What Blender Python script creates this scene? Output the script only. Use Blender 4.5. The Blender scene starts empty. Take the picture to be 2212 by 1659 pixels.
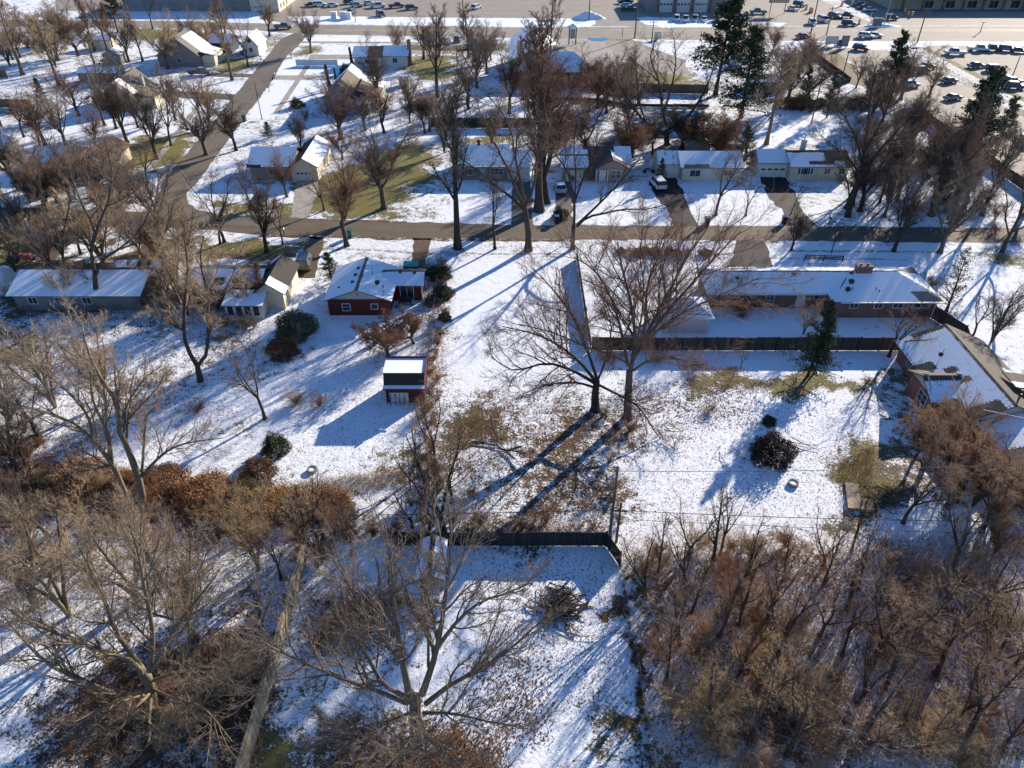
import bpy, math, random
import numpy as np
from mathutils import Vector, Matrix

R = math.radians
scene = bpy.context.scene
COL = scene.collection

# ------------------------------------------------------------------ camera
FD = 1589.0          # focal length in units of the 2212 px wide photo
PITCH = R(36.9); CU, CV, CH = 1106.0, 829.5, 50.0
cam = bpy.data.cameras.new("camera")
cam.lens = FD / 2212.0 * 36.0; cam.sensor_width = 36.0
cam.clip_start = 0.5; cam.clip_end = 6000
cam_o = bpy.data.objects.new("camera", cam); COL.objects.link(cam_o)
cam_o.location = (0, 0, CH); cam_o.rotation_euler = (math.pi/2 - PITCH, 0, 0)
scene.camera = cam_o

# ------------------------------------------------------------------ light
SUN_EL, SUN_AZ = R(19.5), R(39.0)      # azimuth from +Y towards +X
sl = bpy.data.lights.new("sun", 'SUN'); sl.energy = 5.0; sl.angle = R(0.53); sl.color = (1.0, 0.88, 0.72)
so = bpy.data.objects.new("sun", sl); COL.objects.link(so)
sdir = Vector((math.sin(SUN_AZ)*math.cos(SUN_EL), math.cos(SUN_AZ)*math.cos(SUN_EL), math.sin(SUN_EL)))
so.rotation_euler = sdir.to_track_quat('Z', 'Y').to_euler(); so.location = (120, 150, 120)
world = bpy.data.worlds.new("World"); scene.world = world; world.use_nodes = True
wn = world.node_tree.nodes; wl = world.node_tree.links
sky = wn.new('ShaderNodeTexSky'); sky.sky_type = 'NISHITA'; sky.sun_disc = False
sky.sun_elevation = SUN_EL; sky.sun_rotation = SUN_AZ
sky.air_density = 1.0; sky.dust_density = 0.0; sky.ozone_density = 7.0
wl.new(sky.outputs[0], wn['Background'].inputs[0]); wn['Background'].inputs[1].default_value = 0.10
scene.view_settings.view_transform = 'Standard'; scene.view_settings.look = 'None'
scene.view_settings.gamma = 1.0; scene.view_settings.exposure = 0.95
scene.render.resolution_x = 1024; scene.render.resolution_y = 768

# ------------------------------------------------------------------ geometry helpers
def G(u, v, z=0.0):
    "ground point (at height z) seen at photo position u, v"
    a = (u-CU)/FD; b = (v-CV)/FD
    t = (CH-z)/(math.sin(PITCH)+b*math.cos(PITCH))
    return (a*t, (math.cos(PITCH)-b*math.sin(PITCH))*t)
def A(u, v, Y):
    "point at depth Y seen at u, v"
    a = (u-CU)/FD; b = (v-CV)/FD
    t = Y/(math.cos(PITCH)-b*math.sin(PITCH))
    return (a*t, Y, CH-t*(math.sin(PITCH)+b*math.cos(PITCH)))

def tag(o, label=None, cat=None, group=None, kind=None):
    if label: o["label"] = label
    if cat: o["category"] = cat
    if group: o["group"] = group
    if kind: o["kind"] = kind
    return o
def empty(name, loc, label, cat, group=None, rz=0.0):
    o = bpy.data.objects.new(name, None); COL.objects.link(o)
    o.location = loc; o.rotation_euler = (0, 0, rz); o.empty_display_size = 0.3
    return tag(o, label, cat, group)
def copy_tree(o, parent=None):
    c = o.copy(); COL.objects.link(c)
    if parent: c.parent = parent
    for ch in list(o.children): copy_tree(ch, c)
    return c

class MB:
    "collects boxes, prisms and quads, then links them as one mesh object"
    def __init__(s): s.v = []; s.f = []; s.snow = []
    def add(s, vs, fs, snow=0.0):
        n = len(s.v); s.v += [tuple(p) for p in vs]; s.f += [tuple(i+n for i in f) for f in fs]
        s.snow += (list(snow) if hasattr(snow, '__len__') else [snow]*len(vs)); return s
    def box(s, x0, x1, y0, y1, z0, z1):
        return s.add([(x0,y0,z0),(x1,y0,z0),(x1,y1,z0),(x0,y1,z0),(x0,y0,z1),(x1,y0,z1),(x1,y1,z1),(x0,y1,z1)],
                     [(3,2,1,0),(4,5,6,7),(0,1,5,4),(1,2,6,5),(2,3,7,6),(3,0,4,7)])
    def prism(s, poly, z0, z1):
        n = len(poly)
        return s.add([(x,y,z0) for x,y in poly]+[(x,y,z1) for x,y in poly],
            [tuple(range(n-1,-1,-1)), tuple(range(n,2*n))]+[(i,(i+1)%n,n+(i+1)%n,n+i) for i in range(n)])
    def cyl(s, p, q, r0, r1=None, n=8):
        r1 = r0 if r1 is None else r1
        p, q = Vector(p), Vector(q); d = (q-p).normalized()
        u = d.orthogonal().normalized(); w = d.cross(u)
        vs = [p+(u*math.cos(2*math.pi*i/n)+w*math.sin(2*math.pi*i/n))*r0 for i in range(n)]
        vs += [q+(u*math.cos(2*math.pi*i/n)+w*math.sin(2*math.pi*i/n))*r1 for i in range(n)]
        return s.add(vs, [tuple(range(n-1,-1,-1)), tuple(range(n,2*n))]+[(i,(i+1)%n,n+(i+1)%n,n+i) for i in range(n)])
    def build(s, name, mat, parent=None, loc=None, smooth=False, bevel=0):
        me = bpy.data.meshes.new(name); off = Vector((0,0,0))
        if parent is not None and loc is None:
            p = parent
            while p is not None: off += Vector(p.location); p = p.parent
        elif loc is not None: off = Vector(loc)
        me.from_pydata([(x-off.x, y-off.y, z-off.z) for x,y,z in s.v], [], s.f)
        at = me.attributes.new('snow', 'FLOAT', 'POINT'); at.data.foreach_set('value', s.snow)
        me.materials.append(mat)
        if smooth: me.polygons.foreach_set('use_smooth', [True]*len(me.polygons))
        o = bpy.data.objects.new(name, me); COL.objects.link(o)
        if loc is not None: o.location = loc
        if parent is not None: o.parent = parent
        if bevel:
            b = o.modifiers.new('bevel', 'BEVEL'); b.width = bevel; b.segments = 2; b.limit_method = 'ANGLE'
        return o

# ------------------------------------------------------------------ materials
def mat(name, rough=0.8, metallic=0.0, spec=0.3):
    m = bpy.data.materials.new(name); m.use_nodes = True
    b = m.node_tree.nodes['Principled BSDF']
    b.inputs['Roughness'].default_value = rough; b.inputs['Metallic'].default_value = metallic
    b.inputs['Specular IOR Level'].default_value = spec
    return m, m.node_tree.nodes, m.node_tree.links, b
def N(ns, t, **kw):
    n = ns.new(t)
    for k, v in kw.items():
        if k in n.inputs: n.inputs[k].default_value = v
        else: setattr(n, k, v)
    return n
def noise(ns, ls, scale, detail=4.0, vec=None, rough=0.55):
    n = N(ns, 'ShaderNodeTexNoise', Scale=scale, Detail=detail, Roughness=rough)
    if vec is not None: ls.new(vec, n.inputs['Vector'])
    return n.outputs['Fac']
def ramp(ns, ls, fac, stops):
    r = ns.new('ShaderNodeValToRGB'); e = r.color_ramp.elements
    while len(e) < len(stops): e.new(0.5)
    for i, (p, c) in enumerate(stops):
        e[i].position = p; e[i].color = (*c, 1) if len(c) == 3 else c
    ls.new(fac, r.inputs[0]); return r.outputs[0]
def mix(ns, ls, fac, a, b):
    m = ns.new('ShaderNodeMix'); m.data_type = 'RGBA'
    for sock, val in ((m.inputs[0], fac), (m.inputs[6], a), (m.inputs[7], b)):
        if isinstance(val, bpy.types.NodeSocket): ls.new(val, sock)
        elif isinstance(val, (int, float)): sock.default_value = val
        else: sock.default_value = (*val, 1)
    return m.outputs[2]
def mth(ns, ls, op, a, b=0.0, c=0.0):
    m = ns.new('ShaderNodeMath'); m.operation = op
    for sock, val in zip(m.inputs, (a, b, c)):
        if isinstance(val, bpy.types.NodeSocket): ls.new(val, sock)
        else: sock.default_value = val
    return m.outputs[0]
def smooth(ns, ls, x, lo, hi):
    m = ns.new('ShaderNodeMapRange'); m.interpolation_type = 'SMOOTHSTEP'
    ls.new(x, m.inputs[0]); m.inputs[1].default_value = lo; m.inputs[2].default_value = hi
    return m.outputs[0]
def bump(ns, ls, b, h, strength=0.4, dist=0.05):
    n = N(ns, 'ShaderNodeBump', Strength=strength, Distance=dist)
    ls.new(h, n.inputs['Height']); ls.new(n.outputs[0], b.inputs['Normal'])
def pos(ns): return ns.new('ShaderNodeNewGeometry').outputs['Position']
SNOW = (0.83, 0.86, 0.91)

def rough_mat(name, c, var=0.25, scale=1.5, rough=0.85, snowdust=0.0, bumps=0.2):
    m, ns, ls, b = mat(name, rough); P = pos(ns)
    n1 = noise(ns, ls, scale, 5, P); n2 = noise(ns, ls, scale*9, 3, P)
    f = mth(ns, ls, 'ADD', mth(ns, ls, 'MULTIPLY', n1, 0.6), mth(ns, ls, 'MULTIPLY', n2, 0.4))
    lo = tuple(x*(1-var) for x in c); hi = tuple(min(1, x*(1+var)) for x in c)
    col = ramp(ns, ls, f, [(0.3, lo), (0.7, hi)])
    if snowdust > 0:
        col = mix(ns, ls, smooth(ns, ls, mth(ns, ls, 'ADD', n1, snowdust), 0.62, 0.8), col, SNOW)
    ls.new(col, b.inputs[0])
    if bumps: bump(ns, ls, b, n2, bumps, 0.03)
    return m
def siding_mat(name, c, pitch=0.18, var=0.1):
    m, ns, ls, b = mat(name, 0.6); P = pos(ns)
    sep = ns.new('ShaderNodeSeparateXYZ'); ls.new(P, sep.inputs[0])
    fr = mth(ns, ls, 'FRACT', mth(ns, ls, 'DIVIDE', sep.outputs[2], pitch))
    n1 = noise(ns, ls, 0.9, 4, P); n2 = noise(ns, ls, 7, 3, P)
    f = mth(ns, ls, 'ADD', mth(ns, ls, 'MULTIPLY', n1, 0.7), mth(ns, ls, 'MULTIPLY', n2, 0.3))
    col = ramp(ns, ls, f, [(0.3, tuple(x*(1-var*1.6) for x in c)), (0.7, tuple(min(1,x*(1+var)) for x in c))])
    col = mix(ns, ls, mth(ns, ls, 'MULTIPLY', smooth(ns, ls, fr, 0.16, 0.02), 0.55), col, tuple(x*0.35 for x in c))
    ls.new(col, b.inputs[0]); bump(ns, ls, b, fr, 0.5, 0.02); return m
def brick_mat(name, c1, c2, mortar=(0.3, 0.27, 0.24)):
    m, ns, ls, b = mat(name, 0.9); P = pos(ns)
    sep = ns.new('ShaderNodeSeparateXYZ'); ls.new(P, sep.inputs[0])
    cmb = ns.new('ShaderNodeCombineXYZ')
    ls.new(mth(ns, ls, 'ADD', sep.outputs[0], sep.outputs[1]), cmb.inputs[0]); ls.new(sep.outputs[2], cmb.inputs[1])
    br = N(ns, 'ShaderNodeTexBrick', Scale=1.0); br.inputs['Brick Width'].default_value = 0.22; br.inputs['Row Height'].default_value = 0.075
    br.inputs['Mortar Size'].default_value = 0.008
    br.inputs['Color1'].default_value = (*c1, 1); br.inputs['Color2'].default_value = (*c2, 1); br.inputs['Mortar'].default_value = (*mortar, 1)
    ls.new(cmb.outputs[0], br.inputs['Vector'])
    n1 = noise(ns, ls, 0.8, 4, P)
    ls.new(mix(ns, ls, mth(ns, ls, 'MULTIPLY', smooth(ns, ls, n1, 0.35, 0.7), 0.4), br.outputs[0], tuple(x*0.55 for x in c1)), b.inputs[0])
    bump(ns, ls, b, br.outputs['Fac'], -0.3, 0.01); return m
def roof_mat(name, c, rows=0.28, showrows=0.0):
    "shingles with snow lying where the mesh's snow attribute says"
    m, ns, ls, b = mat(name, 0.85); P = pos(ns)
    at = N(ns, 'ShaderNodeAttribute', attribute_name='snow').outputs['Fac']
    n1 = noise(ns, ls, 0.8, 6, P, 0.6); n2 = noise(ns, ls, 6, 4, P, 0.65); n3 = noise(ns, ls, 30, 2, P)
    sep = ns.new('ShaderNodeSeparateXYZ'); ls.new(P, sep.inputs[0])
    row = mth(ns, ls, 'FRACT', mth(ns, ls, 'DIVIDE', sep.outputs[2], rows*0.3))
    h = mth(ns, ls, 'ADD', at, mth(ns, ls, 'MULTIPLY', mth(ns, ls, 'SUBTRACT', n1, 0.5), 0.9))
    h = mth(ns, ls, 'ADD', h, mth(ns, ls, 'MULTIPLY', mth(ns, ls, 'SUBTRACT', n2, 0.5), 0.45))
    if showrows:
        br = N(ns, 'ShaderNodeTexBrick', Scale=1.0); br.inputs['Brick Width'].default_value = 0.55; br.inputs['Row Height'].default_value = 0.34
        br.inputs['Mortar Size'].default_value = 0.07; br.inputs['Mortar Smooth'].default_value = 0.8
        cmb = ns.new('ShaderNodeCombineXYZ'); ls.new(sep.outputs[1], cmb.inputs[0]); ls.new(mth(ns, ls, 'MULTIPLY', sep.outputs[0], 1.0), cmb.inputs[1])
        ls.new(cmb.outputs[0], br.inputs['Vector'])
        h = mth(ns, ls, 'SUBTRACT', h, mth(ns, ls, 'MULTIPLY', br.outputs['Fac'], showrows))
    f = smooth(ns, ls, h, 0.46, 0.6)
    sh = ramp(ns, ls, n2, [(0.3, tuple(x*0.65 for x in c)), (0.7, tuple(x*1.3 for x in c))])
    sh = mix(ns, ls, mth(ns, ls, 'MULTIPLY', smooth(ns, ls, row, 0.22, 0.05), 0.5), sh, tuple(x*0.3 for x in c))
    ls.new(mix(ns, ls, f, sh, SNOW), b.inputs[0])
    hh = mth(ns, ls, 'ADD', mth(ns, ls, 'MULTIPLY', f, 1.0), mth(ns, ls, 'MULTIPLY', n3, 0.15))
    bump(ns, ls, b, mth(ns, ls, 'ADD', hh, mth(ns, ls, 'MULTIPLY', row, 0.12)), 0.5, 0.06); return m
def ground_mat(name, lift=0.0):
    "snow over grass, leaf litter or dirt. attribute cov = (snow amount, green, leaf)"
    m, ns, ls, b = mat(name, 0.9, spec=0.2); P = pos(ns)
    at = N(ns, 'ShaderNodeAttribute', attribute_name='cov'); sep = ns.new('ShaderNodeSeparateColor'); ls.new(at.outputs['Color'], sep.inputs[0])
    snow, green, leaf = sep.outputs[0], sep.outputs[1], sep.outputs[2]
    big = noise(ns, ls, 0.13, 5, P, 0.6); mid = noise(ns, ls, 0.9, 5, P, 0.65); fine = noise(ns, ls, 4.2, 4, P, 0.72); tiny = noise(ns, ls, 14, 3, P, 0.7)
    def c0(x, k): return mth(ns, ls, 'MULTIPLY', mth(ns, ls, 'SUBTRACT', x, 0.5), k)
    h = mth(ns, ls, 'ADD', snow, c0(big, 1.0)); h = mth(ns, ls, 'ADD', h, c0(mid, 1.35)); h = mth(ns, ls, 'ADD', h, c0(fine, 1.35))
    h = mth(ns, ls, 'ADD', h, c0(tiny, 0.8))
    f = smooth(ns, ls, h, 0.38, 0.56)
    gr = ramp(ns, ls, fine, [(0.25, (0.05, 0.045, 0.014)), (0.5, (0.19, 0.165, 0.05)), (0.75, (0.33, 0.28, 0.11))])
    lf = ramp(ns, ls, tiny, [(0.3, (0.028, 0.018, 0.012)), (0.5, (0.105, 0.062, 0.035)), (0.72, (0.24, 0.15, 0.09))])
    dirt = ramp(ns, ls, fine, [(0.3, (0.05, 0.042, 0.032)), (0.7, (0.15, 0.125, 0.09))])
    cc = mix(ns, ls, green, dirt, gr); cc = mix(ns, ls, smooth(ns, ls, mth(ns, ls, 'ADD', leaf, c0(mid, 0.8)), 0.3, 0.7), cc, lf)
    ls.new(mix(ns, ls, f, cc, SNOW), b.inputs[0])
    hh = mth(ns, ls, 'ADD', mth(ns, ls, 'MULTIPLY', fine, 0.55), mth(ns, ls, 'MULTIPLY', f, 0.5)); hh = mth(ns, ls, 'ADD', hh, mth(ns, ls, 'MULTIPLY', mid, 0.9))
    bump(ns, ls, b, mth(ns, ls, 'ADD', hh, mth(ns, ls, 'MULTIPLY', tiny, 0.25)), 0.8, 0.16)
    return m
def asphalt_mat(name, c, snow=0.0, wet=0.0, streak=None):
    m, ns, ls, b = mat(name, 0.85); P = pos(ns)
    big = noise(ns, ls, 0.22, 5, P, 0.6); mid = noise(ns, ls, 1.6, 5, P, 0.65); fine = noise(ns, ls, 11, 3, P, 0.7)
    vec = P
    if streak:      # tyre lanes run along the road
        mp = N(ns, 'ShaderNodeMapping'); ls.new(P, mp.inputs[0]); mp.inputs['Scale'].default_value = streak
        vec = mp.outputs[0]
    st = noise(ns, ls, 1.0, 3, vec, 0.6)
    f = mth(ns, ls, 'ADD', mth(ns, ls, 'MULTIPLY', big, 0.35), mth(ns, ls, 'MULTIPLY', mid, 0.3)); f = mth(ns, ls, 'ADD', f, mth(ns, ls, 'MULTIPLY', st, 0.35))
    col = ramp(ns, ls, f, [(0.3, tuple(x*0.62 for x in c)), (0.5, c), (0.72, tuple(x*1.45 for x in c))])
    col = mix(ns, ls, mth(ns, ls, 'MULTIPLY', smooth(ns, ls, fine, 0.45, 0.75), 0.35), col, tuple(x*1.5 for x in c))
    if snow:
        h = mth(ns, ls, 'ADD', mth(ns, ls, 'MULTIPLY', mid, 0.6), mth(ns, ls, 'MULTIPLY', fine, 0.4))
        col = mix(ns, ls, smooth(ns, ls, mth(ns, ls, 'ADD', h, snow), 0.58, 0.7), col, SNOW)
    ls.new(col, b.inputs[0])
    if wet: ls.new(mth(ns, ls, 'SUBTRACT', 0.85, mth(ns, ls, 'MULTIPLY', smooth(ns, ls, big, 0.45, 0.6), wet)), b.inputs['Roughness'])
    bump(ns, ls, b, fine, 0.2, 0.02); return m
def bark_mat(name, c, lichen=0.0):
    m, ns, ls, b = mat(name, 0.95, spec=0.1); tc = ns.new('ShaderNodeTexCoord').outputs['Object']
    n1 = noise(ns, ls, 2.2, 5, tc, 0.65); n2 = noise(ns, ls, 17, 3, tc, 0.7)
    f = mth(ns, ls, 'ADD', mth(ns, ls, 'MULTIPLY', n1, 0.5), mth(ns, ls, 'MULTIPLY', n2, 0.5))
    rnd = ns.new('ShaderNodeObjectInfo').outputs['Random']
    col = ramp(ns, ls, f, [(0.3, tuple(x*0.5 for x in c)), (0.5, c), (0.72, tuple(x*1.6 for x in c))])
    if lichen: col = mix(ns, ls, mth(ns, ls, 'MULTIPLY', smooth(ns, ls, n1, 0.5, 0.66), lichen), col, (0.19, 0.19, 0.09))
    hv = N(ns, 'ShaderNodeHueSaturation'); ls.new(col, hv.inputs['Color'])
    ls.new(mth(ns, ls, 'ADD', 0.75, mth(ns, ls, 'MULTIPLY', rnd, 0.5)), hv.inputs['Value'])
    ls.new(hv.outputs[0], b.inputs[0]); bump(ns, ls, b, n2, 0.6, 0.03); return m
def leaf_mat(name, c, scale=1.1, snowy=0.0):
    m, ns, ls, b = mat(name, 0.8, spec=0.2); tc = ns.new('ShaderNodeTexCoord').outputs['Object']
    n1 = noise(ns, ls, scale, 4, tc, 0.6); n2 = noise(ns, ls, 9, 2, tc)
    f = mth(ns, ls, 'ADD', mth(ns, ls, 'MULTIPLY', n1, 0.6), mth(ns, ls, 'MULTIPLY', n2, 0.4))
    col = ramp(ns, ls, f, [(0.32, tuple(x*0.5 for x in c)), (0.5, c), (0.68, tuple(x*1.7 for x in c))])
    ls.new(col, b.inputs[0]); return m
def paint_mat(name, c, rough=0.35, coat=0.6, metallic=0.0):
    m, ns, ls, b = mat(name, rough, metallic, 0.5); b.inputs['Coat Weight'].default_value = coat; b.inputs['Coat Roughness'].default_value = 0.08
    P = ns.new('ShaderNodeTexCoord').outputs['Object']; n1 = noise(ns, ls, 2.5, 4, P)
    dust = mth(ns, ls, 'MULTIPLY', smooth(ns, ls, n1, 0.35, 0.75), 0.3)
    ls.new(mix(ns, ls, dust, c, (0.3, 0.28, 0.25)), b.inputs[0]); return m
def plain(name, c, rough=0.6, spec=0.3, metallic=0.0, var=0.15):
    m, ns, ls, b = mat(name, rough, metallic, spec); n1 = noise(ns, ls, 3.0, 4, pos(ns))
    ls.new(ramp(ns, ls, n1, [(0.3, tuple(x*(1-var) for x in c)), (0.7, tuple(min(1, x*(1+var)) for x in c))]), b.inputs[0]); return m
def wood_mat(name, c, snowdust=0.0, board=0.15, axis='xy'):
    m, ns, ls, b = mat(name, 0.9); P = pos(ns); sep = ns.new('ShaderNodeSeparateXYZ'); ls.new(P, sep.inputs[0])
    q = mth(ns, ls, 'DIVIDE', mth(ns, ls, 'ADD', sep.outputs[0], sep.outputs[1]), board)
    wn_ = N(ns, 'ShaderNodeTexWhiteNoise', noise_dimensions='1D'); ls.new(mth(ns, ls, 'FLOOR', q), wn_.inputs['W'])
    n2 = noise(ns, ls, 6, 4, P); fr = mth(ns, ls, 'FRACT', q)
    f = mth(ns, ls, 'ADD', mth(ns, ls, 'MULTIPLY', wn_.outputs[0], 0.5), mth(ns, ls, 'MULTIPLY', n2, 0.5))
    col = ramp(ns, ls, f, [(0.2, tuple(x*0.6 for x in c)), (0.8, tuple(x*1.4 for x in c))])
    col = mix(ns, ls, smooth(ns, ls, fr, 0.1, 0.02), col, tuple(x*0.25 for x in c))
    ls.new(col, b.inputs[0]); return m

M = dict(
 ground=ground_mat('ground_cover'),
 road=asphalt_mat('street_asphalt', (0.13, 0.1, 0.072), streak=(0.06, 0.9, 1)),
 side=asphalt_mat('side_street_asphalt', (0.15, 0.125, 0.1), streak=(0.9, 0.06, 1)),
 mainroad=asphalt_mat('main_road_asphalt', (0.27, 0.235, 0.195), streak=(0.05, 0.7, 1)),
 lot=asphalt_mat('parking_lot_asphalt', (0.28, 0.245, 0.205)),
 drive=asphalt_mat('driveway_asphalt', (0.028, 0.026, 0.026), snow=0.0),
 drivegrey=asphalt_mat('driveway_grey', (0.12, 0.105, 0.09), snow=-0.02),
 drivebrown=asphalt_mat('driveway_leafy', (0.11, 0.075, 0.05), snow=0.0),
 concrete=asphalt_mat('concrete', (0.33, 0.3, 0.26), snow=0.03),
 walk=asphalt_mat('sidewalk_concrete', (0.24, 0.22, 0.19), snow=0.12),
 puddle=plain('meltwater', (0.05, 0.06, 0.07), 0.05, 0.6),
 paintline=plain('road_paint', (0.6, 0.55, 0.42)),
 red_siding=siding_mat('red_siding', (0.115, 0.018, 0.016)),
 grey_siding=siding_mat('grey_siding', (0.2, 0.195, 0.19)),
 tan_siding=siding_mat('tan_siding', (0.3, 0.25, 0.19)),
 beige_siding=siding_mat('beige_siding', (0.42, 0.37, 0.28)),
 white_siding=siding_mat('white_siding', (0.62, 0.6, 0.56)),
 cream_siding=siding_mat('cream_siding', (0.66, 0.58, 0.43)),
 yellow_siding=siding_mat('yellow_siding', (0.62, 0.55, 0.38)),
 blue_siding=siding_mat('blue_siding', (0.25, 0.29, 0.36)),
 pale_gable=siding_mat('pale_gable', (0.5, 0.49, 0.45), 0.22),
 darkblue_siding=siding_mat('dark_blue_siding', (0.03, 0.045, 0.1)),
 brick=brick_mat('brown_brick', (0.14, 0.07, 0.05), (0.2, 0.11, 0.085)),
 redbrick=brick_mat('red_brick', (0.27, 0.075, 0.045), (0.34, 0.1, 0.06)),
 chimbrick=brick_mat('chimney_brick', (0.3, 0.13, 0.09), (0.36, 0.17, 0.12)),
 block=brick_mat('grey_block', (0.22, 0.21, 0.2), (0.27, 0.26, 0.25)),
 roof_tan=roof_mat('tan_shingle', (0.16, 0.13, 0.1)),
 roof_dark=roof_mat('dark_shingle', (0.045, 0.042, 0.04)),
 roof_brown=roof_mat('brown_shingle', (0.11, 0.08, 0.06)),
 roof_grey=roof_mat('grey_shingle', (0.17, 0.165, 0.16)),
 roof_rows=roof_mat('interlocking_shingle', (0.085, 0.07, 0.055), 0.5, 0.35),
 roof_metal=roof_mat('pale_metal_roof', (0.4, 0.4, 0.42)),
 trim=plain('white_trim', (0.68, 0.67, 0.64)),
 trimgrey=plain('grey_trim', (0.3, 0.29, 0.27)),
 dark=plain('dark_trim', (0.04, 0.038, 0.036)),
 door_teal=plain('teal_paint', (0.17, 0.38, 0.36)),
 door_white=plain('white_door', (0.6, 0.59, 0.56)),
 door_brown=plain('brown_door', (0.12, 0.05, 0.035)),
 glass=plain('window_glass', (0.03, 0.04, 0.055), 0.12, 0.6, var=0.3),
 wood_dark=wood_mat('weathered_dark_fence', (0.075, 0.06, 0.048)),
 wood_black=wood_mat('stained_black_fence', (0.035, 0.034, 0.035)),
 wood_brown=wood_mat('brown_fence_boards', (0.17, 0.115, 0.075)),
 wood_pale=wood_mat('pale_fence_boards', (0.36, 0.29, 0.19)),
 wood_grey=wood_mat('grey_fence_boards', (0.2, 0.185, 0.17)),
 white_vinyl=plain('white_vinyl', (0.7, 0.7, 0.68)),
 metal=plain('galvanised_metal', (0.28, 0.28, 0.28), 0.45, 0.5, 0.7),
 pole=bark_mat('pole_wood', (0.13, 0.1, 0.075)),
 wire=plain('black_wire', (0.03, 0.03, 0.03)),
 bark_dark=bark_mat('dark_bark', (0.07, 0.056, 0.046)),
 bark_grey=bark_mat('grey_bark', (0.135, 0.11, 0.088)),
 bark_lichen=bark_mat('lichen_bark', (0.16, 0.13, 0.095), 0.6),
 twig_red=bark_mat('reddish_twigs', (0.235, 0.135, 0.092)),
 twig_dark=bark_mat('dark_twigs', (0.125, 0.09, 0.07)),
 twig_tan=bark_mat('tan_twigs', (0.38, 0.27, 0.165)),
 twig_grey=bark_mat('grey_twigs', (0.25, 0.19, 0.142)),
 twig_rust=bark_mat('rust_twigs', (0.30, 0.16, 0.08)),
 needle=leaf_mat('dark_needles', (0.05, 0.065, 0.03)),
 needle_pale=leaf_mat('olive_needles', (0.12, 0.11, 0.055)),
 needle_blue=leaf_mat('blue_green_needles', (0.06, 0.085, 0.06)),
 leaf_brown=leaf_mat('dry_brown_leaves', (0.14, 0.07, 0.035)),
 leaf_dark=leaf_mat('dark_dry_leaves', (0.055, 0.034, 0.024)),
 twig_pale=bark_mat('pale_pinkish_twigs', (0.42, 0.315, 0.23)),
 twig_straw=bark_mat('straw_twigs', (0.47, 0.34, 0.19)),
 twig_brush=bark_mat('sunlit_brush_twigs', (0.40, 0.26, 0.165)),
 leaf_gold=leaf_mat('golden_dry_grass', (0.3, 0.19, 0.07)),
 snowpile=rough_mat('heaped_snow', (0.82, 0.84, 0.88), 0.04, 1.2, 0.8, bumps=0.5),
 rubber=plain('rubber', (0.02, 0.02, 0.02)),
 orange=plain('orange_plastic', (0.75, 0.24, 0.02)),
 green_bin=plain('green_plastic', (0.02, 0.12, 0.085)),
 teal_bin=plain('teal_lid', (0.06, 0.33, 0.33)),
 blue_bin=plain('blue_plastic', (0.02, 0.045, 0.2)),
 black_bin=plain('black_plastic', (0.02, 0.022, 0.028)),
 red_metal=paint_mat('red_enamel', (0.5, 0.04, 0.03)),
 stone=rough_mat('grey_stone', (0.22, 0.21, 0.2), 0.3, 3),
)
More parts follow.
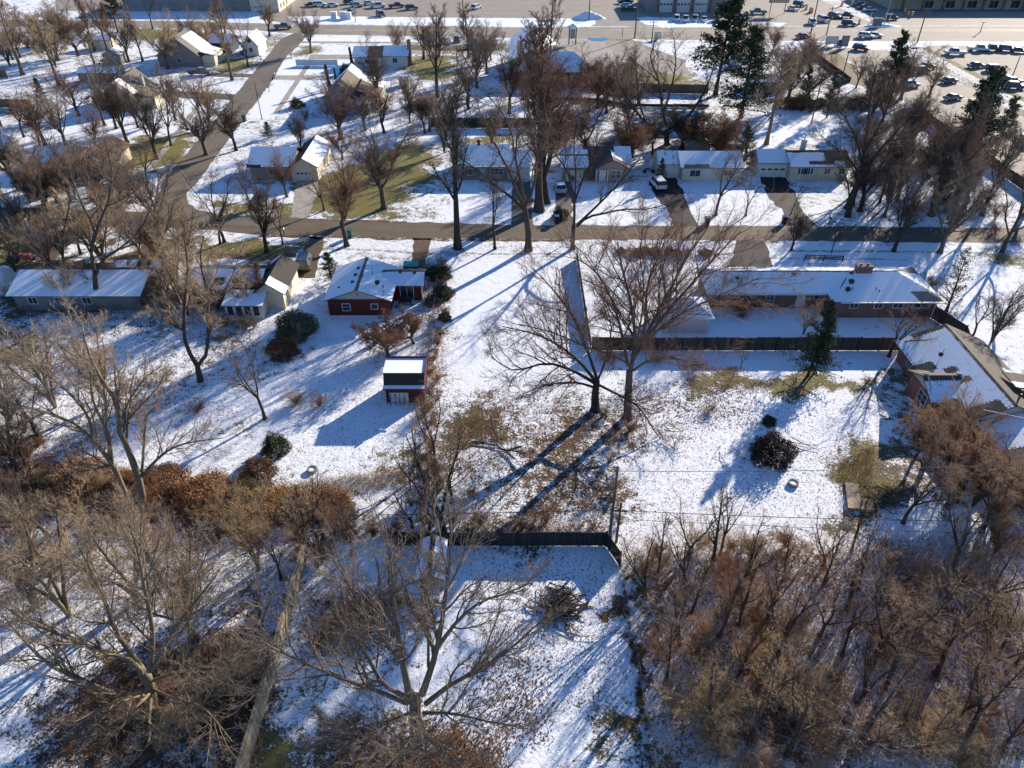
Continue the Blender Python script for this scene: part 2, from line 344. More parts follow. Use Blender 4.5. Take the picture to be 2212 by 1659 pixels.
# ------------------------------------------------------------------ ground
# patches of thin snow, grass, leaves: (outline in photo units, (snow, green, leaf), soft edge in metres)
PATCH = [
 # clean snow first
 ([(970,560),(1235,560),(1290,830),(1080,890),(955,880)], (0.92,0.2,0.1), 2), ([(1255,560),(1560,580),(1560,720),(1290,728)], (0.88,0.3,0.2), 2),
 ([(680,690),(900,690),(900,960),(620,1040),(560,1020),(640,860)], (0.86,0.4,0.1), 2), ([(1340,860),(1900,850),(1880,1000),(1800,1140),(1340,1160)], (0.88,0.3,0.3), 2),
 ([(960,1180),(1330,1220),(1390,1600),(1200,1640),(1000,1500)], (0.9,0.2,0.3), 2), ([(660,1190),(960,1180),(880,1420),(640,1420)], (0.85,0.2,0.4), 2),
 ([(1560,690),(2000,690),(1940,800),(1400,800)], (0.86,0.3,0.3), 2), ([(2060,560),(2250,560),(2250,760),(2100,720)], (0.84,0.4,0.2), 2), ([(1660,525),(2130,530),(2000,575),(1680,575)], (0.86,0.4,0.2), 1),
 ([(1620,225),(1830,225),(1820,300),(1600,310)], (0.86,0.3,0.2), 2), ([(1850,400),(2000,400),(2100,475),(1760,475)], (0.8,0.3,0.3), 2), ([(930,235),(1160,240),(1160,300),(940,290)], (0.88,0.4,0.1), 2),
 ([(1180,225),(1290,230),(1300,300),(1170,300)], (0.85,0.4,0.2), 2), ([(0,1330),(300,1320),(150,1470),(0,1640)], (0.84,0.3,0.4), 3), ([(700,520),(880,520),(880,545),(700,545)], (0.82,0.5,0.2), 1),
 ([(100,240),(420,215),(400,300),(250,300),(60,300)], (0.88,0.4,0.1), 2),
 ([(590,175),(700,175),(640,250),(530,255)], (0.93,0.5,0.0), 1),
 ([(615,130),(665,130),(655,160),(598,160)], (0.97,0.5,0.0), 1), ([(685,130),(750,130),(735,160),(668,160)], (0.97,0.5,0.0), 1),
 ([(400,405),(640,400),(640,440),(420,440)], (0.95,0.5,0.0), 1), ([(950,395),(1100,395),(1100,468),(960,468)], (0.92,0.5,0.0), 2),
 ([(1240,395),(1430,400),(1440,480),(1250,480)], (0.9,0.5,0.1), 1.5), ([(1490,390),(1650,390),(1690,480),(1510,480)], (0.9,0.5,0.1), 1.5),
 ([(500,258),(600,250),(600,300),(480,320)], (0.6,0.5,0.3), 2), ([(700,270),(860,260),(850,320),(720,330)], (0.9,0.5,0.1), 2),

 # far side of the street
 ([(0,40),(420,60),(400,110),(330,130),(300,235),(0,240)], (0.62,0.5,0.2), 6),
 ([(262,58),(395,66),(392,92),(350,84),(262,78)], (0.12,0.9,0.0), 2),
 ([(0,232),(95,238),(95,288),(0,292)], (0.52,0.9,0.0), 3),
 ([(445,138),(545,118),(552,150),(480,156)], (0.2,1,0), 2),
 ([(500,76),(612,74),(600,112),(540,116),(510,100)], (0.35,1,0), 2),
 ([(640,98),(690,100),(680,118),(648,118)], (0.2,0.9,0.1), 1.5),
 ([(690,80),(738,82),(735,94),(694,92)], (0.0,1,0), 1.0),
 ([(670,74),(870,84),(860,96),(660,92)], (0.8,0.8,0.0), 1.5),
 ([(860,94),(1100,92),(1100,112),(880,112)], (0.2,0.5,0.5), 2),
 ([(882,122),(975,120),(985,160),(930,180),(880,160)], (0.12,1,0), 2),
 ([(830,165),(900,165),(940,225),(840,230)], (0.65,0.9,0.0), 3),
 ([(860,205),(990,205),(990,245),(870,250)], (0.5,0.6,0.3), 3),
 ([(1100,90),(1310,84),(1480,160),(1470,195),(1300,200),(1110,190)], (0.35,0.5,0.4), 3),
 ([(1316,82),(1372,80),(1384,104),(1360,112),(1330,90)], (0.1,1,0), 1),
 ([(1372,116),(1400,116),(1402,130),(1376,132)], (0.1,1,0), 1),
 ([(1385,150),(1500,160),(1500,198),(1385,196)], (0.15,1,0), 2),
 ([(1240,215),(1310,215),(1312,232),(1240,230)], (0.15,1,0), 1.5),
 ([(1358,232),(1470,232),(1480,300),(1370,290)], (0.42,0.9,0.1), 3),
 ([(1180,255),(1600,270),(1620,330),(1180,330)], (0.45,0.3,0.5), 4),
 ([(1560,60),(1790,120),(1850,210),(1600,250)], (0.45,0.5,0.6), 6),
 ([(1790,104),(1802,100),(1872,162),(1866,182),(1836,180),(1790,140)], (0.02,1,0.0), 1),
 ([(1800,210),(1880,205),(1885,225),(1800,225)], (0.1,0.9,0.1), 2),
 ([(1840,230),(2010,230),(2190,420),(2180,470),(1860,470)], (0.70,0.3,0.5), 4),
 ([(1830,330),(1935,330),(1900,470),(1830,470)], (0.5,0.6,0.5), 4),
 ([(940,300),(1150,290),(1150,310),(940,320)], (0.4,0.7,0.2), 2),
 # lawn on the corner house
 ([(690,468),(640,430),(655,400),(760,360),(875,312),(922,316),(935,372),(890,440),(845,468)], (0.06,0.85,0.12), 2.0),
 ([(880,400),(960,390),(960,470),(850,470)], (0.55,0.4,0.3), 2),
 ([(258,325),(300,296),(418,288),(408,330),(345,368),(272,372)], (0.03,1,0.0), 1.2),
 ([(255,385),(340,365),(350,345),(270,360)], (0.2,1,0.1), 1.0),
 ([(455,436),(640,436),(700,452),(690,466),(600,464),(475,460)], (0.25,0.95,0.1), 0.8),
 ([(0,340),(80,340),(80,400),(0,410)], (0.8,0.5,0.3), 3),
 ([(1480,455),(1560,452),(1660,455),(1650,470),(1480,468)], (0.6,0.6,0.5), 1.5),
 ([(1730,452),(1920,446),(1930,470),(1730,474)], (0.6,0.4,0.7), 1.5),
 # near side verge
 ([(-80,486),(480,490),(480,566),(-80,580)], (0.38,0.45,0.5), 2),
 ([(150,494),(265,492),(262,508),(160,508)], (0.95,0.4,0.0), 0.6),
 ([(280,494),(420,498),(420,508),(290,506)], (0.8,0.4,0.1), 0.6),
 ([(140,530),(195,512),(205,520),(150,552)], (0.98,0.4,0.0), 0.6),
 ([(175,552),(245,528),(300,530),(320,556),(200,562)], (0.88,0.4,0.1), 1.0),
 ([(440,507),(560,507),(640,512),(640,520),(445,518)], (0.85,0.7,0.1), 0.8),
 ([(430,519),(600,521),(745,524),(740,534),(560,560),(440,555)], (0.12,0.9,0.2), 1.0),
 ([(0,500),(60,500),(80,560),(0,600)], (0.1,0.8,0.4), 2),
 ([(560,580),(700,540),(700,700),(600,760),(560,700)], (0.7,0.3,0.4), 3),
 ([(960,524),(1240,526),(1240,545),(960,548)], (0.62,0.5,0.4), 1.0),
 ([(2140,545),(2260,545),(2260,600),(2160,580)], (0.25,1,0.1), 1.5),
 # back yards
 ([(0,600),(420,640),(560,700),(560,800),(420,930),(0,930)], (0.6,0.4,0.6), 5),
 ([(0,712),(62,712),(70,790),(0,800)], (0.2,0.7,0.3), 2),
 ([(0,650),(180,650),(220,680),(0,690)], (0.3,0.4,0.7), 2),
 ([(560,700),(660,660),(700,720),(640,860),(560,900)], (0.72,0.3,0.4), 3),
 ([(790,690),(960,690),(950,790),(800,780)], (0.68,0.3,0.6), 3),
 ([(905,570),(970,560),(960,960),(900,960)], (0.5,0.2,0.8), 1.2),
 ([(640,880),(900,790),(905,900),(700,1000)], (0.86,0.4,0.1), 3),
 ([(560,1058),(880,1000),(930,960),(960,1080),(700,1110),(540,1100)], (0.56,0.6,0.3), 3),
 ([(470,1085),(730,1072),(740,1110),(470,1150)], (0.15,0.8,0.5), 2),
 ([(960,890),(1070,880),(1110,930),(1120,1000),(1040,1060),(950,1010)], (0.2,0.65,0.55), 2.5),
 ([(1060,880),(1300,860),(1320,1140),(1060,1150),(1100,960)], (0.36,0.35,0.8), 3),  # dark leaf litter, with snow thinned further to stand in for shadows
 ([(1020,980),(1110,950),(1120,990),(1060,1030)], (0.95,0.3,0.1), 1.0),
 ([(1000,1130),(1320,1120),(1320,1175),(1000,1170)], (0.55,0.3,0.7), 1.5),
 ([(1290,840),(1420,840),(1330,1170),(1290,1170)], (0.55,0.2,0.8), 1.5),
 ([(1400,840),(1640,830),(1640,910),(1420,900)], (0.70,0.2,0.6), 3),
 ([(1450,812),(1945,810),(1970,850),(1800,842),(1640,838),(1460,832)], (0.08,0.75,0.1), 1.2),
 ([(1860,830),(1960,820),(2000,900),(1910,960)], (0.6,0.5,0.3), 2.5),
 ([(1600,930),(1700,930),(1700,1000),(1610,1000)], (0.62,0.2,0.6), 2),
 ([(1360,760),(1900,765),(1900,806),(1360,800)], (0.82,0.3,0.3), 2),
 ([(1800,1000),(1880,950),(1960,940),(1960,1110),(1830,1150)], (0.12,0.85,0.35), 2),
 ([(1960,900),(2212,900),(2212,1180),(1920,1180)], (0.42,0.3,0.7), 3),
 ([(1960,1090),(2100,1100),(2060,1200),(1930,1190)], (0.85,0.3,0.3), 2),
 # lower left thicket and foreground
 ([(-100,930),(180,960),(560,1060),(560,1170),(-100,1180)], (0.30,0.5,0.7), 3),
 ([(150,985),(330,900),(520,930),(560,1010),(400,1040),(170,1030)], (0.75,0.3,0.5), 3),
 ([(-100,1180),(620,1160),(640,1320),(300,1330),(-100,1330)], (0.62,0.25,0.6), 4),
 ([(110,1480),(330,1420),(560,1360),(600,1480),(540,1659),(60,1680)], (0.22,0.3,1.0), 3),
 ([(380,1560),(520,1560),(520,1659),(360,1659)], (0.6,0.4,0.4), 2),
 ([(545,1540),(660,1560),(690,1700),(530,1700)], (0.08,0.9,0.2), 2),
 ([(700,1380),(860,1380),(850,1560),(690,1560)], (0.75,0.2,0.5), 2.5),
 ([(700,1560),(870,1540),(1020,1580),(1090,1700),(680,1700)], (0.3,0.6,0.7), 2.5),
 ([(640,1300),(860,1260),(870,1390),(660,1420)], (0.55,0.2,0.9), 2.5),
 ([(1020,1440),(1180,1440),(1180,1600),(1060,1600)], (0.68,0.2,0.6), 2.5),
 ([(1310,1540),(1410,1540),(1420,1700),(1300,1700)], (0.45,0.4,0.2), 1.5),
 ([(1345,1180),(2250,1160),(2250,1700),(1420,1700)], (0.56,0.25,0.9), 2.5),
 ([(1338,1200),(1348,1200),(1420,1680),(1398,1680)], (0.1,0.3,0.6), 0.3),
]
def poly_w(poly, X, Y, feather):
    "1 inside, easing to 0 over the feather distance"
    P = np.array([G(u, v) for u, v in poly]); n = len(P)
    inside = np.zeros(X.shape, bool); d2 = np.full(X.shape, 1e18)
    for i in range(n):
        x0, y0 = P[i]; x1, y1 = P[(i+1) % n]
        c = ((y0 > Y) != (y1 > Y)) & (X < (x1-x0)*(Y-y0)/((y1-y0) if abs(y1-y0) > 1e-9 else 1e-9)+x0)
        inside ^= c
        L = max((x1-x0)**2+(y1-y0)**2, 1e-9); t = np.clip(((X-x0)*(x1-x0)+(Y-y0)*(y1-y0))/L, 0, 1)
        d2 = np.minimum(d2, (X-x0-t*(x1-x0))**2+(Y-y0-t*(y1-y0))**2)
    d = np.sqrt(d2); s = np.where(inside, d, -d)
    t = np.clip(s/(feather*1.5)*0.5+0.5, 0, 1); return t*t*(3-2*t)
def cover(X, Y):
    c = np.empty(X.shape+(3,)); c[...] = (0.66, 0.4, 0.5); far = np.clip((Y-112)/30, 0, 1)*np.clip((235-Y)/20, 0, 1); c[..., 0] -= 0.05*far; c[..., 1] += 0.3*far
    X, Y = (X+1.1*np.sin(Y*0.71+1.3)+0.7*np.sin(X*0.93+Y*0.55)+0.5*np.sin(Y*2.3+X*1.1), Y+1.0*np.sin(X*0.67+0.4)+0.7*np.sin(Y*1.1-X*0.6)+0.4*np.sin(X*2.1-Y*1.7))
    for poly, val, fe in PATCH:
        w = poly_w(poly, X, Y, fe)[..., None]; c = c*(1-w)+np.array(val)*w
    return c
def lines(a, b, dense0, dense1, step, grow):
    r = list(np.arange(dense0, dense1+1e-6, step)); s = step
    while r[-1] < b: s *= grow; r.append(r[-1]+s)
    s = step
    while r[0] > a: s *= grow; r.insert(0, r[0]-s)
    return np.array(r)
def ground():
    xs = lines(-2500, 2500, -70, 70, 0.45, 1.035); ys = lines(-60, 3500, 20, 135, 0.45, 1.02)
    X, Y = np.meshgrid(xs, ys); nx, ny = len(xs), len(ys)
    c = cover(X, Y).reshape(-1, 3)
    v = np.stack([X, Y, np.zeros_like(X)], -1).reshape(-1, 3)
    i = np.arange(nx*ny).reshape(ny, nx)
    f = np.stack([i[:-1, :-1], i[:-1, 1:], i[1:, 1:], i[1:, :-1]], -1).reshape(-1, 4)
    o = quad_mesh('ground', v, f, M['ground'], cov=c); tag(o, kind='structure'); return o
def quad_mesh(name, v, f, m, cov=None, smooth=False, tris=None):
    me = bpy.data.meshes.new(name)
    nq, nt = len(f), 0 if tris is None else len(tris)
    me.vertices.add(len(v)); me.vertices.foreach_set('co', np.asarray(v, np.float32).ravel())
    loops = np.asarray(f, np.int32).ravel(); st = np.arange(nq)*4; tot = np.full(nq, 4)
    if nt:
        loops = np.concatenate([loops, np.asarray(tris, np.int32).ravel()]); st = np.concatenate([st, nq*4+np.arange(nt)*3]); tot = np.concatenate([tot, np.full(nt, 3)])
    me.loops.add(len(loops)); me.loops.foreach_set('vertex_index', loops)
    me.polygons.add(nq+nt); me.polygons.foreach_set('loop_start', st.astype(np.int32)); me.polygons.foreach_set('loop_total', tot.astype(np.int32))
    if smooth: me.polygons.foreach_set('use_smooth', np.ones(nq+nt, bool))
    if cov is not None:
        a = me.attributes.new('cov', 'FLOAT_COLOR', 'POINT'); a.data.foreach_set('color', np.concatenate([cov, np.ones((len(cov), 1))], 1).astype(np.float32).ravel())
    me.update(calc_edges=True); me.materials.append(m)
    o = bpy.data.objects.new(name, me); COL.objects.link(o); return o
ground()

def sheet(name, poly, z, m, jit=0.0, world=False, kind='structure', cov=None, seed=1, step=1.2):
    "a flat sheet with slightly ragged edges"
    P = poly if world else [G(u, v) for u, v in poly]
    rnd = random.Random(seed*77+len(P)); out = []
    for i in range(len(P)):
        x0, y0 = P[i]; x1, y1 = P[(i+1) % len(P)]; L = math.hypot(x1-x0, y1-y0)
        k = max(1, min(160, int(L/step))) if jit else 1
        for j in range(k):
            t = j/k; jj = jit if 0 < j else jit*0.4
            out.append((x0+(x1-x0)*t+rnd.gauss(0, jj), y0+(y1-y0)*t+rnd.gauss(0, jj)))
    me = bpy.data.meshes.new(name); me.from_pydata([(x, y, z) for x, y in out], [], [tuple(range(len(out)))])
    if me.polygons[0].normal.z < 0: me.flip_normals()
    if cov is not None:
        a = me.attributes.new('cov', 'FLOAT_COLOR', 'POINT'); a.data.foreach_set('color', [x for _ in out for x in (*cov, 1)])
    me.materials.append(m); o = bpy.data.objects.new(name, me); COL.objects.link(o)
    return tag(o, kind=kind)

Z1, Z2, Z3, Z4 = 0.004, 0.008, 0.012, 0.016
# the street across the middle, the side street and the main road at the top
sheet('street', [(-120,446),(100,449),(330,458),(345,456),(580,467),(640,471),(1106,486),(1659,488),(2330,493),(2330,527),(1659,520),(1106,517),(800,513),(553,507),(420,494),(250,491),(-120,491)], Z1, M['road'], 0.14)
sheet('side_street', [(330,460),(345,420),(352,392),(430,300),(512,200),(578,120),(606,84),(640,70),(664,78),(612,130),(588,175),(553,222),(526,258),(495,300),(425,396),(404,415),(404,436),(425,452),(470,463),(590,470),(560,490),(400,480)], Z2, M['side'], 0.12)
sheet('main_road', [(-200,40),(150,43),(400,46),(620,52),(1106,59),(1659,57),(2500,55),(2500,90),(1659,88),(1106,82),(650,74),(560,66),(400,61),(-200,56)], Z1, M['mainroad'], 0.15)
sheet('parking_lot', [(690,-40),(1400,-40),(1400,57.5),(620,51.5),(560,40)], 0.006, M['lot'])
sheet('parking_lot', [(1400,-40),(2500,-40),(2500,54),(1659,56),(1400,57.2)], 0.0065, M['lot'])
sheet('parking_lot', [(120,-40),(555,-40),(555,22),(120,24)], 0.006, M['lot'])
XR = 89.5
sheet('parking_lot', [(XR+2.4, 116), (260, 116), (260, 231), (XR+2.4, 231)], Z2, M['lot'], world=True)
sheet('parking_lot', [G(1300,84), G(1310,86), G(1372,90), G(1480,130), G(1490,168), G(1400,150), G(1330,120)], Z1, M['lot'], 0.15, world=True)
sheet('parking_lot', [(1195,84),(1300,82),(1330,125),(1340,165),(1280,160),(1240,118)], Z2, M['concrete'], 0.2)
# snowy verges by the main road
V = M['ground']
sheet('snow_verge', [(622,36),(700,35),(1000,38.5),(1284,40),(1287,52),(1276,58),(1000,56),(650,51),(626,45)], Z3, V, 0.25, cov=(0.97,0.4,0))
sheet('snow_verge', [(1373,38),(1400,36.5),(1560,42),(1700,50),(1690,57),(1430,60),(1392,52)], Z3, V, 0.25, cov=(0.95,0.4,0))
sheet('snow_verge', [(228,21),(300,22),(560,26),(560,44),(400,40),(228,38)], Z3, V, 0.25, cov=(0.88,0.4,0))
sheet('snow_verge', [(1660,88.5),(2010,90),(2300,92),(2300,99),(2020,97),(1960,110),(1880,108)], Z3, V, 0.3, cov=(0.72,0.4,0.2))
sheet('snow_verge', [(1775,0),(1800,-6),(1850,18),(1890,40),(1925,55),(1905,60),(1865,42),(1820,20)], Z3, V, 0.3, cov=(0.55,0.8,0))
sheet('grass_median', [(112,116),(115,116),(115,226),(112,226)], Z3, V, 0.15, world=True, cov=(0.45,0.9,0))
sheet('grass_median', [(118.2,150),(120.4,150),(120.4,229),(118.2,229)], Z3, V, 0.15, world=True, cov=(0.2,1,0))
sheet('sidewalk', [(115,116),(118.2,116),(118.2,229),(115,229)], Z3, M['walk'], 0.05, world=True)
sheet('snow_verge', [(XR+1.0,100),(XR+2.8,100),(XR+2.8,172),(XR+1.0,172)], Z3, V, 0.25, world=True, cov=(0.9,0.3,0))
sheet('bare_strip', [(86.0,172),(89.6,172),(89.6,222),(86.0,222)], Z2, M['drivebrown'], 0.2, world=True)
# lane lines
for v0, x0, x1 in ((64.5,700,2330),(66.8,700,2330)):
    for a, b in ((x0, 1250), (1300, x1)):
        y0, y1 = G(a, v0)[1], G(b, v0)[1]; xa, xb = G(a, v0)[0], G(b, v0)[0]
        sheet('lane_line', [(xa, y0-0.08), (xb, y1-0.08), (xb, y1+0.08), (xa, y0+0.08)], Z2, M['paintline'], world=True)
for k in range(9):
    y = 118+k*12
    sheet('bay_line', [(100, y), (111.5, y), (111.5, y+0.15), (100, y+0.15)], Z3, M['paintline'], world=True)
sheet('puddle', [(1267,82),(1310,81),(1316,86),(1300,90),(1280,89)], Z3, M['puddle'], 0.3)
# pavements along the street and the side street
sheet('sidewalk', [(600,528),(800,538),(900,545),(1240,548),(1240,551),(900,549),(800,542),(600,532)], Z1, M['walk'], 0.1)
sheet('sidewalk', [(1680,540),(2300,545),(2300,549),(1680,543.5)], Z1, M['walk'], 0.1)
sheet('sidewalk', [(1660,556),(1960,560),(1960,562),(1660,559)], Z1, M['walk'], 0.1)
sheet('sidewalk', [(450,208),(440,208),(372,292),(330,345),(262,398),(275,401),(346,345),(384,294)], Z1, M['concrete'], 0.08)
sheet('sidewalk', [(668,128),(679,128),(604,242),(590,244)], Z3, M['concrete'], 0.06)
sheet('sidewalk', [(640,89),(1100,92),(1100,96),(640,93)], Z1, M['concrete'], 0.1)
sheet('sidewalk', [(880,108),(1060,112),(1060,118),(880,115)], Z1, M['concrete'], 0.1)
# driveways
sheet('driveway', [(590,163),(705,163),(705,173),(586,172)], Z2, M['concrete'], 0.06)
sheet('driveway', [(672,118),(760,118),(770,128),(664,128)], Z2, M['concrete'], 0.06)
sheet('driveway', [(372,204),(380,196),(512,204),(500,216),(390,212)], Z1, M['drivegrey'], 0.1)
sheet('driveway', [(455,157),(550,160),(545,168),(440,165)], Z1, M['drivegrey'], 0.1)
sheet('driveway', [(440,118),(560,106),(560,116),(455,132)], Z1, M['concrete'], 0.1)
sheet('driveway', [(640,392),(690,390),(668,470),(628,469)], Z2, M['concrete'], 0.12)
sheet('driveway', [(1106,392),(1148,392),(1152,486),(1104,486)], Z2, M['drivegrey'], 0.12)
sheet('driveway', [(1202,390),(1235,390),(1240,490),(1196,490)], Z2, M['drivegrey'], 0.2)
sheet('driveway', [(1400,398),(1436,380),(1462,385),(1494,462),(1510,489),(1455,489),(1440,452)], Z2, M['drive'], 0.15)
sheet('driveway', [(1641,382),(1700,384),(1735,458),(1768,489),(1690,489),(1690,458),(1655,415)], Z2, M['drive'], 0.2)
sheet('driveway', [(893,514),(932,514),(920,560),(918,580),(886,580),(890,550)], Z2, M['drivebrown'], 0.15)
sheet('driveway', [(640,560),(672,510),(700,513),(690,550),(680,600),(640,600)], Z2, M['drivebrown'], 0.15)
sheet('driveway', [(1592,519),(1650,520),(1662,545),(1668,578),(1565,578),(1585,552)], Z2, M['drive'], 0.15)  # grey asphalt drive; the shade on it is put into this darker colour
sheet('driveway', [(62,560),(125,520),(135,492),(200,492),(150,530),(105,572)], Z2, M['drivebrown'], 0.12)
sheet('driveway', [(225,560),(300,540),(330,494),(360,494),(340,545),(300,570)], Z2, M['drivebrown'], 0.12)
sheet('driveway', [(455,546),(560,552),(640,548),(640,556),(560,562),(455,556)], Z2, M['drivebrown'], 0.12)
# mown-grass verge edge and leaf-strewn kerbs by the street
for poly in ([(560,506),(900,514),(1240,518),(1240,523),(900,519),(560,512)], [(690,473),(880,478),(880,481),(690,476)]):
    sheet('kerb_litter', poly, Z2, V, 0.18, cov=(0.25,0.2,0.9))
for cx, cy, hx, hy, hz, s in ((G(1271,40)[0], G(1271,40)[1], 6, 2.2, 2.2, 3), (G(1180,46)[0], G(1180,46)[1], 4, 1.5, 0.7, 5), (G(1900,57)[0], G(1900,57)[1], 7, 2, 0.9, 8)):
    rnd = random.Random(s); vs = []; fs = []; n = 22
    for j in range(n):
        for i in range(n):
            x, y = i/(n-1)*2-1, j/(n-1)*2-1; r = math.hypot(x, y)
            vs.append((cx+x*hx, cy+y*hy, max(0.0, 1-r**1.4)*hz*(0.8+rnd.random()*0.35)-0.02))
    for j in range(n-1):
        for i in range(n-1): fs.append((j*n+i, j*n+i+1, (j+1)*n+i+1, (j+1)*n+i))
    b = MB(); b.add(vs, fs); o = b.build('snow_heap', M['snowpile'], smooth=True, loc=(cx, cy, 0))
    tag(o, {3: 'tall ploughed snow heap at the east end of the car park verge', 5: 'low ploughed snow heap midway along the main road verge', 8: 'dirty snow heap by the driveway corner under the lamp post'}[s], 'snow heap')
# ------------------------------------------------------------------ buildings
class House:
    def __init__(s, name, label, x, y, cat='house', group=None):
        s.root = empty(name, (x, y, 0), label, cat, group); s.walls = {}; s.roofs = {}; s.trim = MB(); s.n = 0
    def vol(s, x0, x1, y0, y1, h, wm, axis=None, rise=0, gm=None, z0=0.0):
        b = s.walls.setdefault(wm, MB()); b.box(x0, x1, y0, y1, z0-0.05 if z0 == 0 else z0, h)
        if axis:
            g = s.walls.setdefault(gm or wm, MB()); e = 0.03 if gm else 0.0
            if axis == 'x':
                m = (y0+y1)/2
                for x, xx in ((x0-e, x0+0.1), (x1-0.1, x1+e)):
                    g.add([(x,y0,h+.002),(x,y1,h+.002),(x,m,h+rise),(xx,y0,h+.002),(xx,y1,h+.002),(xx,m,h+rise)], [(0,1,2),(5,4,3),(0,3,4,1),(1,4,5,2),(2,5,3,0)])
            else:
                m = (x0+x1)/2
                for y, yy in ((y0-e, y0+0.1), (y1-0.1, y1+e)):
                    g.add([(x0,y,h+.002),(x1,y,h+.002),(m,y,h+rise),(x0,yy,h+.002),(x1,yy,h+.002),(m,yy,h+rise)], [(0,1,2),(5,4,3),(0,3,4,1),(1,4,5,2),(2,5,3,0)])
        return s
    def slope(s, rm, p, fn, th=0.13, key=None):
        "p = eave start, eave end, ridge end, ridge start; fn(metres along, metres up, length, height) gives snow"
        b = s.roofs.setdefault(key or rm, (MB(), rm))[0]; p = [Vector(q) for q in p]
        L = max((p[1]-p[0]).length, (p[2]-p[3]).length); Hh = max((p[3]-p[0]).length, (p[2]-p[1]).length)
        nu, nv = max(2, int(L/0.45)), max(2, int(Hh/0.4)); vs = []; sn = []
        for j in range(nv+1):
            for i in range(nu+1):
                u, w = i/nu, j/nv
                q = (p[0]*(1-u)+p[1]*u)*(1-w)+(p[3]*(1-u)+p[2]*u)*w
                vs.append(q); sn.append(fn(u*L, w*Hh, L, Hh))
        fs = [(j*(nu+1)+i, j*(nu+1)+i+1, (j+1)*(nu+1)+i+1, (j+1)*(nu+1)+i) for j in range(nv) for i in range(nu)]
        b.add(vs, fs, sn); dn = Vector((0, 0, -th)); q = p+[x+dn for x in p]
        b.add(q, [(0,4,5,1),(1,5,6,2),(3,7,4,0),(7,6,5,4)], -1.0)
    def gable_roof(s, x0, x1, y0, y1, z, axis, rise, o, rm, fs=None, fn=None, ox=None):
        one = lambda a, t, L, Hh: 0.95
        fs = fs or one; fn = fn or one; z += 0.14; ox = o if ox is None else ox
        if axis == 'x':
            m = (y0+y1)/2; k = rise/(m-y0); e = z-o*k
            s.slope(rm, [(x0-ox,y0-o,e),(x1+ox,y0-o,e),(x1+ox,m,z+rise),(x0-ox,m,z+rise)], fs)
            s.slope(rm, [(x1+ox,y1+o,e),(x0-ox,y1+o,e),(x0-ox,m,z+rise),(x1+ox,m,z+rise)], fn)
        else:       # fs = west slope, fn = east slope
            m = (x0+x1)/2; k = rise/(m-x0); e = z-o*k
            s.slope(rm, [(x0-o,y1+ox,e),(x0-o,y0-ox,e),(m,y0-ox,z+rise),(m,y1+ox,z+rise)], fs)
            s.slope(rm, [(x1+o,y0-ox,e),(x1+o,y1+ox,e),(m,y1+ox,z+rise),(m,y0-ox,z+rise)], fn)
    def hip_roof(s, x0, x1, y0, y1, z, axis, rise, o, rm, fS=None, fE=None, fN=None, fW=None):
        one = lambda a, t, L, Hh: 0.95
        z += 0.14; x0 -= o; x1 += o; y0 -= o; y1 += o
        if axis == 'x': h = (y1-y0)/2; a, b = (x0+h, (y0+y1)/2, z+rise), (x1-h, (y0+y1)/2, z+rise)
        else: h = (x1-x0)/2; a, b = ((x0+x1)/2, y0+h, z+rise), ((x0+x1)/2, y1-h, z+rise)
        c = [(x0,y0,z),(x1,y0,z),(x1,y1,z),(x0,y1,z)]
        if axis == 'x': q = [(c[0],c[1],b,a),(c[1],c[2],b,b),(c[2],c[3],a,b),(c[3],c[0],a,a)]
        else: q = [(c[0],c[1],a,a),(c[1],c[2],b,a),(c[2],c[3],b,b),(c[3],c[0],a,b)]
        for pts, fn in zip(q, (fS, fE, fN, fW)): s.slope(rm, pts, fn or one)
    def _pt(s, face, p):
        if face == 'S': return lambda a, d: (a, p-d)
        if face == 'N': return lambda a, d: (a, p+d)
        if face == 'E': return lambda a, d: (p+d, a)
        return lambda a, d: (p-d, a)
    def panel(s, b, face, p, a0, a1, z0, z1, d0, d1):
        f = s._pt(face, p); (x0, y0), (x1, y1) = f(a0, d0), f(a1, d1)
        b.box(min(x0,x1), max(x0,x1), min(y0,y1), max(y0,y1), z0, z1)
    def win(s, face, p, a, zc, w, h, nx=2, nz=1, fm='trim', name='window', fw=0.07):
        a0, a1, z0, z1 = a-w/2, a+w/2, zc-h/2, zc+h/2; b = MB()
        s.panel(b, face, p, a0-fw, a0, z0-fw, z1+fw, 0.0, 0.06); s.panel(b, face, p, a1, a1+fw, z0-fw, z1+fw, 0.0, 0.06)
        s.panel(b, face, p, a0, a1, z1, z1+fw, 0.0, 0.06); s.panel(b, face, p, a0, a1, z0-fw, z0, 0.0, 0.09)
        for i in range(1, nx): x = a0+(a1-a0)*i/nx; s.panel(b, face, p, x-0.025, x+0.025, z0, z1, 0.0, 0.05)
        for i in range(1, nz): z = z0+(z1-z0)*i/nz; s.panel(b, face, p, a0, a1, z-0.02, z+0.02, 0.0, 0.045)
        o = b.build(name, M[fm], s.root); g = MB(); s.panel(g, face, p, a0, a1, z0, z1, -0.02, 0.025); q = g.build('pane', M['glass'], o); return o
    def door(s, face, p, a, w=0.95, h=2.05, dm='door_white', name='door'):
        b = MB(); s.panel(b, face, p, a-w/2, a+w/2, 0.15, 0.15+h, 0.0, 0.05); o = b.build(name, M[dm], s.root)
        f = MB()
        for x in (a-w/2-0.08, a+w/2): s.panel(f, face, p, x, x+0.08, 0.1, 0.2+h, 0.0, 0.07)
        f.build('door_frame', M['trim'], o); return o
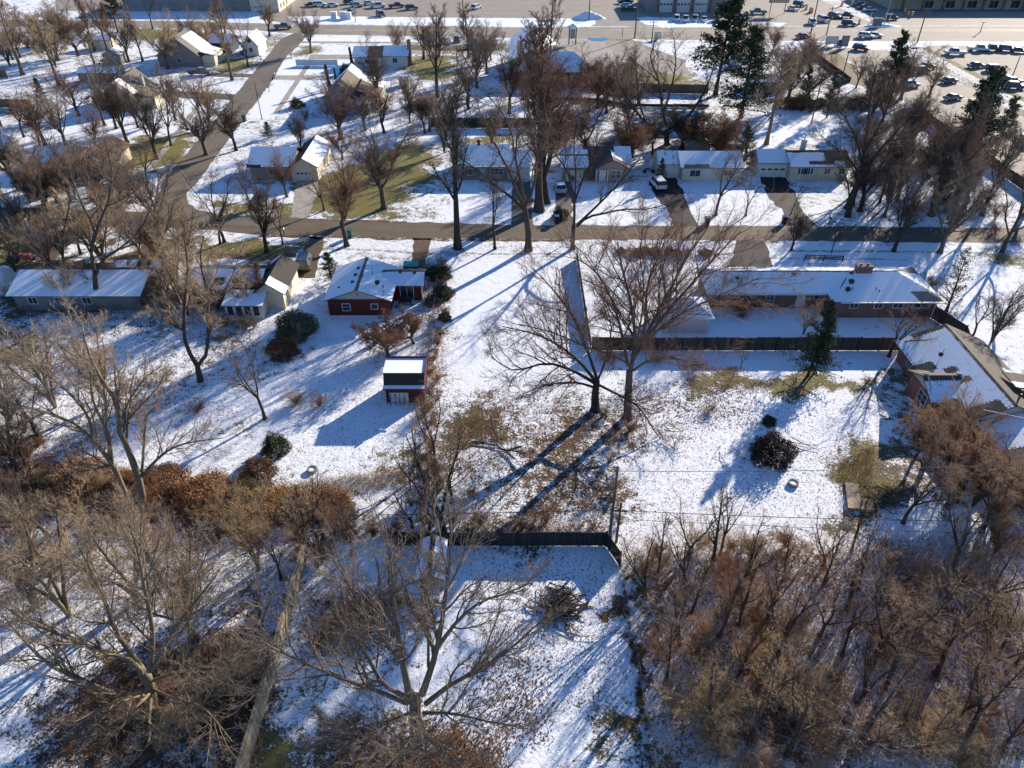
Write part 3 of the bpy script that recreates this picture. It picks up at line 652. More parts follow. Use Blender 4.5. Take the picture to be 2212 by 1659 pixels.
    def garage(s, face, p, a, w=2.6, h=2.1, dm='door_white', glazed=True):
        b = MB()
        for k in range(4): s.panel(b, face, p, a-w/2, a+w/2, 0.05+k*h/4, 0.05+(k+1)*h/4-0.03, 0.0, 0.05)
        o = b.build('garage_door', M[dm], s.root)
        if glazed:
            g = MB(); n = 4
            for i in range(n):
                x = a-w/2+w*(i+0.5)/n; s.panel(g, face, p, x-w/n*0.33, x+w/n*0.33, 0.05+h*0.56, 0.05+h*0.7, 0.03, 0.06)
            g.build('pane', M['glass'], o)
        return o
    def chimney(s, x, y, z0, z1, w=0.7, d=0.7, m='chimbrick'):
        b = MB(); b.box(x-w/2, x+w/2, y-d/2, y+d/2, z0, z1); b.box(x-w/2-.06, x+w/2+.06, y-d/2-.06, y+d/2+.06, z1, z1+.12); o = b.build('chimney', M[m], s.root)
        c = MB()
        for k in ((-1, 1) if w > 0.9 else (0,)): c.cyl((x+k*w*0.22, y, z1+.12), (x+k*w*0.22, y, z1+.35), 0.13, 0.11)
        c.build('flue', M['dark'], o); return o
    def vent(s, x, y, z, r=0.12, h=0.35, m='dark', box=False, name='roof_vent'):
        b = MB()
        if box: b.box(x-r, x+r, y-r, y+r, z-0.15, z+h); b.box(x-r-.05, x+r+.05, y-r-.05, y+r+.05, z+h, z+h+.05)
        else: b.cyl((x, y, z-0.15), (x, y, z+h), r*0.5); b.cyl((x, y, z+h), (x, y, z+h+0.06), r*0.8)
        return b.build(name, M[m], s.root)
    def dish(s, x, y, z):
        b = MB(); b.cyl((x, y, z-0.1), (x, y, z+0.5), 0.03); b.cyl((x, y-0.05, z+0.5), (x-0.1, y-0.2, z+0.6), 0.3, 0.33, 12); return b.build('satellite_dish', M['dark'], s.root)
    def gutter(s, *boxes, m='trim', name='fascia'):
        b = MB()
        for q in boxes: b.box(*q)
        return b.build(name, M[m], s.root)
    def done(s):
        for k, b in s.walls.items(): b.build('wall', M[k], s.root)
        for k, (b, rm) in s.roofs.items():
            b.build('roof', M[rm], s.root)
        return s.root
def bare(patches, base=0.95, edge=0.0, ridge=0.0):
    "snow with bare patches (along0, along1, up0, up1, value) in fractions; ridge, edge = bare strips in metres"
    def f(a, t, L, Hh):
        v = base-0.22*max(0, 1-min(t, a, L-a)/0.5)
        if ridge and t > Hh-ridge: v = min(v, 0.0)
        if edge and t < edge: v = min(v, 0.2)
        u, w = a/L, t/Hh
        for a0, a1, b0, b1, val in patches:
            if a0 <= u <= a1 and b0 <= w <= b1: v = val
        return v
    return f
NONE = lambda a, t, L, Hh: -0.2

# red house, gable towards the camera
h = House('red_house', 'red house with a pale gable, snowy roof and sliding glass door behind the open field', -19.5, 85, 'house')
h.vol(-23.5,-15.7,81.2,89.5,2.45,'red_siding','y',1.45,'pale_gable')
h.vol(-15.7,-12.0,85.2,89.0,2.4,'red_siding','x',0.8)
h.gable_roof(-23.5,-15.7,81.2,89.5,2.45,'y',1.45,0.45,'roof_tan', bare([(0.55,0.95,0.93,1.0,0.0)],0.95,0,0.3), bare([],0.95,0,0.35), ox=0.35)
h.slope('roof_tan',[(-17.2,84.8,2.42),(-11.6,84.8,2.42),(-11.6,87.2,3.4),(-17.2,87.2,3.4)], bare([],0.97,0,0.12))
h.slope('roof_tan',[(-11.6,89.5,2.42),(-17.2,89.5,2.42),(-17.2,87.2,3.4),(-11.6,87.2,3.4)], bare([],0.3))
h.win('S',81.2,-21.2,1.35,0.95,0.95,1,2); h.win('S',81.2,-17.6,1.45,0.8,0.7,1,1)
h.win('S',85.2,-13.9,1.2,1.7,2.0,2,1,name='sliding_door'); h.win('E',-12.0,87.3,1.5,0.9,0.8)
h.gutter((-23.55,-15.65,81.08,81.16,2.40,2.52), m='dark'); h.gutter((-15.6,-15.45,81.0,84.7,2.3,2.42),(-11.98,-11.85,85.1,85.24,0.1,2.4))
h.gutter((-23.6,-15.6,81.12,81.22,0.0,0.12), name='foundation')
v = MB(); v.box(-19.75,-19.4,81.1,81.2,3.0,3.4); v.build('gable_vent', M['trimgrey'], h.root)
for x, y, z in ((-20.5,83.4,3.65),(-20.4,85.2,3.7),(-20.3,87.0,3.7)): h.vent(x,y,z,0.16,0.18,box=True)
h.vent(-14.8,86.9,3.3,0.17,0.2,box=True); h.vent(-12.9,86.8,3.25,0.17,0.2,box=True)
h.vent(-18.3,85.8,3.6,0.1,0.7,'metal'); h.vent(-17.2,84.2,3.1,0.1,0.4); h.vent(-16.6,83.4,2.9,0.12,0.3); h.dish(-17.3,83.6,3.1); h.vent(-16.3,81.6,2.9,0.09,0.6,'metal'); h.vent(-22.3,83.2,2.95,0.2,0.12)
h.done()

# long ranch on the left, partly behind trees
h = House('ranch_house', 'long low ranch house at far left under blue-shaded snow, behind bare trunks', -56, 86)
h.vol(-64.3,-48.2,82.6,90.6,2.5,'grey_siding','x',1.2)
h.gable_roof(-64.3,-48.2,82.6,90.6,2.5,'x',1.2,0.6,'roof_dark', bare([(0.33,0.36,0.55,0.65,0.0)],0.96), bare([],0.3))
h.vol(-53.4,-47.0,86.8,92.2,2.9,'cream_siding'); h.gable_roof(-53.4,-47.0,86.8,92.2,2.9,'x',0.75,0.4,'roof_brown', bare([(0.45,0.72,0,1,0.05)],0.97), bare([],0.2))
for x in (-62,-58.5,-55): h.win('S',82.6,x,1.5,1.1,0.9)
h.vent(-58.8,85.2,3.6,0.14,0.3); h.vent(-57.9,86.1,3.75,0.12,0.4,'metal'); h.vent(-59.4,84.2,3.3,0.1,0.3,'metal'); h.done()

# house with a cream end wall beside the van
h = House('ranch_house', 'low house with a cream end wall and a snow-roofed sunroom, beside the black van', -35, 86)
h.vol(-42.0,-33.2,84.3,90.0,2.5,'grey_siding','x',1.05); h.gable_roof(-42.0,-33.2,84.3,90.0,2.5,'x',1.05,0.5,'roof_dark', bare([(0.38,0.5,0.25,0.6,0.1),(0.6,0.72,0.0,0.5,0.1),(0.8,1,0,.3,.1)],0.96), bare([],0.2))
h.vol(-33.2,-29.6,82.9,90.4,2.6,'cream_siding','y',1.3); h.gable_roof(-33.2,-29.6,82.9,90.4,2.6,'y',1.3,0.4,'roof_dark', bare([(0.0,0.15,0.3,1,0.8)],0.05), bare([(0,0.25,0,1,0.9)],0.15))
h.vol(-36.4,-31.8,80.4,83.0,2.1,'white_siding')
h.slope('roof_grey',[(-36.7,80.1,2.18),(-31.5,80.1,2.18),(-31.5,83.2,2.75),(-36.7,83.2,2.75)], bare([],0.98))
for x in (-35.8,-34.7,-33.6,-32.5): h.win('S',80.4,x,1.25,0.75,1.3,1,1)
h.win('S',84.3,-39.5,1.4,1.6,1.0); h.win('E',-29.6,86.5,1.5,1.0,1.0); h.done()

# brick ranch on the right
h = House('brick_ranch_house', 'long brown brick ranch house with a blue-white hip roof and wide chimney', 40.5, 85)
h.vol(25.5,41.0,83.3,88.6,2.6,'brick'); h.vol(41.0,53.8,80.8,88.9,2.6,'brick')
h.slope('roof_grey',[(25.0,82.3,2.7),(41.5,82.3,2.7),(44.2,84.9,4.6),(27.2,84.9,4.6)], bare([],0.98,0,0.12))
h.slope('roof_grey',[(54.4,89.5,2.7),(25.0,89.5,2.7),(27.2,84.92,4.6),(49.6,84.92,4.6)], bare([(0.2,0.5,0.5,1,0.9)],0.9,0,0.25))
h.slope('roof_grey',[(40.4,80.2,2.7),(54.4,80.2,2.7),(49.6,84.9,4.6),(44.6,84.9,4.6)], bare([(0.80,1.0,0.03,0.30,-0.2)],0.98,0,0.15))
h.slope('roof_grey',[(54.4,80.2,2.7),(54.4,89.5,2.7),(49.6,84.9,4.61),(49.6,84.9,4.6)], bare([(0.0,0.16,0.0,1,-0.2),(0.8,1,0,1,0.2)],0.80,0,0.5))
h.slope('roof_grey',[(40.4,82.3,2.71),(40.4,80.2,2.7),(44.6,84.9,4.6),(43.7,84.9,4.6)], bare([],0.98))
h.slope('roof_grey',[(25.0,89.5,2.7),(25.0,82.3,2.7),(27.2,84.9,4.6),(27.2,84.9,4.61)], bare([],0.9))
h.chimney(45.4,84.9,4.0,5.3,2.0,0.9,'brick')
h.gutter((41.4,54.4,80.02,80.18,2.55,2.69),(25.0,40.4,82.12,82.28,2.55,2.69)); h.gutter((53.76,53.9,80.62,80.78,0.1,2.55))
h.win('S',83.3,33.6,1.4,1.0,1.5,2,3); h.win('S',83.3,40.0,1.8,1.4,1.0,2,1,name='window'); h.door('S',83.3,37.6)
h.win('S',80.8,43.5,1.85,1.0,0.75); h.win('S',80.8,46.6,1.85,1.0,0.75); h.win('S',80.8,49.4,1.9,1.9,0.75,3); h.win('S',80.8,52.0,1.9,2.1,0.7,2)
for q in ((29.0,84.0,4.1),(36.4,84.4,4.45),(43.8,84.6,4.5)): h.vent(*q,0.2,0.15,box=True)
h.vent(43.4,83.1,3.9,0.25,0.25,box=True); h.vent(43.2,81.9,3.35,0.1,0.4); h.vent(46.3,82.0,3.4,0.1,0.4); h.vent(46.6,81.7,3.3,0.12,0.35); h.dish(42.5,81.6,3.25)
h.done()

# red brick house at the right edge
h = House('red_brick_house', 'red brick house with a patterned snowy gable roof at the right edge', 50, 62)
h.vol(45.4,54.4,57.2,71.4,2.6,'redbrick','y',2.0,'pale_gable')
h.gable_roof(45.4,54.4,57.2,71.4,2.6,'y',2.0,0.7,'roof_rows', bare([(0.0,0.06,0.35,0.95,0.15),(0.36,0.45,0.0,0.34,0.0),(0.78,1.0,0.0,0.25,-0.1),(0.88,1.0,0.0,0.8,0.25),(0.47,0.53,0.42,0.58,0.1),(0.6,0.645,0.5,0.66,0.1)],0.98,0,0.1), bare([(0.25,0.6,0,0.35,0.8)],-0.1), ox=0.5)
h.vol(44.0,47.6,60.4,65.4,2.6,'redbrick','x',1.55,'pale_gable')
h.gable_roof(44.0,48.4,60.4,65.4,2.6,'x',1.2,0.45,'roof_rows', bare([(0.0,0.8,0.8,1.0,0.0)],0.98), bare([],-0.1))
h.vol(47.4,57.0,45.0,57.1,2.3,'redbrick')
h.slope('roof_rows',[(46.8,57.1,2.3),(46.8,44.5,2.3),(52.2,44.5,4.0),(52.2,57.1,4.0)], bare([(0.35,1,0.0,1,0.2)],0.98))
h.slope('roof_rows',[(57.6,44.5,2.3),(57.6,57.1,2.3),(52.2,57.1,4.0),(52.2,44.5,4.0)], bare([],0.9))
h.slope('roof_rows',[(51.8,60.2,4.4),(58.5,60.2,3.3),(58.5,63.0,3.3),(51.8,63.0,4.4)], bare([(0,1,0.5,1,-0.1)],0.95))
h.vol(53.0,58.0,58.2,62.8,3.1,'redbrick')
h.win('W',45.4,68.6,1.6,0.9,1.2,2,2); h.win('W',44.0,62.2,1.5,1.6,1.2,2,2); h.win('S',57.2,46.7,1.5,1.1,1.2,2,2)
h.door('W',47.4,55.6); h.win('W',47.4,51.5,1.3,1.6,1.6,2,1)
b = MB(); b.cyl((47.5,66.9,3.0),(47.5,66.9,4.6),0.03); b.cyl((47.4,66.9,3.9),(47.2,66.7,4.0),0.22,0.25,10); b.build('antenna', M['dark'], h.root)
h.vent(51.2,58.6,4.3,0.12,0.9); h.vent(50.6,57.8,4.1,0.12,1.2); h.done()

# small white garage with a hip roof
h = House('white_garage', 'small white garage with a pyramid snow roof beside the dark board fence', 21.5, 78, 'garage')
h.vol(18.7,24.4,77.2,81.6,2.3,'white_siding'); h.hip_roof(18.7,24.4,77.2,81.6,2.3,'x',1.35,0.35,'roof_grey')
h.gutter((18.3,24.8,76.68,76.84,2.28,2.43)); h.win('E',24.4,79.3,1.4,0.9,0.8); h.done()

# red barn-style shed with a stepped roof
h = House('red_shed', 'red barn-style shed with a stepped snow roof and dark loft opening, in the near yard', -11.6, 64.5, 'shed')
h.vol(-13.7,-9.6,63.95,66.6,3.3,'red_siding'); h.vol(-13.7,-9.6,63.2,63.9,2.05,'red_siding')
h.slope('roof_dark',[(-13.9,63.85,3.55),(-9.4,63.85,3.55),(-9.4,66.7,3.5),(-13.9,66.7,3.5)], bare([],1.2))
h.slope('roof_dark',[(-13.9,62.85,2.15),(-9.4,62.85,2.15),(-9.4,63.3,2.3),(-13.9,63.3,2.3)], bare([],1.2))
h.slope('roof_dark',[(-13.85,63.3,2.25),(-9.45,63.3,2.25),(-9.45,63.92,3.47),(-13.85,63.92,3.47)], NONE, key='loft')
b = MB(); b.box(-9.45,-9.35,63.8,66.8,3.35,3.7); b.box(-13.9,-9.35,66.71,66.81,3.35,3.7); b.build('fascia', M['red_siding'], h.root)
b = MB(); b.box(-13.3,-11.2,63.12,63.2,0.1,1.4); b.build('door', M['door_white'], h.root)
for i in range(5): 
    b = MB(); b.cyl((-13.2+i*0.5,62.75,-0.02),(-13.2+i*0.5,63.1,1.3),0.035); b.build('pole', M['dark'], h.root)
h.done()

# small shed in the nearest yard
h = House('garden_shed', 'small snow-roofed shed with a bare ridge behind the nearest big tree', -6.7, 40, 'shed')
h.vol(-7.6,-5.7,38.2,42.0,1.7,'wood_grey','y',0.6); h.gable_roof(-7.6,-5.7,38.2,42.0,1.7,'y',0.55,0.22,'roof_brown', bare([],1.0,0,0.2), bare([],1.0,0,0.12))
h.win('S',38.2,-6.2,1.0,0.5,0.5); h.done()

# far side of the street
h = House('grey_house', 'grey house with a teal front door and small white garage wing', -3, 131)
h.vol(-9.0,-0.8,127.6,137.0,2.7,'grey_siding','x',2.0); h.gable_roof(-9.0,-0.8,127.6,137.0,2.7,'x',2.0,0.4,'roof_grey', bare([(0,0.12,0,0.08,0.0)],0.97), bare([],0.4))
h.vol(-0.8,3.2,127.9,134.6,2.6,'white_siding','x',1.5); h.gable_roof(-0.8,3.1,127.9,134.6,2.6,'x',1.5,0.4,'roof_grey', bare([],0.97), bare([],0.4), ox=0.2)
h.win('S',127.6,-7.4,1.5,0.8,1.2,1,2); h.win('S',127.6,-2.7,1.55,2.2,1.1,3,2); h.door('S',127.6,-5.2,dm='door_teal'); h.garage('S',127.9,1.3,2.6,2.05,glazed=False)
h.gutter((-9.4,-0.5,127.06,127.2,2.55,2.68),(-0.5,3.3,127.36,127.5,2.4,2.53)); h.gutter((-5.8,-0.9,126.8,127.5,0.0,0.15), m='stone', name='step'); h.chimney(-6.0,132.3,4.2,5.4,0.5,0.5,'dark'); h.done()
h = House('tan_house', 'tan house with several gables and a white picture window, behind a big street tree', 15, 131)
h.vol(9.2,21.0,128.4,136,2.7,'tan_siding','x',1.7); h.gable_roof(9.2,21.0,128.4,136,2.7,'x',1.7,0.4,'roof_brown', bare([(0.3,0.75,0,1,0.1)],0.9), bare([],0.4))
h.vol(9.0,13.2,126.9,128.3,2.6,'tan_siding'); h.slope('roof_brown',[(8.6,126.4,2.7),(13.6,126.4,2.7),(13.6,131.4,4.2),(8.6,131.4,4.2)], bare([(0,1,0.62,0.72,0.0)],0.95))
h.vol(14.8,20.6,126.4,128.3,2.6,'tan_siding','y',1.5); h.gable_roof(14.8,20.6,126.4,131.2,2.6,'y',1.5,0.35,'roof_brown', bare([],0.0), bare([(0.4,1,0,1,0.85)],0.2))
h.garage('S',126.9,11.1,3.0,2.0,glazed=False); h.win('S',126.4,18.4,1.5,1.7,1.4,2,2); h.door('S',126.4,16.0)
b = MB()
for x in (14.9,15.5,16.9): b.box(x-0.07,x+0.07,125.9,126.04,0,2.5)
b.build('porch_post', M['trim'], h.root); h.done()
h = House('white_house', 'white house with a striped snowy garage roof, behind the parked white SUV', 33, 131)
h.vol(30.3,40.6,127.2,134.6,2.6,'cream_siding','x',1.4); h.gable_roof(30.3,40.6,127.2,134.6,2.6,'x',1.4,0.5,'roof_grey', bare([(0.05,0.45,0.0,0.25,0.3)],0.97), bare([],0.5))
h.vol(26.2,30.2,128.6,134.0,2.6,'white_siding','x',1.3); h.gable_roof(26.2,30.2,128.6,134.0,2.6,'x',1.3,0.3,'roof_metal', bare([(k/6,k/6+0.05,0,1,0.5) for k in range(6)],0.9), bare([],0.5), ox=0.15)
h.garage('S',128.6,28.4,2.6,2.05,'trim',False); h.win('S',127.2,32.6,1.4,1.8,1.1); h.win('S',127.2,38.4,1.5,1.2,1.0); h.door('S',127.2,35.0); h.win('E',40.6,130,1.5,1,1); h.done()
h = House('cream_house', 'cream ranch house with a double garage door and half-bare dark roof', 52, 130)
h.vol(44.3,49.6,129.2,134.6,2.7,'white_siding','x',1.3); h.gable_roof(44.3,49.5,129.2,134.6,2.7,'x',1.3,0.4,'roof_grey', bare([],0.97), bare([],0.5), ox=0.2)
h.vol(49.7,59.9,127.6,134.4,2.6,'cream_siding','x',1.5); h.gable_roof(49.7,59.9,127.6,134.4,2.6,'x',1.5,0.5,'roof_dark', bare([(0.62,1.0,0.35,1,-0.1),(0.3,0.75,0.16,0.36,0.05),(0.9,1,0,1,0.2),(0.0,0.6,0.88,1,0.1)],0.92), bare([],0.2), ox=0.35)
h.garage('S',129.2,47.0,4.6,2.1,'trim'); h.win('S',127.6,52.3,1.6,2.6,1.1,3); h.win('S',127.6,56.2,1.6,1.0,1.0); h.win('S',127.6,58.8,1.6,1.0,1.0)
b = MB()
for x in (51.2,52.9,54.6): b.box(x-.06,x+.06,126.9,127.02,0,2.4)
b.build('porch_post', M['trim'], h.root); h.chimney(53.2,133.6,2.5,5.2,0.8,0.8,'trim'); h.vol(50.6,55.0,134.5,137.0,2.4,'tan_siding'); h.done()
h = House('tan_house', 'house with a picture window and cream end wall, next to the green corner lawn', -40, 131)
h.vol(-46.5,-39.2,127.4,136,2.7,'tan_siding','x',1.8); h.gable_roof(-46.5,-39.2,127.4,136,2.7,'x',1.8,0.5,'roof_dark', bare([(0,0.3,0,0.1,0.1)],0.95), bare([],0.3))
h.vol(-39.2,-34.6,127.2,139,2.7,'cream_siding','y',1.4); h.gable_roof(-39.2,-34.6,127.2,139,2.7,'y',1.4,0.4,'roof_brown', bare([(0,1,0,0.5,0.2)],0.2), bare([],0.9))
h.win('S',127.4,-42.2,1.5,2.0,1.1,3); h.garage('S',127.2,-37.0,2.7,2.1); h.win('E',-34.6,133,1.5,1,1); h.done()
h = House('yellow_house', 'pale yellow house with a brown hip roof beside the green side lawn, far left', -79, 133)
h.vol(-86.5,-78.0,130.0,136,2.6,'yellow_siding','x',1.5); h.gable_roof(-86.5,-78.0,130.0,136,2.6,'x',1.5,0.5,'roof_grey', bare([(0.65,1,0.5,1,0.1)],0.97), bare([],0.3))
h.vol(-78.0,-72.6,128.4,138.4,2.7,'cream_siding','y',1.5); h.gable_roof(-78.0,-72.6,128.4,138.4,2.7,'y',1.5,0.45,'roof_brown', bare([(0.6,1,0,1,0.9)],0.0), bare([(0.0,0.4,0,1,0.95)],0.0))
h.win('S',130.0,-82.8,1.5,1.8,1.1,3); h.win('S',130.0,-79.6,1.5,0.9,1.0); h.win('E',-72.6,133,1.5,0.8,1.1); h.done()
h = House('white_house', 'white house cut by the left edge, behind bare brush', -98, 136)
h.vol(-104,-95.5,132,141,2.7,'white_siding','y',1.8); h.gable_roof(-104,-95.5,132,141,2.7,'y',1.8,0.5,'roof_grey', bare([],0.9), bare([],0.9)); h.win('S',132,-98,1.5,1,1); h.done()
h = House('tan_cottage', 'steep-gabled tan cottage with one attic window, left of the side street', -86, 174)
h.vol(-91.4,-83.6,168.4,180,2.7,'beige_siding','y',3.4); h.gable_roof(-91.4,-83.6,168.4,180,2.7,'y',3.4,0.45,'roof_tan', bare([],0.0), bare([(0.12,0.3,0.2,1,0.95)],-0.1))
h.win('S',168.4,-87.5,4.3,0.8,0.9,1,2); h.win('E',-83.6,173,1.5,1,1); h.chimney(-84.5,176,2.5,5.5,0.6,0.6,'trim'); h.vol(-83.6,-80.0,170,174,2.4,'cream_siding'); h.slope('roof_tan',[(-80.0,169.6,2.5),(-80.0,174.4,2.5),(-83.7,174.4,3.6),(-83.7,169.6,3.6)], NONE); h.done()
h = House('grey_roof_house', 'house with a tall grey gable roof, half snowed, by the parked dark pickup', -87, 212)
h.vol(-93.5,-82.4,206.8,217,2.8,'grey_siding','y',4.6); h.gable_roof(-93.5,-82.4,206.8,217,2.8,'y',4.6,0.5,'roof_grey', bare([],0.1), bare([(0.3,1.0,0.0,0.85,0.97)],0.0))
h.vol(-82.4,-79,208,215,2.6,'cream_siding'); h.slope('roof_grey',[(-78.6,207.6,2.7),(-78.6,215.4,2.7),(-82.5,215.4,3.6),(-82.5,207.6,3.6)], bare([],0.6)); h.win('E',-79,211,1.5,1.2,1.2); h.win('S',206.8,-88,1.6,1.2,1.1); h.win('S',206.8,-88,4.6,0.8,0.8); h.done()
h = House('dark_blue_house', 'low dark blue house with two chimneys and a snowy roof near the main road', -82, 226)
h.vol(-88,-79,222,229,2.8,'darkblue_siding','x',1.5); h.gable_roof(-88,-79,222,229,2.8,'x',1.5,0.4,'roof_dark', bare([],0.95), bare([],0.4)); h.chimney(-86.5,226,3.5,6.2,0.6,0.6); h.chimney(-81,226,3.5,5.6,0.5,0.5); h.win('S',222,-84,1.6,1.2,1.0); h.done()
h = House('white_cottage', 'small white gabled cottage with a round attic vent near the main road corner', -72.5, 222)
h.vol(-74.5,-70.4,219,227,2.8,'white_siding','y',2.4); h.gable_roof(-74.5,-70.4,219,227,2.8,'y',2.4,0.35,'roof_grey', bare([],0.9), bare([],0.9)); b = MB(); b.cyl((-72.5,218.9,3.9),(-72.5,219.02,3.9),0.5,0.5,14); b.build('attic_vent', M['dark'], h.root); h.win('S',219,-72.5,1.6,1.0,1.1); h.done()
h = House('blue_grey_house', 'blue-grey steep-gabled house with a smaller front gable beside two columnar evergreens', -37, 176)
h.vol(-41.6,-34.2,167.8,184,3.0,'blue_siding','y',3.1); h.gable_roof(-41.6,-34.2,167.8,184,3.0,'y',3.1,0.5,'roof_tan', bare([(0,0.35,0,1,0.9)],0.0), bare([(0.7,1,0.0,1,0.95)],0.05))
h.vol(-40.2,-34.6,165.0,167.7,2.6,'blue_siding','y',2.1); h.gable_roof(-40.2,-34.6,165.0,169,2.6,'y',2.1,0.35,'roof_brown', bare([],0.6), bare([],0.3))
h.vol(-34.6,-31.4,165.6,168.4,2.2,'blue_siding'); h.slope('roof_grey',[(-34.7,165.3,2.3),(-31.1,165.3,2.3),(-31.1,167.6,2.7),(-34.7,167.6,2.7)], bare([],1))
h.vol(-34.2,-30.0,168.6,181,2.8,'beige_siding'); h.slope('roof_tan',[(-29.6,168.2,2.9),(-29.6,181.4,2.9),(-34.3,181.4,4.6),(-34.3,168.2,4.6)], bare([(0.6,1,0,1,0.9)],0.0)); h.slope('roof_tan',[(-33.9,168.4,3.0),(-29.8,168.4,3.0),(-31.8,168.4,4.6),(-31.9,168.4,4.6)], NONE)
h.win('S',168.6,-32.0,1.7,1.0,1.2,1,2); h.win('S',167.8,-38.0,4.4,0.9,0.5); h.win('S',165.0,-37.4,1.5,1.0,1.0); h.done()
h = House('white_house', 'white house with a tall brick end chimney just below the main road', -34, 212)
h.vol(-41.5,-34.5,206,214,2.8,'white_siding','x',1.6); h.vol(-34.5,-27.8,207.2,214.6,2.8,'white_siding','x',1.6)
h.gable_roof(-41.5,-34.5,206,214,2.8,'x',1.6,0.5,'roof_tan', bare([(0.5,1,0,1,0.2)],0.85), bare([],0.8)); h.gable_roof(-34.5,-27.8,207.2,214.6,2.8,'x',1.6,0.5,'roof_grey', bare([],0.96), bare([],0.8))
h.chimney(-27.3,209.5,0,6.0,0.9,1.0); h.win('S',207.2,-31,1.6,1.2,1.1); h.win('S',206,-38,1.6,1.2,1.1); h.done()
h = House('brick_hall', 'large brown brick hall with lavender-snow hip roof and tall raised gable wing', 10, 196, 'building')
h.vol(1.0,20.2,189,199,3.2,'brick'); h.hip_roof(1.0,20.2,189,199,3.2,'x',3.4,0.9,'roof_grey', bare([],0.92), bare([],0.1))
h.slope('roof_grey',[(-1.2,190.6,5.0),(6.4,194.5,7.8),(5.6,216,9.6),(-0.4,208,6.8)], bare([],0.92)); h.slope('roof_grey',[(12.5,214,4.0),(6.5,194.6,7.78),(6.5,194.5,7.8),(5.7,216,9.58)], bare([],0.9))
h.vol(0.0,7.0,199.1,214,3.6,'brick')
for x in (2.6,5.8,11.2,15.5): h.win('S',189,x,1.6,1.3,1.2)
h.chimney(13.4,190.6,2.6,4.4,0.5,0.5,'trim'); h.vol(14.2,14.9,188.3,188.9,2.5,'trim'); h.done()
# commercial buildings along the top edge
h = House('workshop', 'grey block workshop with three white overhead doors at the top edge', 62, 284, 'building')
h.vol(46.5,76,280.6,300,6.0,'block'); h.vol(72.2,78.5,278.8,280.5,3.2,'brick')
for x in (53.0,59.0,65.0): h.garage('S',280.6,x,4.4,4.0,'door_white')
for x in (50.4,56.0,62.0,68.2): b = MB(); b.box(x-0.3,x+0.3,280.35,280.58,0,4.6); b.build('brick_pier', M['redbrick'], h.root)
b = MB(); b.box(46.3,76.2,280.3,280.55,4.6,6.2); b.build('fascia', M['white_vinyl'], h.root)
b = MB(); b.box(46.6,75.9,281,299.9,6.0,6.1); b.build('roof', M['roof_grey'], h.root); h.done()
h = House('strip_mall', 'long pale shopping strip with brown pillars and a faded shop sign, top right', 165, 292, 'building')
h.vol(133,215,286,312,4.6,'beige_siding')
b = MB(); b.box(131,216,283.0,313,3.7,5.6); b.build('roof', M['white_vinyl'], h.root)
for k in range(12): b = MB(); b.box(136+k*7-0.4,136+k*7+0.4,283.2,283.9,0,3.7); b.build('pillar', M['brick'], h.root)
for k in range(9): h.win('S',286,146+k*7.6,1.7,3.2,2.4,2)
b = MB(); b.box(138.0,151.0,282.75,282.98,3.75,5.35); sb = b.build('sign_board', plain('faded_sign_board',(0.35,0.33,0.2)), h.root)
def lettering(text, x, y, z, size, m, parent=None, name='lettering', rz=0.0):
    cu = bpy.data.curves.new(name, 'FONT'); cu.body = text; cu.size = size; cu.extrude = 0.02; cu.align_x = 'CENTER'; cu.align_y = 'CENTER'
    o = bpy.data.objects.new(name, cu); COL.objects.link(o); me = bpy.data.meshes.new_from_object(o); COL.objects.unlink(o); bpy.data.objects.remove(o)
    o = bpy.data.objects.new(name, me); COL.objects.link(o); me.materials.append(m)
    off = Vector((0,0,0)); p = parent
    while p is not None: off += Vector(p.location); p = p.parent
    o.location = Vector((x,y,z))-off; o.rotation_euler = (math.pi/2,0,rz); o.parent = parent; return o
lettering('DOLLAR GENERAL', 144.5, 282.7, 4.5, 1.45, plain('black_letters',(0.02,0.02,0.02)), sb)
h.done()
h = House('grey_warehouse', 'long blue-grey building with a red roof edge at the top left', -100, 292, 'building')
h.vol(-135,-90.5,283,300,5.5,'block'); b = MB(); b.box(-135.5,-90,282.6,300.4,5.5,6.2); b.build('roof', plain('red_roof_edge',(0.3,0.03,0.03)), h.root); h.done()
h = House('cream_shop', 'cream-walled shop with a red roof beside the side street at the top', -91, 296, 'building')
h.vol(-90.2,-80.5,281,312,4.2,'cream_siding'); b = MB(); b.box(-90.4,-80.2,280.7,312.2,4.2,5.0); b.build('roof', plain('red_roof',(0.33,0.04,0.03)), h.root)
for y in (284,288,292): h.win('E',-80.5,y,1.6,1.4,1.4)
h.garage('S',281,-87.4,3,2.6); h.done()
# sheds and outbuildings
def shed(name, label, x0, x1, y0, y1, hh, wm, axis, rise, rm, s0=0.95, s1=0.95, cat='shed', wins=(), doors=()):
    h = House(name, label, (x0+x1)/2, (y0+y1)/2, cat); h.vol(x0,x1,y0,y1,hh,wm,axis,rise); h.gable_roof(x0,x1,y0,y1,hh,axis,rise,0.25,rm,bare([],s0),bare([],s1))
    for w in wins: h.win(*w)
    for d in doors: h.door(*d)
    return h.done()
x, y = G(1480,288); shed('dark_shed','dark shed with a white-framed window under the twisted big tree',34.6,38.8,155.2,159,2.3,'dark','x',0.9,'roof_grey',wins=(('S',155.2,35.6,1.4,0.6,0.9,1,1),))
shed('backyard_shed','grey shed with a pale roof half hidden by spruces, right of the tall pines',57.0,63.5,183,188,2.4,'wood_grey','x',1.0,'roof_metal',0.85)
shed('utility_shed','small pale box-shaped shed alone in the snowy yard behind the blue-grey house',-27.6,-25.2,188,190,2.3,'white_siding','x',0.25,'roof_metal',0.7,wins=(('S',188,-26.3,1.5,0.5,0.4,1,1),))
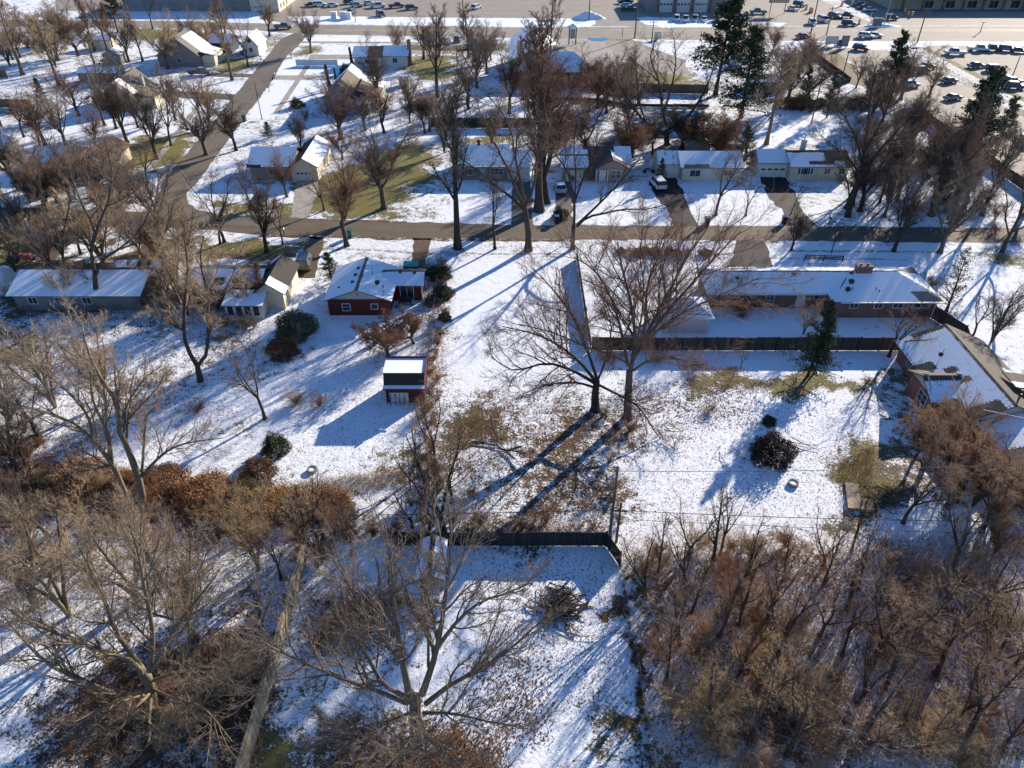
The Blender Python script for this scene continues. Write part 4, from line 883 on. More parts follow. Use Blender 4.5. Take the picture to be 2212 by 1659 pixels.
shed('cream_shed','cream shed with a wide door on the lawn near the main road',-121,-114.5,226,230,2.6,'cream_siding','x',0.8,'roof_grey',0.9,doors=(('S',226,-116,2.0),))
shed('grey_shed','grey gabled shed beside two tall trunks at upper left',-109,-104.5,209,214,2.6,'grey_siding','y',1.2,'roof_grey',0.4)
shed('garden_shed','shed with red-brown doors and a snowy roof in the upper left yards',-107.5,-97.5,191.5,195.5,2.3,'grey_siding','x',0.8,'roof_grey',0.95,doors=(('S',191.5,-100,3.0,2.0,'door_brown'),('S',191.5,-104.5,1.2,2.0,'door_white')))
shed('carport','low white-roofed shed with an open dark front in the upper left yards',-95.5,-90.5,172.5,176,2.0,'dark','x',0.5,'roof_metal',0.95,cat='carport')
shed('lean_to','blue-grey tarp-roofed lean-to behind the white house',33.6,38.2,140.5,145,1.8,'grey_siding','y',1.4,'roof_metal',0.0,0.0,cat='lean-to')
shed('small_shed','small snow-topped shed behind the white house and its lean-to',40.2,44.8,141,144.5,1.9,'wood_grey','x',0.6,'roof_grey',0.95)
shed('yard_shed','low pale shed in the yard behind the grey warehouse shade, far left',-137,-126,152,156,2.0,'wood_pale','x',0.8,'roof_grey',0.9)
# ------------------------------------------------------------------ trees
def unit(v): return v/np.maximum(np.linalg.norm(v, axis=-1, keepdims=True), 1e-9)
def sprout(par, n, rng, t0=0.2, t1=1.0, ang=45, sd=12, lr=0.45, taper=0.45, rr=0.55, up=0.1, wander=0.15, K=5, rmin=0.008, tip=0.35, L=None, side=0.0):
    "n child branches on every parent polyline"
    P, Rr, Ln = par; m, k, _ = P.shape
    idx = np.repeat(np.arange(m), n); N_ = len(idx)
    t = t0+(t1-t0)*((np.tile(np.arange(n), m)+rng.random(N_))/n)
    x = t*(k-1); i = np.minimum(x.astype(int), k-2); f = (x-i)[:, None]
    p = P[idx, i]*(1-f)+P[idx, i+1]*f; tan = unit(P[idx, i+1]-P[idx, i])
    rad = Rr[idx, i]*(1-f[:, 0])+Rr[idx, i+1]*f[:, 0]
    ref = np.where(np.abs(tan[:, 2:3]) > 0.9, np.array([[1.0, 0, 0]]), np.array([[0, 0, 1.0]]))
    u = unit(np.cross(tan, ref)); w = np.cross(tan, u)
    phi = rng.random(N_)*2*math.pi+np.tile(np.arange(n), m)*2.4
    a = np.radians(ang+rng.normal(0, sd, N_))
    d = tan*np.cos(a)[:, None]+(u*np.cos(phi)[:, None]+w*np.sin(phi)[:, None])*np.sin(a)[:, None]
    d = unit(d+np.array([0, 0, up]))
    ln = (Ln[idx]*lr*(1-taper*t) if L is None else np.full(N_, L))*rng.uniform(0.65, 1.3, N_)
    r0 = np.maximum(np.minimum(rad*0.85, rad*rr*rng.uniform(0.8, 1.15, N_)), rmin)
    Q = np.empty((N_, K, 3)); Q[:, 0] = p
    for j in range(1, K):
        Q[:, j] = Q[:, j-1]+d*(ln/(K-1))[:, None]
        d = unit(d+rng.normal(0, wander, (N_, 3))+np.array([0, 0, up*0.6]))
    rr_ = r0[:, None]*np.linspace(1, tip, K)[None, :]
    return Q, rr_, ln
def tubes(groups, name, m, smooth_=True):
    "groups of (polylines, radii, sides) as one mesh"
    V, F, T, off = [], [], [], 0
    for P, Rr, n in groups:
        if n >= 6:      # close the cut ends
            e = P[:, -1:]+unit(P[:, -1:]-P[:, -2:-1])*Rr[:, -1:, None]*0.6
            P = np.concatenate([P, e], 1); Rr = np.concatenate([Rr, Rr[:, -1:]*0.02], 1)
        Mn, K, _ = P.shape
        tan = np.empty_like(P); tan[:, 1:-1] = P[:, 2:]-P[:, :-2]; tan[:, 0] = P[:, 1]-P[:, 0]; tan[:, -1] = P[:, -1]-P[:, -2]
        tan = unit(tan); mean = unit(P[:, -1]-P[:, 0])
        ref = np.where(np.abs(mean[:, 2:3]) > 0.8, np.array([[1.0, 0.1, 0]]), np.array([[0.05, 0, 1.0]]))[:, None, :]
        u = unit(np.cross(tan, np.broadcast_to(ref, tan.shape))); w = np.cross(tan, u)
        an = np.arange(n)*2*math.pi/n
        ring = P[:, :, None, :]+Rr[:, :, None, None]*(u[:, :, None, :]*np.cos(an)[None, None, :, None]+w[:, :, None, :]*np.sin(an)[None, None, :, None])
        V.append(ring.reshape(-1, 3))
        base = off+np.arange(Mn)[:, None, None]*K*n+np.arange(K-1)[None, :, None]*n; a = np.arange(n)[None, None, :]; b = (a+1) % n
        F.append(np.stack([base+a, base+b, base+n+b, base+n+a], -1).reshape(-1, 4)); off += Mn*K*n
    return quad_mesh(name, np.concatenate(V), np.concatenate(F), m, smooth=smooth_)
def chain(pts, r0, r1, K=9, pw=1.0):
    "smooth polyline through points, resampled"
    P = np.array(pts, float); d = np.r_[0, np.cumsum(np.linalg.norm(np.diff(P, axis=0), axis=1))]
    # Catmull-Rom
    E_ = np.vstack([2*P[0]-P[1], P, 2*P[-1]-P[-2]]); out = []
    for q in np.linspace(0, d[-1], K):
        i = min(max(np.searchsorted(d, q)-1, 0), len(P)-2); t = (q-d[i])/max(d[i+1]-d[i], 1e-6)
        a, b, c, e = E_[i], E_[i+1], E_[i+2], E_[i+3]
        out.append(0.5*((2*b)+(-a+c)*t+(2*a-5*b+4*c-e)*t*t+(-a+3*b-3*c+e)*t**3))
    t = np.linspace(0, 1, K)**pw
    return np.array(out), r0+(r1-r0)*t, d[-1]
def stack(chains):
    return np.array([c[0] for c in chains]), np.array([c[1] for c in chains]), np.array([c[2] for c in chains])
def crown_levels(limbs, rng, dens=1.0, l2=(13, 45, 0.42), l3=(9, 42, 0.5), l4=(6, 40, 0.55), l5=(4, 40, 0.62), up=0.12, wander=0.15, t0=0.22, twig=0.011):
    c = lambda n: max(2, int(round(n*dens)))
    a = sprout(limbs, c(l2[0]), rng, t0, 0.98, l2[1], 13, l2[2], 0.45, 0.58, up, wander, 6, 0.035)
    b = sprout(a, c(l3[0]), rng, 0.12, 1.0, l3[1], 14, l3[2], 0.4, 0.55, up, wander, 4, twig*1.5)
    d = sprout(b, c(l4[0]), rng, 0.1, 1.0, l4[1], 15, l4[2], 0.35, 0.6, up*0.6, wander, 3, twig)
    e = sprout(d, c(l5[0]), rng, 0.15, 1.0, l5[1], 16, l5[2], 0.3, 0.7, up*0.4, wander, 2, twig*0.7)
    return a, b, d, e
def make_tree(name, trunk, limbs, rng, wood, twigm, label, cat='tree', loc=(0, 0, 0), flare=True, **kw):
    a, b, d, e = crown_levels(limbs, rng, **kw)
    root = empty(name, loc, label, cat)
    g = [(limbs[0], limbs[1], 6), (a[0], a[1], 4)]
    if trunk is not None: g.insert(0, (trunk[0], trunk[1], 9))
    t = tubes(g, 'trunk', M[wood]); t.parent = root
    c = tubes([(b[0], b[1], 3), (d[0], d[1], 3), (e[0], e[1], 3)], 'crown', M[twigm], False); c.parent = root
    return root
def grow_trunk(rng, h, r, lean=0.03, K=6, taper=0.75):
    P = np.zeros((1, K, 3)); d = np.array([rng.normal(0, lean), rng.normal(0, lean), 1.0])
    for j in range(1, K): P[0, j] = P[0, j-1]+unit(d)*h/(K-1); d = d+np.array([rng.normal(0, lean), rng.normal(0, lean), 0])
    rad = r*np.linspace(1, taper, K)[None, :]; rad[0, 0] *= 1.45; return P, rad, np.array([h])
PROTO = {}
HP = {}       # nominal heights
def norm_h(root):
    z = max(np.max(np.array([v.co.z for v in c.data.vertices])) for c in root.children if c.name.startswith('crown') or c.name.startswith('trunk') or c.name.startswith('foliage'))
    return float(z)
def proto(key, kind, seed, **o):
    rng = np.random.default_rng(seed); H = 16.0
    wood, twig = o.get('wood', 'bark_dark'), o.get('twig', 'twig_dark'); name = o.get('name', 'bare_tree')
    if kind == 'vase':
        tr = grow_trunk(rng, H*0.24, 0.38); li = sprout(tr, o.get('n', 6), rng, 0.72, 1.0, o.get('ang', 27), 7, 2.5, 0.0, 0.62, 0.16, 0.07, 9, 0.1, 0.2)
        r = make_tree(name, tr, li, rng, wood, twig, 'x', dens=o.get('dens', 1.0), up=0.12, t0=0.2)
    elif kind == 'tall':
        tr = grow_trunk(rng, H*0.86, 0.3, 0.02, 10, 0.16); li = sprout(tr, o.get('n', 16), rng, 0.28, 0.98, o.get('ang', 38), 8, 0.42, 0.6, 0.5, 0.2, 0.07, 7, 0.05, 0.3)
        r = make_tree(name, tr, li, rng, wood, twig, 'x', dens=o.get('dens', 0.8), up=0.14, t0=0.15)
    elif kind == 'spread':
        tr = grow_trunk(rng, H*0.2, 0.42); li = sprout(tr, o.get('n', 7), rng, 0.6, 1.0, o.get('ang', 48), 10, 3.0, 0.0, 0.6, 0.12, 0.16, 10, 0.1, 0.2)
        r = make_tree(name, tr, li, rng, wood, twig, 'x', dens=o.get('dens', 1.05), up=0.1, t0=0.2, wander=0.2)
    elif kind == 'lanky':
        tr = grow_trunk(rng, H*0.3, 0.28, 0.05); li = sprout(tr, o.get('n', 4), rng, 0.8, 1.0, o.get('ang', 26), 8, 2.0, 0.0, 0.7, 0.12, 0.12, 9, 0.09, 0.25)
        r = make_tree(name, tr, li, rng, wood, twig, 'x', dens=o.get('dens', 0.72), up=0.14, t0=0.3, wander=0.2)
    elif kind == 'multi':
        st = [chain([(0, 0, 0), (0.5*math.cos(a), 0.5*math.sin(a), H*0.2), (2.2*math.cos(a+.3), 2.2*math.sin(a+.3), H*0.55), (3.4*math.cos(a+.2), 3.4*math.sin(a+.2), H*0.9)], 0.24, 0.04) for a in rng.random(o.get('n', 4))*0.8+np.arange(o.get('n', 4))*2*math.pi/o.get('n', 4)]
        r = make_tree(name, None, stack(st), rng, wood, twig, 'x', dens=o.get('dens', 0.95), up=0.14, t0=0.25, l2=(14, 42, 0.33))
    elif kind == 'bushy':      # small rounded garden tree
        tr = grow_trunk(rng, H*0.22, 0.5, 0.08); li = sprout(tr, 9, rng, 0.6, 1.0, 48, 12, 2.6, 0.0, 0.5, 0.12, 0.16, 7, 0.1, 0.2)
        r = make_tree(name, tr, li, rng, wood, twig, 'x', dens=o.get('dens', 1.15), up=0.05, t0=0.15, twig=0.02, l5=(4, 50, 0.7))
    elif kind == 'shrub':
        n = o.get('n', 16); st = []
        for i in range(n):
            a = rng.random()*6.28; s = rng.uniform(0.15, 0.75)*H*o.get('wide', 1.0); zt = H*rng.uniform(0.6, 0.95)
            st.append(chain([(rng.normal(0, .8), rng.normal(0, .8), 0), (s*.35*math.cos(a), s*.35*math.sin(a), zt*.5), (s*math.cos(a+.2), s*math.sin(a+.2), zt)], 0.16, 0.04, 6))
        root = empty(name, (0, 0, 0), 'x', 'shrub'); li = stack(st)
        b = sprout(li, 9, rng, 0.15, 1.0, 42, 14, 0.36, 0.3, 0.6, 0.08, 0.2, 4, 0.05); d = sprout(b, 7, rng, 0.1, 1.0, 45, 16, 0.55, 0.3, 0.7, 0.03, 0.2, 3, 0.045); e = sprout(d, 3, rng, 0.1, 1.0, 48, 16, 0.65, 0.3, 0.7, 0.0, 0.2, 2, 0.03)
        c = tubes([(li[0], li[1], 4), (b[0], b[1], 3), (d[0], d[1], 3), (e[0], e[1], 3)], 'crown', M[twig], False); c.parent = root; r = root
    elif kind == 'fir':
        tr = grow_trunk(rng, H*0.97, o.get('r', 0.24), 0.012, 8, 0.1); nb = o.get('n', 110)
        br = sprout(tr, nb, rng, o.get('t0', 0.1), 0.99, o.get('ang', 78), 10, o.get('w', 0.34), 0.93*o.get('tp', 1.0), 0.35, o.get('up', 0.0), 0.05, 5, 0.015, 0.3)
        sub = sprout(br, 7, rng, 0.15, 1.0, 50, 12, 0.38, 0.4, 0.6, -0.08, 0.1, 3, 0.01)
        root = empty(name, (0, 0, 0), 'x', 'conifer'); t = tubes([(tr[0], tr[1], 8), (br[0], br[1], 3)], 'trunk', M[wood]); t.parent = root
        f = needles(np.concatenate([sub[0].reshape(-1, 3), br[0][:, 2:].reshape(-1, 3)]), rng, o.get('per', 4), o.get('size', 0.4), M[twig]); f.parent = root; r = root
    elif kind == 'yew':        # clipped or wild evergreen mound
        root = empty(name, (0, 0, 0), 'x', 'shrub'); n = o.get('n', 9000)
        q = unit(rng.normal(0, 1, (n, 3))); q[:, 2] = np.abs(q[:, 2]); lump = 1+0.22*np.sin(q[:, 0]*5+seed)*np.sin(q[:, 1]*4+1)+0.12*np.sin(q[:, 2]*9+q[:, 0]*6)
        q = q*(lump*rng.uniform(0.55, 1.0, n)**0.6)[:, None]*np.array([o.get('wx', 14.0), o.get('wx', 14.0), H])
        f = needles(q, rng, 1, o.get('size', 1.5), M[twig]); f.parent = root
        st = stack([chain([(0, 0, 0), (rng.normal(0, 1.5), rng.normal(0, 1.5), H*.4), (rng.normal(0, 3.5), rng.normal(0, 3.5), H*.85)], 0.3, 0.06, 5) for _ in range(6)])
        t = tubes([(st[0], st[1], 4)], 'stem', M[wood]); t.parent = root; r = root
    HP[key] = norm_h(r); PROTO[key] = [r, False]; return r
def needles(pts, rng, per, size, m):
    c = np.repeat(pts, per, axis=0); n = len(c); c = c+rng.normal(0, size*0.35, (n, 3))
    u = unit(rng.normal(0, 1, (n, 3))+np.array([0, 0, -0.1])); w = unit(np.cross(u, rng.normal(0, 1, (n, 3))))
    s = size*rng.uniform(0.5, 1.2, (n, 1)); a = u*s*0.5; b = w*s*0.22
    V = np.stack([c-a-b*0.4, c-a*0.1+b, c+a, c+a*0.1-b], 1).reshape(-1, 3)
    return quad_mesh('foliage', V, np.arange(n*4).reshape(n, 4), m)

proto('V1','vase',11); proto('V2','vase',12,n=7,ang=31,twig='twig_grey',wood='bark_grey'); proto('V3','vase',13,n=5,ang=24,twig='twig_red')
proto('S1','spread',21); proto('S2','spread',22,n=6,ang=52,twig='twig_red')
proto('T1','tall',31,twig='twig_grey'); proto('T2','tall',32,n=20,ang=30,twig='twig_red'); proto('T3','tall',33,n=13,ang=44,wood='bark_grey',twig='twig_tan')
proto('L1','lanky',41); proto('L2','lanky',42,n=3,ang=20); proto('L3','lanky',43,n=5,ang=32,twig='twig_grey')
proto('M1','multi',51,twig='twig_tan',wood='bark_lichen'); proto('M2','multi',52,n=5,twig='twig_grey')
proto('K1','lanky',45,n=4,ang=22,dens=0.5,twig='twig_red'); proto('K2','tall',46,n=13,ang=40,dens=0.5,twig='twig_red'); proto('K3','vase',47,n=4,ang=24,dens=0.58,twig='twig_tan')
proto('B1','bushy',61,twig='twig_red',name='garden_tree'); proto('B2','bushy',62,twig='twig_rust',name='garden_tree',dens=1.05)
proto('H1','shrub',71,twig='twig_red',name='bare_shrub'); proto('H2','shrub',72,twig='twig_tan',name='bare_shrub',n=20); proto('H3','shrub',73,twig='twig_grey',name='bare_shrub',wide=1.3)
proto('C1','fir',81,twig='needle',name='spruce_tree'); proto('C2','fir',82,twig='needle',name='pine_tree',t0=0.25,n=75,w=0.27,tp=0.85,ang=66,per=5,size=0.45); proto('C3','fir',83,twig='needle_pale',name='larch_tree',n=90,w=0.25,tp=0.8,ang=62,up=0.1,per=1,size=0.35)
proto('C4','fir',84,twig='needle',name='columnar_evergreen',n=170,t0=0.02,w=0.14,tp=0.7,ang=40,up=0.3,per=4,size=0.45)
proto('Y1','yew',91,twig='needle',name='evergreen_shrub'); proto('Y2','yew',92,twig='needle_pale',name='evergreen_shrub',wx=16); proto('Y3','yew',93,twig='leaf_brown',name='dry_shrub',wx=17)

def plant(key, x, y, height, w, rz, label, cat=None, group=None, lean=(0, 0), wood=None, twig=None, name=None):
    src, used = PROTO[key]
    if used: o = copy_tree(src)
    else: o = src; PROTO[key][1] = True
    if name: o.name = name
    s = height/HP[key]; o.scale = (s*w, s*w, s); o.location = (x, y, -0.03); o.rotation_euler = (R(lean[1]), R(lean[0]), R(rz))
    o['label'] = label
    if cat: o['category'] = cat
    if group: o['group'] = group
    elif 'group' in o: del o['group']
    for c in o.children:
        k = wood if c.name.startswith(('trunk', 'stem')) else twig
        if k:
            c.material_slots[0].link = 'OBJECT'; c.material_slots[0].material = M[k]
        elif c.material_slots[0].link == 'OBJECT':
            c.material_slots[0].link = 'DATA'
    return o
def tree_px(key, u, v, tv, w, rz, label, **k):
    x, y = G(u, v); return plant(key, x, y, A(u, tv, y)[2], w, rz, label, **k)

# hero trees: limbs follow the photo, each at its own depth
def hero(label, base, limbs, seed, wood, twigm, dens=1.0, trunk=None, name='bare_tree', **kw):
    "limbs: (start radius, end radius, [(u, v, depth offset), ...])"
    X, Y = G(*base); rng = np.random.default_rng(seed); ch = []
    for r0, r1, pts in limbs:
        P = [np.array(A(u, v, Y+dy))-np.array([X, Y, 0]) for u, v, dy in pts]
        ch.append(chain(P, r0, r1, 10))
    tr = None
    if trunk:
        r0, r1, pts = trunk; P = [np.array([0, 0, -0.1])]+[np.array(A(u, v, Y+dy))-np.array([X, Y, 0]) for u, v, dy in pts]
        c = chain(P, r0, r1, 8); c[1][0] *= 1.3; tr = stack([c])
    return make_tree(name, tr, stack(ch), rng, wood, twigm, label, loc=(X, Y, 0), dens=dens, **kw)
# --- hero trees
hero('huge bare tree with fanning grey limbs right of centre, by the board fence corner', (1356,903), [
 (.24,.05,[(1362,800,0),(1372,740,.3),(1364,660,.8),(1344,580,1.5),(1334,520,2)]),
 (.20,.05,[(1356,790,0),(1346,735,-.3),(1326,660,-.5),(1290,590,-1),(1240,555,-1.5)]),
 (.22,.05,[(1366,780,0),(1392,715,1),(1398,620,2),(1420,560,3),(1440,510,4)]),
 (.22,.05,[(1366,770,0),(1402,712,-.5),(1440,640,0),(1482,560,1),(1530,490,2)]),
 (.20,.05,[(1370,770,0),(1420,700,-1),(1490,618,-1.2),(1550,550,-1),(1600,500,-.5)]),
 (.15,.04,[(1366,776,0),(1430,705,-2),(1490,668,-3),(1560,635,-4),(1640,600,-5)]),
 (.13,.04,[(1360,790,0),(1330,770,-2),(1262,748,-3),(1200,720,-4),(1120,700,-5)]),
 (.13,.04,[(1362,800,0),(1385,690,2.5),(1390,610,4),(1382,550,5),(1390,500,6)]),
 (.12,.03,[(1368,800,0),(1400,780,-2.5),(1450,770,-4),(1500,790,-5),(1560,800,-6)]),
 ], 101, 'bark_grey', 'twig_red', 1.0, (.48,.34,[(1357,860,0),(1360,800,0)]), l2=(17,40,.46),l3=(11,38,.45),l4=(6,38,.5),l5=(3,38,.6))
hero('leaning bare tree with long low limbs reaching left over the open field', (1286,886), [
 (.20,.04,[(1288,830,0),(1240,802,-.5),(1180,785,-1),(1110,800,-1.5),(1060,770,-2)]),
 (.20,.04,[(1288,826,0),(1255,785,0),(1205,745,.5),(1150,720,1),(1085,705,1)]),
 (.20,.04,[(1290,820,0),(1270,760,.5),(1240,690,1),(1190,620,2),(1150,580,3)]),
 (.15,.03,[(1290,830,0),(1330,850,-1.5),(1380,880,-3),(1420,940,-4.5),(1445,962,-5)]),
 (.15,.03,[(1288,838,0),(1240,826,-1.5),(1180,832,-2.5),(1130,850,-3.5)]),
 (.12,.03,[(1292,820,0),(1310,770,-.5),(1320,700,-.5),(1300,640,0)]),
 ], 102, 'bark_dark', 'twig_red', 1.0, (.5,.32,[(1286,850,0),(1290,822,0)]), l2=(15,40,.44),l3=(10,38,.45),l4=(6,38,.5),l5=(3,38,.6))
hero('tall forked tree with two bare trunks rising from the brown hedgerow at left', (304,1104), [
 (.30,.06,[(297,1026,0),(275,966,0),(256,925,0),(256,876,.5),(226,831,1),(190,760,2),(175,690,3)]),
 (.26,.06,[(272,1072,-.4),(241,1001,-.8),(176,926,-1.2),(120,898,-2),(26,871,-3)]),
 (.16,.05,[(243,1006,-.8),(236,950,-.5),(226,920,-.5),(200,863,0),(195,780,1)]),
 (.16,.04,[(304,1040,.3),(317,1016,.6),(356,978,1.2),(400,958,1.8),(482,946,2.5)]),
 (.14,.04,[(305,1030,.3),(308,1001,.5),(313,930,1),(320,890,1.5),(352,872,2)]),
 (.12,.04,[(258,930,.2),(272,880,1),(310,820,2),(350,790,3)]),
 (.12,.04,[(200,950,-1),(190,900,-1),(150,850,-.8),(90,800,-.5),(40,760,0)]),
 ], 103, 'bark_lichen', 'twig_pale', 1.0, (.44,.34,[(305,1070,0),(297,1026,0)]), l2=(13,40,.42),l3=(9,38,.45),l4=(5,36,.5),l5=(3,36,.6),twig=.013)
hero('wide bare tree with lichen-pale limbs spreading over the lower left corner', (326,1530), [
 (.22,.05,[(312,1470,0),(292,1433,0),(235,1410,0),(175,1390,0),(62,1341,-.5),(10,1310,-1)]),
 (.20,.05,[(314,1480,0),(270,1500,-1),(200,1480,-1.5),(107,1436,-2),(50,1381,-2),(8,1330,-2)]),
 (.22,.05,[(316,1460,0),(290,1420,.6),(252,1366,1),(222,1286,2),(196,1230,3),(170,1180,4)]),
 (.20,.05,[(322,1450,0),(330,1386,.5),(325,1333,1),(311,1266,1.5),(300,1200,2),(280,1130,3)]),
 (.18,.04,[(326,1450,0),(350,1410,.3),(370,1366,.8),(425,1296,1.5),(470,1240,2)]),
 (.13,.03,[(322,1500,-.5),(290,1530,-2),(217,1581,-4),(162,1636,-5.5)]),
 (.13,.03,[(326,1510,-.5),(322,1560,-3),(320,1608,-5),(275,1656,-6.5)]),
 (.12,.03,[(318,1500,-.3),(280,1510,-2),(220,1530,-3.5),(150,1566,-5)]),
 (.12,.03,[(330,1470,0),(390,1450,-1),(440,1440,-1.5),(520,1400,-1.5)]),
 (.12,.03,[(332,1490,0),(380,1510,-2.5),(440,1530,-4),(500,1600,-6)]),
 ], 104, 'bark_lichen', 'twig_grey', 0.84, (.42,.3,[(326,1495,0),(318,1460,0)]), l2=(16,38,.46),l3=(11,36,.45),l4=(6,36,.5),l5=(3,36,.6),twig=.012)
hero('nearest big bare tree with a thick crotch, filling the bottom centre over the shed', (900,1600), [
 (0.256,0.048,[(884,1500,0),(868,1421,0),(850,1310,.5),(846,1220,1),(830,1130,2)]),
 (0.240,0.048,[(912,1500,.2),(945,1396,.6),(964,1271,1.2),(974,1180,2),(968,1090,3)]),
 (0.192,0.040,[(920,1520,0),(975,1478,0),(1030,1450,.3),(1103,1401,.8),(1180,1330,1.5)]),
 (0.144,0.040,[(944,1400,.6),(990,1340,.6),(1040,1300,.8),(1090,1283,1),(1150,1258,1.5)]),
 (0.192,0.040,[(884,1510,-.2),(828,1476,-.6),(795,1421,-.8),(765,1383,-1),(720,1340,-1)]),
 (0.176,0.040,[(880,1520,-.4),(803,1488,-1),(740,1466,-1.3),(678,1440,-1.8),(590,1401,-2.4),(540,1365,-3)]),
 (0.136,0.032,[(915,1540,-.4),(960,1540,-1.5),(1003,1546,-2),(1060,1560,-2.8),(1130,1570,-3.5)]),
 (0.120,0.032,[(900,1550,-.6),(890,1590,-3),(860,1630,-5),(820,1665,-7)]),
 (0.120,0.032,[(905,1550,-.6),(930,1600,-3),(980,1640,-5),(1030,1690,-7)]),
 (0.120,0.032,[(868,1430,0),(820,1370,0),(780,1310,.3),(740,1240,.6),(700,1180,1)]),
 (0.112,0.032,[(925,1440,.5),(925,1360,1.2),(920,1290,2),(905,1220,3),(900,1150,4)]),
 (0.112,0.032,[(886,1540,-.5),(830,1560,-2.5),(770,1570,-3.5),(690,1580,-5)]),
 ], 105, 'bark_grey', 'twig_grey', 0.86, (.46,.36,[(898,1560,0),(896,1505,0)]), l2=(18,38,.46),l3=(11,36,.45),l4=(6,36,.5),l5=(3,36,.6),twig=.012)
hero('Y-shaped bare tree with dark trunks behind the snowy back yard at left', (433,823), [
 (.24,.05,[(424,788,0),(404,750,0),(397,713,0),(400,638,.4),(405,570,1),(395,500,2)]),
 (.22,.05,[(430,786,0),(447,758,0),(450,663,.3),(442,608,.6),(432,560,1),(440,510,2)]),
 (.12,.03,[(398,716,0),(370,700,-1),(345,685,-1.5),(316,673,-2)]),
 (.12,.03,[(448,690,.2),(470,650,.5),(500,600,1),(520,540,2)]),
 (.10,.03,[(400,660,.2),(375,610,.8),(350,560,1.4),(330,510,2)]),
 ], 106, 'bark_dark', 'twig_tan', 0.95, (.36,.28,[(428,800,0),(426,785,0)]), l2=(11,46,.34))
hero('stout dark-trunked bare tree in front of the long left ranch house', (211,664), [
 (.24,.05,[(204,590,0),(197,538,0),(204,495,.3),(176,438,.6),(150,370,1.5)]),
 (.20,.05,[(206,600,0),(222,560,.3),(250,543,.6),(300,500,1),(330,440,2)]),
 (.18,.05,[(200,530,0),(215,480,.4),(235,430,.8),(240,360,1.5),(225,300,2)]),
 (.15,.04,[(204,560,0),(180,520,-.6),(150,490,-1),(100,470,-1.4)]),
 ], 107, 'bark_dark', 'twig_grey', 0.85, (.42,.3,[(208,630,0),(205,592,0)]), l2=(10,46,.36))
hero('thin twin-trunked bare tree left of the stout tree, against the ranch roof', (146,634), [
 (.18,.04,[(145,600,0),(135,553,0),(122,500,.4),(96,438,1),(80,360,2)]),
 (.18,.04,[(143,610,-.2),(120,585,-.4),(70,538,-.7),(30,505,-1),(0,470,-1)]),
 (.14,.04,[(136,560,0),(138,500,.4),(150,440,1),(148,380,1.6)]),
 ], 108, 'bark_dark', 'twig_grey', 0.8, (.26,.22,[(146,620,0),(145,605,0)]), l2=(9,46,.36))
hero('street tree with one long limb sweeping right above the road, near the field corner', (1237,538), [
 (.22,.05,[(1240,480,0),(1240,430,0),(1225,370,.5),(1190,320,1),(1160,260,2)]),
 (.20,.05,[(1246,490,0),(1268,470,-.2),(1300,462,-.5),(1350,452,-.8),(1400,452,-1),(1440,440,-1)]),
 (.20,.05,[(1246,486,0),(1282,452,.2),(1318,416,.5),(1350,380,1),(1390,330,2)]),
 (.18,.05,[(1240,440,0),(1258,390,.5),(1280,340,1),(1300,290,1.6)]),
 (.14,.04,[(1242,430,0),(1243,370,.6),(1240,310,1.2),(1250,240,2)]),
 ], 109, 'bark_dark', 'twig_dark', 0.85, (.36,.28,[(1238,505,0),(1240,482,0)]), l2=(9,46,.34))
hero('broad twisted old tree with heavy dark limbs in the back yards, top centre right', (1441,312), [
 (.34,.06,[(1438,290,0),(1392,262,-.6),(1368,230,-1),(1340,190,-1.2),(1330,150,-1)]),
 (.32,.06,[(1440,270,0),(1431,237,.3),(1423,175,.8),(1405,125,1.6),(1420,75,2.4)]),
 (.32,.06,[(1443,280,0),(1481,257,.2),(1505,225,.4),(1530,180,1),(1545,130,1.6)]),
 (.24,.05,[(1434,240,.3),(1450,190,.5),(1460,130,1),(1455,80,2)]),
 (.20,.05,[(1442,290,0),(1470,272,-1.4),(1500,265,-2.2),(1560,245,-3)]),
 (.20,.05,[(1440,290,0),(1410,285,-1.4),(1370,275,-2.4),(1320,262,-3)]),
 (.18,.05,[(1394,262,-.6),(1380,215,0),(1375,160,.8),(1370,110,1.6)]),
 ], 110, 'bark_dark', 'twig_dark', 1.0, (.6,.45,[(1440,300,0),(1440,282,0)]), l2=(10,48,.36))
hero('great oak-like bare tree right of the cream house, leaning crown over the verge', (1831,468), [
 (.30,.06,[(1842,420,0),(1860,370,.2),(1870,300,.8),(1880,220,1.6),(1890,150,2.5)]),
 (.24,.05,[(1850,395,0),(1885,345,-.3),(1910,312,-.5),(1950,270,-.5),(2000,215,0)]),
 (.22,.05,[(1862,360,.2),(1850,300,.2),(1825,255,.4),(1800,220,.8)]),
 (.20,.05,[(1866,330,.5),(1900,270,.8),(1925,210,1.4),(1935,150,2)]),
 (.18,.04,[(1858,375,0),(1830,340,-1),(1800,315,-1.6),(1770,290,-2)]),
 (.16,.04,[(1846,400,0),(1880,380,-1.5),(1920,360,-2.5),(1970,335,-3)]),
 ], 111, 'bark_dark', 'twig_dark', 1.1, (.5,.38,[(1836,445,0),(1841,425,0)]), l2=(11,46,.36))
hero('bare tree at the right edge casting a long forked shadow on the snow', (2164,545), [
 (.24,.05,[(2178,515,0),(2196,480,0),(2214,440,.4),(2240,380,1),(2260,320,2)]),
 (.14,.04,[(2180,510,0),(2172,470,-.5),(2176,440,-.8),(2168,390,-1)]),
 (.16,.04,[(2186,500,0),(2212,490,-.6),(2240,470,-1),(2280,440,-1)]),
 (.14,.04,[(2200,470,0),(2212,420,.6),(2220,360,1.2)]),
 ], 112, 'bark_dark', 'twig_dark', 0.8, (.34,.27,[(2170,530,0),(2178,513,0)]), l2=(9,46,.36))
